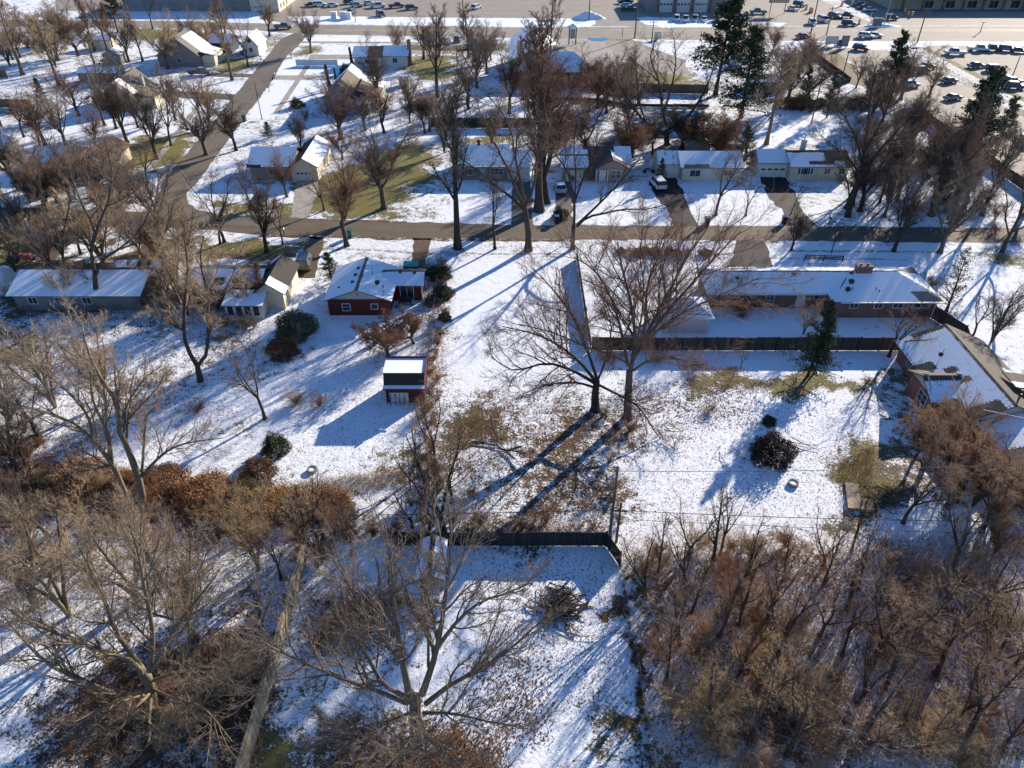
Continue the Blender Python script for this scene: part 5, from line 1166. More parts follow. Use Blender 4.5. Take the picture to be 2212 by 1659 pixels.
hero('pale-barked bare tree in front of the pines by the long diagonal fence', (2075,415), [
 (.2,.05,[(2085,380,0),(2105,330,.2),(2120,280,.6),(2140,220,1.2),(2160,170,2)]),
 (.16,.04,[(2084,385,0),(2072,340,0),(2060,300,.3),(2050,250,.8)]),
 (.14,.04,[(2096,350,.1),(2130,320,-.4),(2150,300,-.6),(2180,265,-.6)]),
 (.14,.04,[(2108,320,.3),(2110,270,.8),(2100,220,1.4)]),
 ], 113, 'bark_grey', 'twig_grey', 0.7, (.3,.24,[(2080,398,0),(2085,382,0)]), l2=(9,46,.34))

# --- street and yard trees: kind, foot u, v, top v, width, turn, label
T = [
 ('V1',577,545,330,.95,20,'leaning street tree on the grassy verge opposite the corner lawn'),
 ('L1',485,523,330,.9,80,'slim street tree at the left end of the leafy verge'),
 ('L2',611,528,400,.8,10,'thin sapling beside the leaning verge tree and its mailbox'),
 ('V3',749,531,290,.9,140,'street tree with a pale base beside the green bin'),
 ('V2',830,450,225,1.05,60,'spreading tree on the corner lawn across the street from the red house'),
 ('T1',989,537,150,.95,40,'tall multi-limbed street tree at the top of the open field'),
 ('L2',1069,538,330,.9,200,'slender forked street tree between two thick ones above the field'),
 ('L3',1141,541,180,.95,300,'thick forked street tree at the upper edge of the open field'),
 ('T2',1164,456,20,1.05,10,'very tall dense tree rising beside the grey house driveway'),
 ('V3',1180,438,90,.9,100,'dark tall tree behind the dense driveway tree'),
 ('L3',1546,465,300,.95,35,'street tree with three curved limbs in front of the white house'),
 ('L2',1611,466,360,1.0,70,'small V-shaped street tree left of the dark driveway'),
 ('V1',1709,541,430,1.0,150,'low street tree before the dark driveway of the cream house'),
 ('L2',1796,546,455,.7,30,'spindly sapling on the far-right verge'),
 ('L1',1708,463,395,.9,10,'twiggy young tree at the mouth of the dark driveway'),
 ('V2',1910,468,320,.85,210,'slim dark tree on the snowy corner right of the great oak-like tree'),
 ('V1',1930,543,330,.85,100,'leaning verge tree nearest the brick ranch chimney'),
 ('V3',2011,466,205,.9,30,'dark straight tree beyond the road, third from the oak-like tree'),
 ('V2',2030,546,340,.9,330,'verge tree at the right with upswept limbs over the road'),
 ('T1',2120,466,250,.9,60,'tree among brush at the end of the diagonal fence'),
 ('L1',1952,466,330,.8,180,'thin tree between two dark trunks beyond the road'),
 ('T3',502,173,0,.9,0,'large pale-trunked tree beside the parked dark pickup'),
 ('L1',536,144,10,.8,40,'leaning tree by the grass strip and small parked car'),
 ('V2',672,114,0,1.0,70,'fan-shaped tree at the main road corner'),
 ('V1',815,222,60,1.0,20,'dense many-limbed tree behind the blue-grey house'),
 ('T1',945,210,0,1.0,130,'tall tree in the yard right of the small utility shed'),
 ('V3',1012,235,90,.9,50,'slender tree behind the snow-topped dark fence'),
 ('V2',1030,190,50,1.0,260,'hazy-crowned tree near the parked grey cars'),
 ('V1',1100,245,60,.95,20,'branchy tree left of the brick hall front'),
 ('T3',1187,175,-30,.7,0,'tall pale slender tree in front of the brick hall'),
 ('V2',1356,298,110,.95,80,'dark upright tree left of the twisted old tree'),
 ('S2',1262,335,170,.85,40,'tangled tree behind the tan house roofs'),
 ('V3',1310,245,90,.9,200,'reddish tree at the back fence below the pale car park'),
 ('M2',960,330,190,.85,10,'multi-stemmed tree left of the grey house'),
 ('V2',1063,330,180,.8,140,'bare tree behind the grey house roof'),
 ('T2',247,115,0,.9,10,'tall dark trunk beside the cream shed near the main road'),
 ('T1',233,112,-10,.9,200,'slanting tall tree paired with the dark trunk by the cream shed'),
 ('L2',284,64,-60,.7,30,'straight pole-like tree on the top-left lawn, left one'),
 ('L1',330,62,-60,.7,90,'straight pole-like tree on the top-left lawn, right one'),
 ('T3',50,162,-10,1.2,10,'great beige-crowned tree in the top left corner'),
 ('T3',128,185,20,1.1,100,'beige-crowned tree right of the corner giant'),
 ('S2',170,120,10,1.1,200,'wide tan tree behind the snowy yards at upper left'),
 ('T2',205,110,-20,.8,60,'dark dense tree by the top-left brush'),
 ('V1',275,308,120,1.0,15,'forked tree on the lawn edge above the yellow house'),
 ('V3',212,330,215,.9,50,'forked bare tree behind the yellow house'),
 ('V1',338,343,150,.9,230,'upright tree on the green side lawn'),
 ('L3',370,314,170,.9,100,'slim tree at the sidewalk by the green side lawn'),
 ('V2',446,334,195,1.2,0,'wide-spread tree at the side street edge'),
 ('V3',256,407,260,.9,120,'street tree in front of the yellow house'),
 ('L3',320,395,285,1.0,20,'bare tree leaning by the lower end of the sidewalk'),
 ('V1',276,513,360,.9,0,'tree on the left verge beside the leaf-strewn driveway'),
 ('V2',346,506,300,1.0,160,'tree at the junction corner on the near side'),
 ('M1',385,600,480,1.0,20,'tangle-crowned tree behind the low house with the sunroom'),
 ('L1',30,560,380,1.0,140,'leaning tree by the red tractor at far left'),
 ('V1',40,410,250,1.0,20,'bare tree at the left edge beyond the street'),
 ('V3',110,455,330,1.0,70,'bare tree on the far verge at left'),
 ('S2',170,250,140,1.1,10,'spreading brown tree in the left yards'),
 ('V3',620,425,310,.9,40,'small tree at the corner of the oval snowy lawn'),
 ('L2',535,430,330,.9,120,'thin tree on the oval snowy lawn'),
 ('V1',652,335,210,.8,20,'reddish round-topped tree behind the picture-window house',),
 ('S1',740,345,250,.8,0,'wine-brown bushy tree above the green corner lawn'),
 ('L3',700,455,350,.9,60,'slim tree at the left side of the green corner lawn'),
 ('T2',570,660,560,.8,10,'spindly tree by the brown evergreen hedge'),
 ('L3',572,905,730,.9,30,'bare leaning tree with a split trunk in the near-left yard'),
 ('T3',1655,312,95,.9,10,'tall bare tree in the snowy lot right of the pines'),
 ('V2',1700,225,70,1.2,20,'broad brown tree by the shed at the upper right'),
 ('S2',1745,210,110,1.1,100,'copper-tinged tree near the roadside boards'),
 ('V1',1880,260,120,1.1,220,'grey tree in the wooded strip by the car park'),
 ('V2',1945,215,70,1.1,320,'tall bare tree among parked cars at upper right'),
 ('V3',2005,210,110,.9,20,'straight dark tree on the edge of the car park'),
 ('V1',1960,330,160,1.1,10,'dense dark tree in the middle of the wooded strip'),
 ('V3',2010,380,215,1.0,110,'dark tree against the diagonal fence'),
 ('V2',1900,400,250,1.0,200,'grey many-limbed tree behind the oak-like tree'),
 ('V1',2060,440,290,1.0,300,'tree in the brush near the fence end'),
 ('T1',2160,400,270,.9,200,'thin tree against the diagonal fence at the right edge'),
 ('L1',2165,690,560,1.0,10,'small bare tree by the bright drive at the right edge'),
 ('M2',2140,740,610,1.0,60,'many-stemmed bare tree right of the red brick house'),
 ('L2',2100,730,600,1.0,160,'twin-stemmed bare tree behind the red brick roof'),
 ('L3',1920,770,650,1.2,0,'small pale tree on the back fence below the brick ranch'),
 ('L2',1600,796,745,1.0,40,'tiny sapling in the shaded strip below the board fence'),
 ('M1',1735,722,640,1.1,20,'pale brush tree beside the spruce by the brick ranch'),
 ('H1',1580,650,560,1.0,10,'reddish overgrown tree-like bush at the end of the brick ranch'),
 ('B1',838,770,680,1.05,30,'round reddish-brown tree in front of the red house and above the shed'),
 ('B2',893,742,668,1.0,120,'rust-brown bushy tree touching the lot-line hedge'),
 ('M1',80,1310,1080,1.0,40,'pale-limbed tree at the left edge, leaning over thickets'),
 ('M1',150,1330,1090,1.0,150,'lichen-pale double trunk tree in the lower left yard'),
 ('M1',300,1300,1090,1.1,80,'wide tan-twigged tree below the forked hedgerow tree'),
 ('V2',420,1380,1120,.9,10,'bare tree left of the pale board fence'),
 ('M2',560,1230,1060,.9,60,'fine-twigged tree by the yellow hedgerow'),
 ('K3',960,1160,940,1.0,20,'reddish tangle-crowned tree on the lot line above the shed'),
 ('V3',760,1200,1060,.9,130,'grey-twigged tree behind the nearest shed'),
 ('M1',120,880,700,1.1,100,'ash-grey tree in the left back yard'),
 ('M2',230,870,690,1.0,30,'bare multi-stem tree beside the left back-yard drift'),
 ('M1',30,980,760,1.0,10,'tree at the left edge above the brown thicket'),
 ('L3',940,1000,850,.8,0,'thin dark tree growing in the lot-line hedge'),
]
for i, (k, u, v, tv, w, rz, lab) in enumerate(T):
    kw = {}
    if k in ('M1', 'M2') and u < 1000 and v > 800: kw = dict(wood='bark_lichen', twig=('twig_tan', 'twig_grey')[i % 2])
    if 'beige' in lab or 'tan tree' in lab: kw = dict(twig='twig_tan')
    if 'reddish' in lab or 'wine' in lab or 'copper' in lab: kw = dict(twig='twig_red')
    tree_px(k, u, v, tv, w*(1.1+0.15*((i*37) % 10)/10), rz+i*11, lab, cat='tree', **kw)
# evergreens
for k, u, v, tv, w, rz, lab, kw in [
 ('C2',1545,205,-25,1.5,0,'tallest dark pine in front of the workshop road',{}),
 ('C1',1600,255,52,1.35,30,'thick dark spruce beside the tallest pine',dict(twig='needle')),
 ('C1',1603,365,268,1.15,80,'broad brownish evergreen between the white and cream houses',dict(twig='needle_pale')),
 ('C1',95,228,166,1.1,10,'dark pointed spruce in the upper left yards',{}),
 ('C4',713,195,138,1.1,0,'columnar evergreen by the blue-grey house, left of the pair',{}),
 ('C4',728,186,146,1.0,60,'columnar evergreen by the blue-grey house, right of the pair',{}),
 ('C4',762,146,100,1.1,20,'slim dark cypress beside the white house with the brick chimney',{}),
 ('C1',717,610,543,1.35,100,'short dense fir at the left wall of the red house',{}),
 ('C1',1745,812,652,.95,40,'dark leaning spruce on the back fence below the brick ranch',dict(lean=(6,0))),
 ('C2',1757,808,700,.9,140,'second smaller pine trunk beside the dark leaning spruce',dict(lean=(-3,0))),
 ('C2',1905,225,62,1.0,0,'dark pine at the edge of the upper right car park',{}),
 ('C2',2060,395,140,1.1,50,'large dark pine beyond the diagonal fence',{}),
 ('C2',2095,380,175,1.0,150,'dark pine leaning right next to the large one',dict(lean=(4,0))),
 ('C2',2150,335,205,1.0,200,'olive pine at the far right car park edge',dict(twig='needle_pale')),
 ('C1',1785,255,150,.9,70,'brownish dense cedar behind the snowy lot',dict(twig='needle_pale')),
 ('C1',1730,240,140,.9,10,'dusky cedar beside the roadside brush',dict(twig='needle_pale')),
 ('C3',2044,672,530,1.25,0,'thin see-through larch beside the brick ranch corner',{}),
 ('C2',255,70,-40,1.2,70,'dark evergreen at the top-left car park',{}),
 ('C1',1425,395,340,1.0,20,'dark evergreen shrub-tree by the parked white SUV',{}),
 ('C1',580,298,262,1.6,10,'rounded blue-green spruce behind the picture-window house',dict(twig='needle_blue')),
]:
    tree_px(k, u, v, tv, w, rz, lab, cat='evergreen', **kw)
# shrubs
for k, u, v, hh, w, rz, lab, kw in [
 ('Y1',1665,985,3.0,1.05,0,'big round dark bush alone in the right-hand yard',dict(twig='leaf_dark')),
 ('Y1',1660,915,1.3,.8,40,'small dark evergreen bush behind the big round one',{}),
 ('Y1',955,640,2.2,1.0,10,'dark hedge bush at the red house end wall, front',{}),
 ('Y1',950,600,2.4,1.0,80,'dark hedge bush at the red house end wall, rear',{}),
 ('Y2',935,655,1.2,1.2,50,'low olive bush on the lot line beside the red house',{}),
 ('Y1',962,690,1.4,.9,120,'small dark bush on the lot line below the red house',{}),
 ('Y2',640,720,3.4,.9,20,'tall brown-green evergreen mound between the two left back yards',dict(twig='needle_pale')),
 ('Y2',612,765,2.6,.9,90,'lower olive mound below the tall evergreen mound',dict(twig='leaf_brown')),
 ('H2',640,872,2.2,1.5,10,'sprawling tan shrub in the near-left yard',{}),
 ('H1',690,878,1.8,1.5,60,'low dark shrub right of the sprawling tan one',{}),
 ('Y1',596,975,2.6,.75,0,'dark ivy-clad bush at the left yard boundary',{}),
 ('Y3',560,1030,2.2,.9,40,'rust-brown leafy bush at the left yard boundary',{}),
 ('Y2',530,1062,2.0,.9,70,'olive bush where the yellow hedgerow begins',{}),
 ('H2',505,1080,2.4,1.4,30,'golden-brown shrub beside the olive boundary bush',dict(twig='twig_rust')),
 ('Y1',1210,470,2.2,.9,30,'dark rounded shrub in front of the tan house',{}),
 ('H1',660,262,3.2,1.0,30,'dark shrub at the corner of the blue-grey house',{}),
 ('Y1',642,232,2.6,.9,10,'round evergreen shrub by the blue-grey house',{}),
 ('H1',700,330,4.5,1.0,10,'purple-brown shrub cluster behind the picture-window house',{}),
 ('Y1',750,160,3.0,1.0,60,'dark rounded shrubs beside the cypress',{}),
 ('H3',880,700,2.0,1.2,0,'pale twiggy shrub behind the bushy trees by the patio',{}),
 ('H1',425,890,1.6,1.8,10,'low grey shrub in the left back yard',{}),
 ('H3',360,820,1.8,1.6,80,'loose grey shrub beside the Y-shaped tree',{}),
 ('H1',100,560,2.4,1.2,10,'shrub behind the red tractor',{}),
 ('H2',30,640,2.4,1.4,60,'straw-coloured brush at the left edge by the white tank',{}),
 ('H1',1990,700,2.0,1.2,30,'bare shrub at the brick ranch corner fence',{}),
 ('H2',2010,620,2.2,1.4,120,'brushy shrub under the see-through larch',{}),
 ('H3',1960,600,1.8,1.2,60,'small bare shrub on the lawn behind the brick ranch',{}),
 ('H1',1870,830,1.2,1.5,10,'tiny twig heap in the grass strip below the fence',{}),
 ('H3',1500,800,1.8,1.6,60,'twiggy shrub at the board fence, right of the huge tree',{}),
 ('H1',1420,780,2.2,1.7,200,'reddish brush along the board fence behind the huge tree',{}),
 ('H1',1310,780,2.2,1.6,20,'reddish brush at the board fence corner',{}),
 ('H3',1530,890,1.2,2.0,0,'low scrub on the snow beside the huge tree',{}),
 ('H2',1360,930,1.8,1.4,10,'tangled suckers at the foot of the huge tree',dict(twig='twig_red')),
 ('H1',300,1100,2.4,1.0,0,'red-stemmed shrub at the foot of the forked hedgerow tree',{}),
 ('Y2',440,1545,2.0,.9,0,'mossy green bush in the lower left shade',{}),
 ('Y2',105,1055,2.0,1.0,30,'moss-green brush in the left thicket',{}),
]:
    x, y = G(u, v); plant(k, x, y, hh, w, rz, lab, cat='shrub', **kw)
# repeats: hedge on the lot line, the hedgerow, brush at left, thicket at lower right
rnd = random.Random(5)
def row(pts, n, spread, keys, hr, w, label, group, cat='shrub', twig=None):
    for i in range(n):
        t = (i+rnd.random()*.6)/n*(len(pts)-1); a = min(int(t), len(pts)-2); f = t-a
        (x0, y0), (x1, y1) = G(*pts[a]), G(*pts[a+1])
        x, y = x0+(x1-x0)*f+rnd.gauss(0, spread), y0+(y1-y0)*f+rnd.gauss(0, spread)
        plant(rnd.choice(keys), x, y, rnd.uniform(*hr), w*rnd.uniform(.85, 1.25), rnd.uniform(0, 360), label, cat=cat, group=group, twig=rnd.choice(twig) if twig else None)
row([(958,560),(945,760),(938,860),(926,1000),(960,1080)], 26, .45, ['H1','H3','H2'], (1.0,2.4), 1.0, 'bare brown hedge shrub on the lot line right of the red shed', 'hedge shrubs along the lot line', twig=['twig_red','twig_rust','twig_dark'])
row([(470,1110),(560,1112),(720,1088)], 22, .6, ['H2','Y3','H2'], (1.2,2.0), 1.3, 'golden-brown shrub in the low hedgerow across the left-centre', 'golden hedgerow shrubs', twig=['twig_rust','leaf_gold','twig_tan'])
row([(0,1040),(150,1060),(330,1085),(480,1085)], 26, 1.3, ['H2','H1','Y3'], (1.4,3.0), 1.1, 'tangled brown shrub in the thicket strip at the left', 'thicket strip shrubs at left', twig=['twig_rust','twig_tan','twig_red'])
row([(0,1000),(60,960),(120,950)], 8, 1.6, ['H1','H3'], (1.6,3.2), 1.1, 'reddish thicket shrub at the left edge above the brown strip', 'left edge thicket shrubs', twig=['twig_red'])
row([(230,640),(400,660),(560,690)], 14, 1.6, ['H3','H1','H2'], (1.2,2.6), 1.1, 'grey-brown brush behind the low houses at left', 'brush behind the left houses', twig=['twig_grey','twig_red'])
row([(640,1200),(760,1140),(900,1130),(1150,1150)], 20, .9, ['H1','H2','H3'], (1.2,2.6), 1.1, 'brown shrub massed along the black board fence', 'shrubs along the black fence', twig=['twig_red','twig_grey','twig_dark'])
row([(1322,880),(1325,1000),(1330,1160)], 16, .4, ['H1','H3'], (.8,1.8), .9, 'thin brush on the boundary below the leaning tree', 'boundary brush by the poles', twig=['twig_red','twig_dark','twig_grey'])
row([(300,1500),(420,1480),(560,1430)], 12, 1.2, ['H3','H2','H1'], (1.0,2.2), 1.1, 'tangled low shrub under the wide lower-left tree', 'lower-left undergrowth shrubs', twig=['twig_red','twig_tan'])
row([(690,1400),(740,1340),(830,1300)], 10, .8, ['H1','H2'], (.9,1.9), 1.1, 'rust-coloured shrub between the pale fence and the nearest shed', 'rusty shrubs by the pale fence', twig=['twig_rust','twig_red'])
row([(1280,410),(1180,300),(1300,335)], 10, 3, ['H1','H3'], (1.5,3), 1.1, 'brown brush behind the tan house', 'brush behind the tan house', twig=['twig_rust','twig_red'])
row([(1340,545),(1440,548),(1560,556)], 14, .3, ['Y1','H1'], (.9,1.3), 1.1, 'clipped dark shrub in the hedge below the street', 'clipped hedge by the street', twig=['twig_dark','leaf_brown'])
row([(1580,600),(1560,640),(1600,690),(1640,640)], 12, .9, ['H1','H2'], (1.4,2.8), 1.1, 'reddish overgrown shrub at the left end of the brick ranch', 'overgrown shrubs by the brick ranch', twig=['twig_red','twig_rust'])
row([(1840,225),(1900,300),(1990,360),(2090,430),(2130,470)], 26, 2.6, ['H3','H1'], (2,4.5), 1.1, 'bare brush in the wooded strip by the diagonal fence', 'brush of the wooded strip', twig=['twig_dark','twig_grey','twig_red'])
row([(1690,230),(1780,225),(1850,240)], 10, 1.5, ['H1','Y3'], (1.5,3), 1.1, 'brown brush at the back of the snowy lot', 'brush behind the snowy lot', twig=['twig_red','twig_dark'])
row([(20,560),(30,470),(110,500)], 8, 2, ['H1','H2'], (1.4,2.6), 1.2, 'red-brown brush around the left driveway', 'brush by the left driveway', twig=['twig_red'])
row([(60,100),(150,90),(210,60)], 12, 5, ['H3','H2'], (3,6), 1.2, 'tan brush at the top left woods', 'top-left brush', twig=['twig_tan','twig_dark'])
row([(10,480),(60,440),(130,430),(200,470)], 12, 2.5, ['B1','M2','B2','V1'], (4.5,8), 1.15, 'reddish small tree crowding the verges at the left edge', 'small verge trees at left', cat='tree', twig=['twig_red','twig_grey'])
row([(150,640),(330,600),(420,690),(560,660)], 12, 1.8, ['M2','M1','L3'], (5,9), 1.2, 'fine-twigged tree tangled behind the left houses', 'tangled trees behind left houses', cat='tree', twig=['twig_tan','twig_grey','twig_red'])
row([(0,900),(130,1000),(60,1150),(30,1250)], 9, 2, ['K3','M2','K1'], (5,9), 1.2, 'tangled pale tree in the brush at the far lower left', 'tangled trees at lower left', cat='tree', twig=['twig_tan','twig_red','twig_grey'])
row([(120,100),(20,130),(230,150)], 10, 6, ['M2','T3','V2','S2'], (9,14), 1.2, 'tan hazy tree in the upper left woods', 'upper left woods', cat='tree', twig=['twig_tan','twig_grey'])
row([(1050,150),(1250,250),(1340,180),(1180,340)], 12, 5, ['V2','B2','V1'], (7,11), 1.2, 'reddish hazy tree in the yards behind the tan house', 'yard trees behind the tan house', cat='tree', twig=['twig_red','twig_grey'])
row([(1870,200),(1950,300),(2050,420),(1880,420)], 16, 4, ['V2','V1','L3','T1'], (8,14), 1.2, 'bare tree in the wooded strip along the diagonal fence', 'wooded strip trees', cat='tree', twig=['twig_dark','twig_grey','twig_red'])
row([(1600,120),(1700,130),(1760,200)], 8, 4, ['V2','V3','B2'], (8,13), 1.2, 'reddish roadside tree between the pines and the boards', 'roadside trees by the boards', cat='tree', twig=['twig_red','twig_rust'])
row([(560,1120),(700,1180),(620,1230)], 8, 1.2, ['K3','K1'], (4,7), 1.2, 'fine pale sapling around the top of the pale fence', 'saplings by the pale fence', cat='tree', twig=['twig_tan','twig_grey'])
row([(360,1560),(480,1480),(560,1400)], 7, 1.6, ['K3','H2'], (3,5), 1.3, 'small pale-twigged tree in the lower left tangle', 'lower left tangle trees', cat='tree', twig=['twig_tan','twig_grey'])
row([(900,1080),(1000,1130),(880,1140)], 5, 1.2, ['K1','K3'], (4,7), 1.2, 'reddish small tree at the lower end of the lot line', 'lot line small trees', cat='tree', twig=['twig_red','twig_grey'])
row([(2000,980),(2120,1060),(2160,1150),(2000,1120)], 10, 1.4, ['M2','K3','V1'], (4,7), 1.3, 'brown small tree in front of the red brick house', 'small trees by the brick house', cat='tree', twig=['twig_red','twig_rust','twig_tan'])
row([(560,330),(800,270),(900,300),(1000,250),(900,240)], 10, 3, ['V1','V2','L3','V3'], (8,13), 1.25, 'bare yard tree behind the houses left of the grey house', 'yard trees left of the grey house', cat='tree', twig=['twig_red','twig_grey','twig_dark'])
row([(40,330),(150,300),(300,260),(450,260),(200,200)], 14, 4, ['V1','V2','L3','T1'], (9,14), 1.25, 'bare yard tree among the far-left houses', 'yard trees at far left', cat='tree', twig=['twig_grey','twig_red','twig_tan'])
row([(150,420),(260,440),(60,390)], 7, 2, ['V2','L3','V3'], (9,13), 1.25, 'bare tree along the far verge in front of the yellow house', 'verge trees by the yellow house', cat='tree', twig=['twig_red','twig_grey'])
row([(330,140),(440,110),(560,65)], 8, 4, ['V1','V2','T1'], (10,15), 1.25, 'bare tree around the tall grey-roofed house', 'trees by the grey-roofed house', cat='tree', twig=['twig_grey','twig_tan'])
row([(1340,350),(1470,330),(1620,340)], 7, 2, ['V1','B2','L3'], (7,11), 1.2, 'bare tree in the narrow yard behind the white house', 'trees behind the white house', cat='tree', twig=['twig_rust','twig_grey','twig_dark'])
row([(480,540),(330,570),(170,550),(60,600)], 9, 1.5, ['V2','L3','M2'], (8,12), 1.2, 'bare tree on the leafy near verge at left', 'near verge trees at left', cat='tree', twig=['twig_tan','twig_grey','twig_red'])
row([(1770,460),(1880,440),(1990,455),(2100,460)], 9, 2, ['V1','V3','T1'], (10,15), 1.15, 'dark bare tree along the far verge at right', 'far verge trees at right', cat='tree', twig=['twig_dark','twig_grey'])
row([(870,130),(960,120),(1080,130),(1100,200)], 8, 4, ['V1','V2','T1'], (9,14), 1.2, 'bare tree below the main road left of the brick hall', 'trees left of the brick hall', cat='tree', twig=['twig_grey','twig_red'])
row([(1342,1225),(1360,1350),(1385,1500),(1410,1670)], 34, .12, ['H1','H3'], (.35,.8), 1.0, 'low dark weed clump on the wire fence running to the bottom edge', 'weeds on the wire fence', cat='weeds', twig=['twig_dark'])
row([(1000,1060),(1150,1120),(1290,1100),(1240,1000)], 14, 1.2, ['H3','H1'], (.5,1.2), 1.3, 'low brown scrub in the shaded strip below the open field', 'scrub below the open field', twig=['twig_dark','twig_rust','twig_red'])
# thicket lower right
pts = []
def thick(n, x0, x1, y0, y1, dmin, left):
    k = 0
    for _ in range(n*30):
        x, y = rnd.uniform(x0, x1), rnd.uniform(y0, y1)
        if x < left(y) or (x > 21 and rnd.random() < .45): continue
        if all((x-a)**2+(y-b)**2 > dmin*dmin for a, b in pts): pts.append((x, y)); k += 1
        if k >= n: break
    return pts[-k:] if k else []
edge = lambda y: 10.6+max(0, (32-y))*0.12
for i, (x, y) in enumerate(thick(50, 10.5, 40, 23.5, 42.3, 2.0, edge)):
    k = rnd.choice(['K1','K2','K3','K1','K2']); tw = rnd.choice(['twig_brush','twig_brush','twig_rust','twig_red','twig_tan'])
    plant(k, x, y, rnd.uniform(5.5, 9.5), rnd.uniform(.9, 1.25), rnd.uniform(0, 360), 'bare brown tree standing in the dense thicket that fills the lower right', cat='tree', group='trees of the lower-right thicket', twig=tw, lean=(rnd.gauss(0, 5), rnd.gauss(0, 5)))
for i, (x, y) in enumerate(thick(64, 10.3, 40, 23.0, 43.2, 1.25, edge)):
    plant(rnd.choice(['H1','H2','H3']), x, y, rnd.uniform(1.4, 3.4), rnd.uniform(1, 1.4), rnd.uniform(0, 360), 'tangled shrub under the trees of the dense thicket at lower right', cat='shrub', group='shrubs of the lower-right thicket', twig=rnd.choice(['twig_brush','twig_rust','twig_tan','twig_brush']))
for u, v, hh, lab in [(1520,1540,4.6,'pale golden shrub crown low in the thicket, left of the pair'),(1690,1510,4.8,'pale golden shrub crown low in the thicket, upper right of the pair'),(2010,1610,4.2,'straw-gold shrub crown at the bottom of the thicket'),(1640,1360,3.2,'rusty brown shrub crown at the thicket edge near the snowy yard')]:
    x, y = G(u, v); plant('H2', x, y, hh, 1.5, u, lab, cat='shrub', twig='twig_straw' if 'rusty' not in lab else 'twig_rust')
for u, v, tv, lab in [(2826*0.7373,1592,1395,'thickest leaning trunk in the lower right of the thicket'),(1880,1440,1180,'dark tall tree in the middle of the thicket'),(2060,1080,880,'reddish bushy tree in front of the red brick house'),(1950,1130,960,'dark bare tree by the old compost frame'),(2000,1000,860,'red-twigged tree beside the red brick end gable'),(2120,1150,980,'bare tree near the right edge below the red brick house')]:
    x, y = G(u, v); plant('S1' if 'reddish' in lab or 'red-' in lab else 'L3', x, y, A(u, tv, y)[2], 1.2 if 'red' in lab else 1.0, u, lab, cat='tree', twig='twig_brush')
# ------------------------------------------------------------------ fences
def fence(name, label, pts, hgt, m, post=2.4, th=0.05, cap=None, rails=False, cat='fence', gap=0.0, snow=False):
    x0, y0 = pts[0]; root = empty(name, (x0, y0, 0), label, cat)
    for i in range(len(pts)-1):
        (xa, ya), (xb, yb) = pts[i], pts[i+1]; L = math.hypot(xb-xa, yb-ya); dx, dy = (xb-xa)/L, (yb-ya)/L; nx, ny = -dy, dx
        k = max(1, int(round(L/post)))
        for j in range(k):
            a, b = L*j/k+0.05, L*(j+1)/k-0.05; w = MB(); hh = hgt+random.Random(j*7+i).uniform(-0.05, 0.05)
            q = lambda s, d: (xa+dx*s+nx*d, ya+dy*s+ny*d)
            if rails:
                for z in (hgt*0.35, hgt*0.65, hgt*0.92): w.prism([q(a,-th),q(b,-th),q(b,th),q(a,th)], z, z+0.12)
                w.prism([q((a+b)/2-.04,-th*.8),q((a+b)/2+.04,-th*.8),q((a+b)/2+.04,th*.8),q((a+b)/2-.04,th*.8)], hgt*0.35, hgt*0.95)
            else:
                w.prism([q(a,-th/2),q(b,-th/2),q(b,th/2),q(a,th/2)], 0.04+gap, hh)
                w.prism([q(a,th/2),q(b,th/2),q(b,th/2+.05),q(a,th/2+.05)], hgt*0.25, hgt*0.25+.09); w.prism([q(a,th/2),q(b,th/2),q(b,th/2+.05),q(a,th/2+.05)], hgt*0.8, hgt*0.8+.09)
                if cap: w.prism([q(a-.05,-th),q(b+.05,-th),q(b+.05,th+.06),q(a-.05,th+.06)], hh, hh+0.05)
            w.build('board_panel', M[m], root)
        for j in range(k+1):
            s = L*j/k; p = MB(); c = (xa+dx*s, ya+dy*s); p.box(c[0]-.06, c[0]+.06, c[1]-.06, c[1]+.06, -0.05, hgt+0.1); p.build('post', M[m], root)
    return root
fence('board_fence','long dark board fence across the yards below the brick ranch house',[(9.6,73.3),(46.6,73.3)],1.9,'wood_dark')
fence('board_fence','dark board fence edging the open field on its right side, running to the street',[(9.45,97.0),(9.45,73.5)],1.35,'wood_dark')
fence('board_fence','black board fence with a corner by the two poles, below the open field',[(-10.2,43.0),(8.2,43.0),(9.15,40.8)],1.75,'wood_black',post=2.3)
fence('board_fence','pale sunlit board fence running to the bottom edge at left',[(-17.65,21.5),(-17.6,33.0),(-17.6,41.8)],1.85,'wood_pale',th=0.12,cap=True)
fence('board_fence','short dark fence sloping from the brick ranch corner to the red brick house',[(53.9,80.6),(55.6,76.0),(54.4,72.0)],1.8,'wood_dark')
fence('board_fence','long brown board fence running diagonally beside the car park at right',[(89.3,168),(88.8,96)],1.9,'wood_brown',post=3.0)
fence('board_fence','dark fence behind a snowy strip in the far back yards, left of the twisted tree',[(-17.3,156.6),(5.0,156.2)],2.2,'wood_black',post=3)
fence('board_fence','brown fence behind the brick hall, left of the pale car park corner',[(22.5,186),(9,186.6)],1.9,'wood_grey',post=3)
fence('board_fence','brown wooden fence along the back of the grassy yard at top centre right',[(27.5,183),(46.5,181.5)],2.2,'wood_brown',post=3)
fence('low_wall','low dark edging wall with a snowy top in front of the brown wooden fence',[(8.5,177),(20,176),(26,171.5),(44.5,171)],0.7,'wood_black',post=4)
fence('vinyl_fence','white vinyl fence by the white house with the brick chimney',[(-57.5,208),(-46.5,208)],1.6,'white_vinyl',post=2.6)
fence('board_fence','dark brown fence across the yards in the upper left corner',[(-168,200),(-128,196)],2.0,'wood_brown',post=3.5)
fence('board_fence','rust-brown fence between two snowy yards at upper left',[(-142,171),(-117,171),(-108,170)],2.0,'wood_brown',post=3)
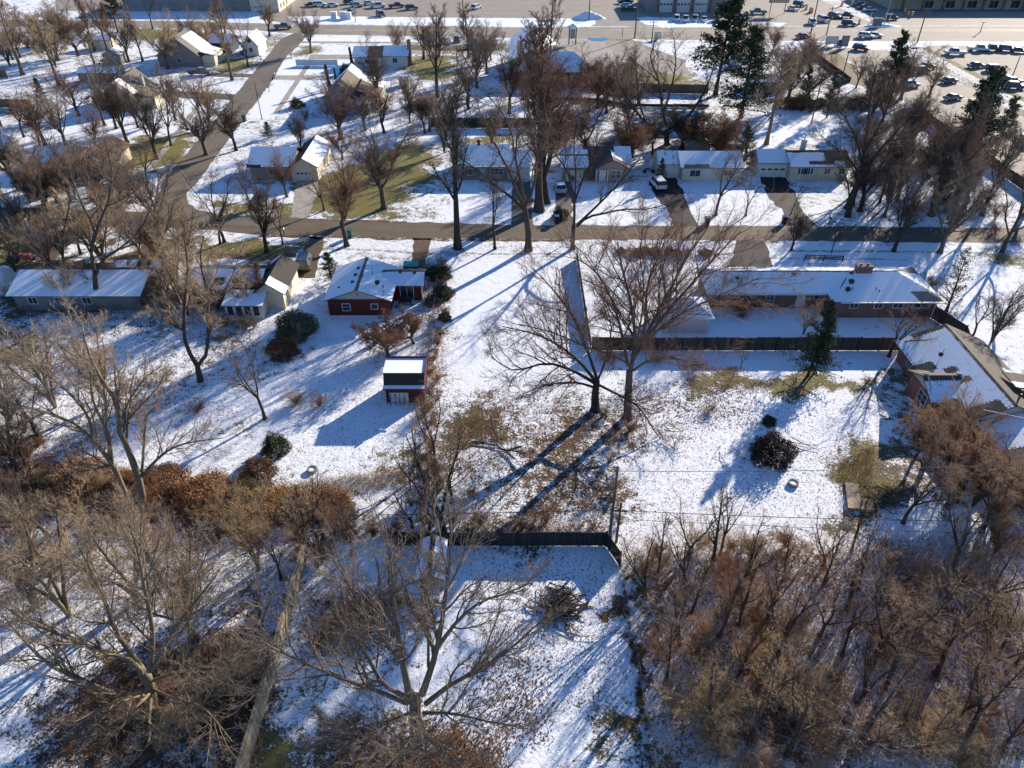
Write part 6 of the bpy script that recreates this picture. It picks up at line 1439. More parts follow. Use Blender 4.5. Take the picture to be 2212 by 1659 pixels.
fence('board_fence','weathered grey fence around the far-left yard',[(-131,157.5),(-108,157.5)],1.9,'wood_grey',post=3)
fence('rail_fence','low dark wall at the end of the snowy lot beside the brown strip',[(84.0,222),(84.3,192),(79,187)],1.2,'wood_black',post=4)
fence('rail_fence','short wooden rail fence at the front of the brick ranch lawn',[(28.6+14,96.5),(48,96.2)],0.9,'wood_dark',post=2.4,rails=True)
# wire fences: posts with thin wires
def wire_fence(label, pts, hgt, post=3.0):
    root = empty('wire_fence', (*pts[0], 0), label, 'fence')
    for i in range(len(pts)-1):
        (xa, ya), (xb, yb) = pts[i], pts[i+1]; L = math.hypot(xb-xa, yb-ya); k = max(1, int(L/post))
        for j in range(k+1):
            p = MB(); x, y = xa+(xb-xa)*j/k, ya+(yb-ya)*j/k; p.cyl((x, y, -.05), (x, y, hgt+.08), .035, n=6); p.build('post', M['metal'], root)
        for z in (0.1, hgt*.5, hgt):
            w = MB(); w.cyl((xa, ya, z), (xb, yb, z), .014, n=4); w.build('wire', M['metal'], root)
    return root
wire_fence('low wire fence overgrown with weeds, running down beside the lower-right thicket',[(9.2,40.6),(9.5,23)],1.2)
wire_fence('wire fence half lost in the lot-line hedge right of the red house',[(-10.4,97),(-9.9,70),(-8.8,57),(-6.9,46)],1.2)

# ------------------------------------------------------------------ vehicles
CARP = {}
def car_proto(kind):
    nm = dict(sedan='parked_car', suv='parked_suv', pickup='pickup_truck', van='parked_van')[kind]
    L, W, belt, top = dict(sedan=(4.6,1.82,.92,1.43), suv=(4.7,1.88,1.05,1.72), pickup=(5.8,2.0,1.1,1.85), van=(5.0,1.98,1.1,1.85))[kind]
    root = empty(nm, (0, 0, 0), 'x', 'car'); h = L/2; w = W/2
    prof = dict(sedan=[(-h,.35),(-h,.72),(-h+.12,.9),(-h+.9,.95),(h-1.35,.93),(h-.25,.76),(h,.62),(h,.33)],
        suv=[(-h,.38),(-h,.95),(-h+.1,1.05),(h-1.15,1.05),(h-.2,.92),(h,.78),(h,.38)],
        pickup=[(-h,.45),(-h,1.08),(-h+.1,1.1),(h-1.25,1.12),(h-.15,1.02),(h,.85),(h,.42)],
        van=[(-h,.36),(-h,1.02),(-h+.1,1.1),(h-1.0,1.1),(h-.15,.88),(h,.72),(h,.36)])[kind]
    n = len(prof); b = MB(); vs = []
    for y, k in ((-w,0),(w,0)): vs += [(x, y, z) for x, z in prof]
    b.add(vs, [tuple(range(n)), tuple(range(2*n-1, n-1, -1))]+[((i+1)%n, i, n+i, n+(i+1)%n) for i in range(n)])
    b.build('body', M['white_vinyl'], root, bevel=0.09)
    # greenhouse and roof
    c = dict(sedan=(-h+.55,h-1.1,-h+1.25,h-2.0), suv=(-h+.06,h-1.05,-h+.35,h-1.75), pickup=(-h+2.15,h-1.15,-h+2.4,h-1.85), van=(-h+.05,h-.75,-h+.25,h-1.7))[kind]
    def frust(z0, z1, a, q, wa, wb):
        m = MB(); m.add([(a[0],-wa,z0),(a[1],-wa,z0),(a[1],wa,z0),(a[0],wa,z0),(q[0],-wb,z1),(q[1],-wb,z1),(q[1],wb,z1),(q[0],wb,z1)],
            [(3,2,1,0),(4,5,6,7),(0,1,5,4),(1,2,6,5),(2,3,7,6),(3,0,4,7)]); return m
    frust(belt-.04, top-.05, c[:2], c[2:], w*.93, w*.78).build('window', M['glass'], root)
    m = frust(top-.06, top, (c[2]-.06,c[3]+.06), (c[2]+.05,c[3]-.05), w*.8, w*.74); m.build('roof', M['white_vinyl'], root, bevel=0.03)
    if kind in ('suv','van'):
        for xx in (c[2]+(c[3]-c[2])*.36, c[2]+(c[3]-c[2])*.72):
            for sy in (-1,1):
                p = MB(); p.add([(xx-.06,sy*w*.945,belt-.03),(xx+.06,sy*w*.945,belt-.03),(xx+.05,sy*w*.795,top-.05),(xx-.05,sy*w*.795,top-.05),(xx-.06,sy*w*.9,belt-.03),(xx+.06,sy*w*.9,belt-.03),(xx+.05,sy*w*.75,top-.05),(xx-.05,sy*w*.75,top-.05)],[(0,1,2,3),(7,6,5,4),(0,4,5,1),(1,5,6,2),(2,6,7,3),(3,7,4,0)]); p.build('pillar', M['white_vinyl'], root)
    if kind == 'pickup':
        m = MB(); m.box(-h+.15,-h+2.05,-w+.14,w-.14,1.085,1.115); m.build('bed', M['dark'], root)
    for x in (-h+.95, h-.9):
        for s in (-1, 1):
            m = MB(); m.cyl((x, s*(w-.2), .34), (x, s*(w+.02), .34), .36 if kind in ('pickup','suv') else .33, n=14); o = m.build('wheel', M['rubber'], root)
            r = MB(); r.cyl((x, s*(w+.015), .34), (x, s*(w+.03), .34), .2, n=10); r.build('rim', M['metal'], o)
    for s in (-1, 1):
        m = MB(); m.box(h-.06,h+.02,s*w*.72-.18,s*w*.72+.18,.66,.8); m.build('headlight', M['trim'], root)
        m = MB(); m.box(-h-.02,-h+.06,s*w*.78-.12,s*w*.78+.12,.7,.95); m.build('taillight', M['red_metal'], root)
    CARP[kind] = [root, False]
for k in ('sedan','suv','pickup','van'): car_proto(k)
PAINT = dict(white=paint_mat('white_paint',(.72,.72,.7)), black=paint_mat('black_paint',(.012,.012,.014)), silver=paint_mat('silver_paint',(.42,.43,.44),.3,.6,.4), grey=paint_mat('grey_paint',(.13,.135,.14),.3,.6,.3),
    red=paint_mat('red_paint',(.33,.025,.02)), maroon=paint_mat('maroon_paint',(.1,.02,.025)), navy=paint_mat('navy_paint',(.015,.03,.085)), blue=paint_mat('blue_paint',(.07,.16,.28)), brown=paint_mat('brown_paint',(.14,.07,.04)), snow=M['snowpile'])
def car(kind, u, v, rz, col, label, cat, group=None, roof=None):
    src, used = CARP[kind]; o = copy_tree(src) if used else src; CARP[kind][1] = True
    x, y = G(u, v, .8); o.location = (x, y, Z4); o.rotation_euler = (0, 0, R(rz)); o['label'] = label; o['category'] = cat
    if group: o['group'] = group
    elif 'group' in o: del o['group']
    for c in o.children:
        if c.name.startswith(('body','roof','pillar')): c.material_slots[0].link = 'OBJECT'; c.material_slots[0].material = PAINT[roof or col] if c.name.startswith('roof') else PAINT[col]
    return o
for q in [
 ('sedan',672,8,15,'black','black car at the far left of the row in the top car park','car'),
 ('suv',690,8,10,'white','white SUV at the left end of the top car park row','SUV'),
 ('sedan',718,9,12,'white','white sedan right of the white SUV in the top car park','car'),
 ('suv',755,3,15,'navy','dark blue SUV behind the silver one in the top car park','SUV'),
 ('suv',770,10,15,'silver','silver SUV by the lamp post in the top car park','SUV'),
 ('sedan',796,5,20,'white','white car between the silver SUV and the white pickup','car'),
 ('pickup',815,11,15,'white','white pickup truck left of the red one in the top car park','pickup truck'),
 ('pickup',856,11,15,'red','red pickup truck in the top car park','pickup truck'),
 ('suv',889,15,10,'maroon','dull red SUV just right of the red pickup truck','SUV'),
 ('suv',758,26,-110,'black','black SUV facing the verge below the silver SUV','SUV'),
 ('suv',822,30,-60,'maroon','maroon SUV nearest the snowy verge in the top car park','SUV'),
 ('suv',1029,14,60,'white','white car alone in the empty half of the top car park','car'),
 ('pickup',612,56,0,'grey','dark pickup truck crossing the junction on the main road','pickup truck'),
 ('suv',992,83,70,'black','black SUV parked off the main road below the tall pole','SUV'),
 ('suv',963,86,75,'grey','grey SUV left of the black one below the main road','SUV'),
 ('sedan',1015,99,20,'silver','silver car half hidden by trees below the black SUV','car'),
 ('sedan',1043,97,20,'grey','grey car half hidden by trees, nearest the brick hall','car'),
 ('pickup',1351,2,15,'black','dark truck at the back of the cluster by the workshop','pickup truck'),
 ('sedan',1352,10,5,'white','white car in the cluster beside the workshop','car'),
 ('pickup',1358,18,0,'black','black pickup truck in the workshop shade','pickup truck'),
 ('suv',1462,39,-100,'white','leftmost white SUV of the line in front of the workshop','SUV'),
 ('pickup',1481,40,-100,'white','white pickup truck second in the line in front of the workshop','pickup truck'),
 ('suv',1501,39,-100,'silver','silver SUV third in the line in front of the workshop','SUV'),
 ('sedan',1521,40,-100,'white','white sedan fourth in the line in front of the workshop','car'),
 ('suv',1547,41,-100,'black','black SUV at the right end of the workshop line','SUV'),
 ('suv',1608,36,-60,'white','white SUV beside the tall pines by the main road','SUV'),
 ('pickup',1638,24,170,'grey','grey truck by the framed billboard','pickup truck'),
 ('suv',1727,8,-60,'black','black SUV on the side road at the top right','SUV'),
 ('sedan',1714,17,-70,'white','white car beside the framed billboard','car'),
 ('suv',1755,47,-95,'white','white SUV waiting at the junction, left of the van','SUV'),
 ('van',1779,41,-75,'white','white van in the line at the junction','van'),
 ('suv',1804,33,-50,'grey','dark grey SUV behind the white van at the junction','SUV'),
 ('pickup',1826,32,-25,'black','black pickup truck behind the dark grey SUV','pickup truck'),
 ('suv',1834,49,-20,'black','black SUV by the orange barrels in the junction','SUV'),
 ('sedan',1735,76,20,'red','red car behind bare branches at the junction corner','car'),
 ('sedan',1818,90,60,'grey','grey car beside the two small roadside boards','car'),
 ('suv',1871,76,-25,'white','white SUV turning on the main road','SUV'),
 ('sedan',1891,74,-15,'white','white sedan right behind the turning white SUV','car'),
 ('suv',1861,102,-40,'maroon','maroon SUV entering the right-hand car park','SUV'),
 ('sedan',1859,8,10,'black','black car on the snowy grass bank at the top right','car'),
 ('sedan',1866,14,15,'brown','brown car on the snowy grass bank at the top right','car'),
 ('sedan',1880,19,5,'white','white car on the snowy grass bank at the top right','car'),
 ('suv',1925,37,0,'black','black SUV in the shade of the shopping strip','SUV'),
 ('pickup',2064,112,170,'white','white pickup truck standing apart in the right car park','pickup truck'),
 ('pickup',2114,104,-15,'white','white pickup truck in the row nearest the main road','pickup truck'),
 ('pickup',2140,103,-15,'black','black pickup truck beside the white one near the main road','pickup truck'),
 ('suv',2176,104,-25,'blue','blue-grey SUV in the row nearest the main road','SUV'),
 ('sedan',2201,107,-25,'maroon','maroon car at the right end of the row nearest the main road','car'),
 ('sedan',2110,139,10,'navy','navy car first in the second row of the right car park','car'),
 ('suv',2149,147,-5,'grey','grey SUV second in the second row of the right car park','SUV'),
 ('sedan',2161,162,-10,'silver','silver car in the right car park, behind the navy pair','car'),
 ('sedan',2189,172,0,'blue','light blue car beside the navy SUV in the right car park','car'),
 ('suv',2192,184,-10,'navy','navy SUV near the right edge of the car park','SUV'),
 ('sedan',2051,172,20,'black','black car just right of the grass median','car'),
 ('sedan',2060,208,20,'grey','grey car behind the large dark pine','car'),
 ('suv',1966,181,10,'silver','silver SUV seen through bare branches in the car park','SUV'),
 ('suv',1991,150,10,'brown','brown SUV seen through bare branches in the car park','SUV'),
 ('sedan',2004,141,10,'black','black car next to the brown SUV among branches','car'),
 ('sedan',1946,131,15,'grey','grey car behind the pine at the car park entrance','car'),
 ('sedan',2130,255,20,'silver','silver car between the pines at the right car park','car'),
 ('suv',2214,300,80,'white','white off-road car cut by the right edge','car'),
 ('pickup',432,155,0,'navy','dark blue pickup truck on the drive of the tall grey-roofed house','pickup truck'),
 ('sedan',536,110,10,'grey','dark car under the pale-trunked tree near the main road','car'),
 ('sedan',238,128,5,'black','black car behind the shed with red-brown doors','car'),
 ('van',658,562,95,'black','black minivan on the driveway left of the red house','van'),
 ('suv',1421,393,100,'white','white SUV on the dark wet driveway','SUV'),
 ('sedan',1211,402,92,'silver','pale snow-dusted car in front of the tan house garage','car'),
]:
    car(*q[:7], roof='snow' if 'snow-dusted' in q[5] else None)
# ------------------------------------------------------------------ poles, lamps and wires
def wire(label, a, b, sag, r=0.02, name='power_line', m='wire'):
    P = [(a[0]+(b[0]-a[0])*t, a[1]+(b[1]-a[1])*t, a[2]+(b[2]-a[2])*t-sag*4*t*(1-t)) for t in np.linspace(0, 1, 25)]
    o = tubes([(np.array([P])-np.array(a), np.full((1, 25), r), 5)], name, M[m]); o.location = a; return tag(o, label, 'wire')
def upole(label, u, v, tv, arms=1, r=0.16, m='pole', name='utility_pole', cat='utility pole'):
    x, y = G(u, v); h = A(u, tv, y)[2]; root = empty(name, (x, y, 0), label, cat); b = MB(); b.cyl((x, y, -.1), (x, y, h), r, r*.7, 9); b.build('post', M[m], root)
    for k in range(arms):
        c = MB(); z = h-.5-k*.9; c.box(x-1.1, x+1.1, y-r-.12, y-r, z, z+.12); c.build('crossarm', M[m], root)
        for s in (-.95, 0, .95): i = MB(); i.cyl((x+s, y-r-.06, z+.12), (x+s, y-r-.06, z+.32), .05, n=6); i.build('insulator', M['dark'], root)
    return x, y, h
p1 = upole('grey utility pole at the black fence corner, with line hardware',1317,1158,1008,0,.15)
p2 = upole('short dark pole stub beside the utility pole at the fence corner',1331,1171,1086,0,.13)
upole('weathered pole post standing in the garden beside the board fence',1264,708,664,0,.12,name='post',cat='post')
hz = A(1320,1098,p1[1])[2]
b = MB(); b.cyl((p1[0]+.1,p1[1]-.2,hz-.1),(p1[0]+1.2,p1[1]-.2,hz-.15),.07); o = b.build('cable_splice', M['black_bin'], loc=(p1[0],p1[1],hz)); tag(o, 'black cable sleeve hanging on the line right of the utility pole', 'cable')
wire('thin black line running left from the utility pole over the thickets',(p1[0],p1[1]-.2,hz),(-60,43.6,hz-.3),.5,.03)
wire('thin black line running right from the utility pole over the snowy yard',(p1[0],p1[1]-.2,hz),(58,42.5,hz+.2),.6,.03)
wire('higher thin line over the lower right yard and thicket',(p1[0],p1[1],p1[2]-.5),(60,46,p1[2]-.2),.7,.022)
wire('lowest thin line near the thicket edge at right',(p1[0],p1[1],2.2),(58,41,3.2),.3,.02)
wire('striped pale service cable rising from the red brick gable to the right edge',(46.9,57.0,4.0),(62,44.0,9.5),.4,.05,'service_cable','trim')
mp = [upole('tall dark pole at the edge of the top car park',1272,44,-40,1,.2), upole('utility pole with crossarm beside the main road shade',1371,82,-30,2,.22), upole('utility pole by the black SUV below the main road',1002,76,-25,1,.2),
 upole('dark pole at the junction near the framed billboard',1751,72,-20,1,.2), upole('leaning-looking pole beside the small roadside boards',1785,76,15,1,.18), upole('wooden pole rising from the right car park trees',1981,92,22,1,.2), upole('slim pole in the snowy lot right of the pines',1752,268,165,1,.15), upole('slim pole among young trees by the brown strip',1808,212,110,0,.14), upole('thin pole in front of the blue-grey house',566,258,180,0,.1), upole('thin pole in the yard left of the brick hall',988,152,85,0,.12), upole('short pole at the edge of the main road opposite the workshop',1344,80,61,0,.1), upole('double-armed pole in front of the workshop verge',1408,88,44,2,.15)]
wire('overhead line along the main road, left span',(mp[2][0],mp[2][1],mp[2][2]-.5),(mp[1][0],mp[1][1],mp[1][2]-.5),1.2,.04); wire('overhead line along the main road, right span',(mp[1][0],mp[1][1],mp[1][2]-.5),(mp[3][0],mp[3][1],mp[3][2]-.5),1.2,.04)
wire('overhead line crossing the top car park to the tall dark pole',(mp[2][0],mp[2][1],mp[2][2]-.6),(mp[0][0],mp[0][1],mp[0][2]-.6),1.0,.04)
wire('overhead line crossing the side street at upper left',(-63,176,8.5),(-104,182,8.0),.8,.03)
def lamp(label, u, v, tv, lean=0):
    x, y = G(u, v); h = A(u, tv, y)[2]; root = empty('lamp_post', (x, y, 0), label, 'lamp post'); b = MB(); b.cyl((x,y,-.1),(x,y,h),.16,.1,9); b.build('post', M['metal'], root)
    b = MB(); b.box(x-.5,x+.5,y-.25,y+.25,h-.05,h+.15); b.build('lamp_head', M['dark'], root)
lamp('steel lamp post on the verge among parked cars, top left of centre',768,48,-45); lamp('steel lamp post at the corner of the shopping strip car park',1911,50,-25); lamp('lamp post in the right-hand car park by the row of cars',2187,165,115); lamp('short lamp post on the road edge by the shopping strip',2117,70,48)
# ------------------------------------------------------------------ signs, bins, boxes and garden things
def board(name, label, u, v, w, h, z0, m, frame='dark', posts=2, rz=0, cat='sign', text=None):
    x, y = G(u, v); root = empty(name, (x, y, 0), label, cat)
    b = MB(); b.box(x-w/2,x+w/2,y-.06,y+.06,z0,z0+h); b.build('panel', M[m], root); f = MB()
    for q in ((-w/2-.15,-w/2,z0-.15,z0+h+.15),(w/2,w/2+.15,z0-.15,z0+h+.15)): f.box(x+q[0],x+q[1],y-.12,y+.12,q[2],q[3])
    f.box(x-w/2,x+w/2,y-.12,y+.12,z0+h,z0+h+.15); f.box(x-w/2,x+w/2,y-.12,y+.12,z0-.15,z0); f.build('frame', M[frame], root)
    for i in range(posts):
        p = MB(); px = x+(0 if posts == 1 else (-w*.38 if i == 0 else w*.38)); p.cyl((px,y+.2,-.1),(px,y+.2,z0+h),.12,n=8); p.build('post', M['dark'], root)
    return root, x, y
r_, x, y = board('billboard','cream billboard in a thick brown frame near the top edge',1678,30,6.5,2.4,3.6,'beige_siding','door_brown')
b = MB(); rr = random.Random(4)
for k in range(7): b.box(x-2.2+k*.62,x-1.85+k*.62,y-.12,y-.08,4.3+rr.random()*.2,5.2)
b.build('faded_marks', M['trimgrey'], r_)
board('roadside_sign','pale roadside board with faded rows beside the junction, left of two',1794,100,3.2,1.8,.8,'trim','trimgrey'); board('roadside_sign','upright grey board beside the junction, right of two',1822,104,1.8,2.6,.6,'trimgrey','dark')
board('real_estate_sign','tiny white board beside the main road opposite the workshop',1420,86,1.6,1.4,.6,'trim','trimgrey',1)
x, y = G(1236,96); root = empty('sign_shelter',(x,y,0),'tall roofed sign frame with a hanging lantern panel by the pale car park','sign')
for s in (-1,1): b = MB(); b.box(x+s*1.0-.15,x+s*1.0+.15,y-.15,y+.15,0,4.6); b.build('post', M['wood_dark'], root)
b = MB(); b.add([(x-1.6,y-1,4.6),(x+1.6,y-1,4.6),(x+1.6,y+1,4.6),(x-1.6,y+1,4.6),(x,y,5.7)],[(3,2,1,0),(0,1,4),(1,2,4),(2,3,4),(3,0,4)],0.9); b.build('roof', M['roof_grey'], root)
b = MB(); b.box(x-.7,x+.7,y-.1,y+.1,1.6,4.2); b.build('panel', M['trimgrey'], root)
x, y = G(689,76); root = empty('stop_sign',(x,y,0),'octagonal red stop sign seen from behind at the side street corner','sign'); b = MB(); b.cyl((x,y,0),(x,y,2.9),.05); b.build('post', M['metal'], root); b = MB(); b.cyl((x,y-.08,2.6),(x,y-.04,2.6),.42,.42,8); b.build('plate', M['red_metal'], root)
def mailbox(label, u, v, m='dark'):
    x, y = G(u, v); root = empty('mailbox',(x,y,0),label,'mailbox'); b = MB(); b.box(x-.06,x+.06,y-.06,y+.06,-.05,1.05); b.build('post', M['wood_dark'] if m != 'trim' else M['trim'], root)
    b = MB(); n = 9; sec = [(-.13,1.05),(.13,1.05)]+[(.13*math.cos(t),1.22+.13*math.sin(t)) for t in np.linspace(0,math.pi,n)]
    b.add([(x+q[0],y-.28,q[1]) for q in sec]+[(x+q[0],y+.28,q[1]) for q in sec],[tuple(range(len(sec)-1,-1,-1)),tuple(range(len(sec),2*len(sec)))]+[(i,(i+1)%len(sec),len(sec)+(i+1)%len(sec),len(sec)+i) for i in range(len(sec))]); b.build('box', M[m], root)
for q in [('white mailbox on a white post at the far left of the street',61,489,'trim'),('mailbox at the verge between the slim tree and the leafy driveway',456,503,'dark'),('mailbox beside the thin sapling on the near verge',615,510,'metal'),('dark mailbox at the street edge by the field corner',1214,532,'dark'),('mailbox on the far verge right of the dark driveway',1790,486,'dark'),('mailbox by the side street and the pale drive end',564,131,'dark'),('mailbox on the corner grass at the side street top',595,94,'dark'),('mailbox at the foot of the snowy plots by the side street',630,128,'dark'),('blue-grey mailbox at the end of the concrete drive',594,170,'metal'),('dark mailbox on the snowy verge of the side street',582,199,'dark'),('mailbox on the snowy edge near the parked dark pickup',525,170,'dark')]: mailbox(q[0],q[1],q[2],q[3])
def bin_(label, u, v, m, lid=None, s=1.0, rz=0, name='wheelie_bin', cat='bin'):
    x, y = G(u, v); root = empty(name,(x,y,0),label,cat); w = .3*s
    b = MB(); b.add([(x-w*.8,y-w*.8,.05),(x+w*.8,y-w*.8,.05),(x+w*.8,y+w*.8,.05),(x-w*.8,y+w*.8,.05),(x-w,y-w*1.1,1.0*s),(x+w,y-w*1.1,1.0*s),(x+w,y+w*1.1,1.0*s),(x-w,y+w*1.1,1.0*s)],[(3,2,1,0),(4,5,6,7),(0,1,5,4),(1,2,6,5),(2,3,7,6),(3,0,4,7)]); b.build('body', M[m], root)
    b = MB(); b.box(x-w*1.08,x+w*1.08,y-w*1.2,y+w*1.2,1.0*s,1.07*s); b.build('lid', M[lid or m], root)
    for k in (-1,1): b = MB(); b.cyl((x+k*w*.75,y+w*.8,.12),(x+k*w*.95,y+w*.8,.12),.12,n=10); b.build('wheel', M['rubber'], root)
for q in [('green wheelie bin at the kerb by the pale-based street tree',757,513,'green_bin',None,1.25),('green wheelie bin beside the red house end wall',921,594,'green_bin',None,1.3),('dark wheelie bin at the kerb in front of the white house',1527,486,'black_bin',None,1.25),('blue-black wheelie bin by the cream house driveway mouth',1693,483,'black_bin','blue_bin',1.25),('green wheelie bin on the side street edge',529,262,'green_bin',None,1.3),('blue wheelie bin in front of the striped garage',1427,378,'blue_bin',None,1.4),('dark wheelie bin on the street by the tan house drive',1202,482,'black_bin','blue_bin',1.2)]: bin_(*q)
x, y = G(889,588); root = empty('skip_bin',(x,y,0),'large bin with a bright teal lid behind the red house wing','bin'); b = MB(); b.box(x-1.0,x+1.0,y-.7,y+.7,.1,1.25); b.build('body', M['green_bin'], root); b = MB(); b.box(x-1.05,x+1.05,y-.8,y+.8,1.25,1.36); b.build('lid', M['teal_bin'], root)
for i, (u, v, lab) in enumerate([(722,40,'white utility cabinet on the main road verge, leftmost of three'),(742,40,'white utility cabinet on the main road verge, middle of three'),(753,41,'white utility cabinet on the main road verge, rightmost of three')]):
    x, y = G(u, v); root = empty('utility_cabinet',(x,y,0),lab,'cabinet'); b = MB(); b.box(x-.95,x+.95,y-.6,y+.6,.0,2.0); b.build('body', M['white_vinyl'], root); b = MB(); b.box(x-1.0,x+1.0,y-.65,y+.65,2.0,2.1); b.build('lid', M['snowpile'], root)
src = None
for i, (u, v, lab) in enumerate([(1741,21,'orange barrel upper left, alone by the white car'),(1749,27,'orange barrel, left of a close pair'),(1753,28,'orange barrel, right of a close pair'),(1818,13,'orange barrel at the top of the grass bank'),(1840,13,'orange barrel near the black car on the bank'),(1866,15,'orange barrel in front of the brown car'),(1830,53,'orange barrel at the left of the black SUV'),(1855,53,'orange barrel between the black SUV and grass bank'),(1882,53,'orange barrel at the tip of the grass bank'),(1954,28,'orange barrel, leftmost in the shopping strip shade'),(1961,34,'orange barrel, middle one in the shopping strip shade'),(1969,37,'orange barrel, rightmost in the shopping strip shade')]):
    x, y = G(u, v)
    if src is None:
        src = o = empty('traffic_barrel',(x,y,0),lab,'traffic barrel','orange barrels around the junction')
        b = MB(); b.cyl((x,y,0),(x,y,1.7),.42,.32,12); b.build('drum', M['orange'], o)
        for z in (.5,1.1): c = MB(); c.cyl((x,y,z),(x,y,z+.2),.42-.03*z,.405-.03*z,12); c.build('stripe', M['trim'], o)
        b = MB(); b.cyl((x,y,-.02),(x,y,.08),.55,.55,12); b.build('base', M['rubber'], o)
    else: o = copy_tree(src); o.location = (x,y,0); o['label'] = lab
for u, v, lab in ((1428,40,'red hydrant on the snowy verge by the workshop'),(1618,39,'red hydrant by the pines along the main road')):
    x, y = G(u, v); root = empty('fire_hydrant',(x,y,0),lab,'hydrant'); b = MB(); b.cyl((x,y,0),(x,y,.8),.22,.2,10); b.cyl((x,y,.8),(x,y,1.05),.24,.08,10); b.build('barrel', M['red_metal'], root); b = MB(); b.cyl((x-.36,y,.55),(x+.36,y,.55),.1,n=8); b.build('nozzle', M['red_metal'], root)
x, y = G(1893,58); root = empty('pylon_sign_base',(x,y,0),'grey block sign base with four thin posts on the snowy corner','sign base'); b = MB(); b.box(x-1.3,x+1.3,y-.6,y+.6,0,2.6); b.build('block', M['stone'], root)
for k in (-2.6,2.2,3.6): b = MB(); b.cyl((x+k,y,0),(x+k,y,4.2),.09); b.build('post', M['trim'], root)
# fire pits
for u, v, lab in ((675,1017,'stone fire pit ring full of snow in the near-left yard'),(1713,1046,'stone fire pit ring full of snow in the right-hand yard')):
    x, y = G(u, v); root = empty('fire_pit',(x,y,0),lab,'fire pit')
    for k in range(12):
        a = k*math.pi/6; b = MB(); c = (x+.42*math.cos(a), y+.42*math.sin(a)); t = (-math.sin(a), math.cos(a)); q = (math.cos(a), math.sin(a))
        b.prism([(c[0]+t[0]*.13+q[0]*.08,c[1]+t[1]*.13+q[1]*.08),(c[0]-t[0]*.13+q[0]*.08,c[1]-t[1]*.13+q[1]*.08),(c[0]-t[0]*.11-q[0]*.08,c[1]-t[1]*.11-q[1]*.08),(c[0]+t[0]*.11-q[0]*.08,c[1]+t[1]*.11-q[1]*.08)][::-1],0,.3); b.build('stone', M['stone'], root)
    b = MB(); b.cyl((x,y,0),(x,y,.22),.34,.32,16); b.build('snow_fill', M['snowpile'], root)
# sticks: brush pile, fallen limbs
def sticks(name, label, cat, u, v, spec, m, z=0.08, kind=None):
    x, y = G(u, v); r = np.random.default_rng(int(u+v)); ch = []
    for n, rad, L, th, hmax in spec:
        for _ in range(n):
            a = r.random()*6.28; q = r.normal(0, rad, 2); l = L*r.uniform(.5, 1.2); z0 = z+abs(r.normal(0, hmax*.5))*math.exp(-(q[0]**2+q[1]**2)/(rad*rad*2)); dz = r.normal(0, .18)*l
            p = [(q[0]-l/2*math.cos(a), q[1]-l/2*math.sin(a), max(.04, z0-dz/2)), (q[0], q[1], z0+.05), (q[0]+l/2*math.cos(a+.3), q[1]+l/2*math.sin(a+.3), max(.04, z0+dz/2))]
            ch.append(chain(p, th, th*.4, 5))
    s = stack(ch); o = tubes([(s[0], s[1], 5)], name, M[m]); o.location = (x, y, 0); return tag(o, label, cat, kind=kind)
sticks('brush_pile','heap of cut branches and logs on the snow right of the nearest big tree','brush pile',1212,1312,[(34,.8,2.8,.07,1.2),(160,.8,1.6,.025,1.1),(10,.6,2.2,.13,.6)],'bark_dark')
sticks('fallen_branch','long fallen branch on the grassy patch of the open field','branch',1085,966,[(3,.5,5.5,.09,.2),(14,1.0,1.8,.025,.2)],'bark_dark')
sticks('fallen_branch','bent fallen branch on the snow right of the round dark bush','branch',1735,965,[(2,.3,2.8,.05,.4),(6,.4,1.0,.02,.3)],'bark_dark')
sticks('stick_heap','broken stick heap leaning by the old compost frame','stick heap',1905,1075,[(22,.8,2.6,.05,.7),(40,.9,1.4,.02,.5)],'bark_lichen')
sticks('fallen_branches','scattered fallen branches at the foot of the huge tree','branches',1440,905,[(26,2.2,2.2,.03,.1)],'bark_dark')
sticks('fallen_branches','scattered fallen branches behind the golden hedgerow shrubs','branches',690,1160,[(26,3.5,2.0,.025,.15)],'bark_dark')
x, y = G(1855,1092); root = empty('compost_frame',(x,y,0),'low wooden platform with a black-lined pit beside the mossy patch','platform')
b = MB(); b.prism([(x-1.3,y-.6),(x+1.0,y-.9),(x+1.3,y+.5),(x-.9,y+.7)],0,.35); b.build('deck', M['wood_pale'], root)
b = MB(); b.prism([(x-.9,y+.75),(x+.5,y+.6),(x+.9,y+2.6),(x-.3,y+2.9)],0,.2); b.build('pit_liner', M['black_bin'], root)
x, y = G(906,1303); root = empty('garden_deck',(x,y,0),'small snow-covered deck with a slatted grey railing in front of the nearest shed','deck')
b = MB(); b.box(x-1.7,x+1.6,y,y+1.5,.0,.35); b.build('platform', M['wood_grey'], root); b = MB(); b.box(x-1.65,x+1.55,y+.12,y+1.45,.35,.42); b.build('snow_cover', M['snowpile'], root)
for k in range(15): b = MB(); b.box(x-1.68+k*.23,x-1.62+k*.23,y+.0,y+.06,.35,1.1); b.build('baluster', M['trimgrey'], root)
b = MB(); b.box(x-1.7,x+1.62,y-.03,y+.09,1.1,1.17); b.build('handrail', M['trimgrey'], root)
P = [(2120,980),(2135,976),(2150,985),(2165,1010),(2175,1030),(2172,1040),(2158,1036),(2148,1020),(2142,1000),(2130,990)]; W = [G(*p) for p in P]; cx, cy = G(2150,1010)
b = MB(); b.prism(W[::-1],0,.35); o = b.build('garden_pond_cover', M['snowpile'], loc=(cx,cy,0), bevel=.12); tag(o,'curved kidney-shaped snow-covered bed beside the red brick house','garden bed')
x, y = G(876,657); root = empty('garden_bench',(x,y,0),'dark slatted bench on the snowy patio of the red house','bench')
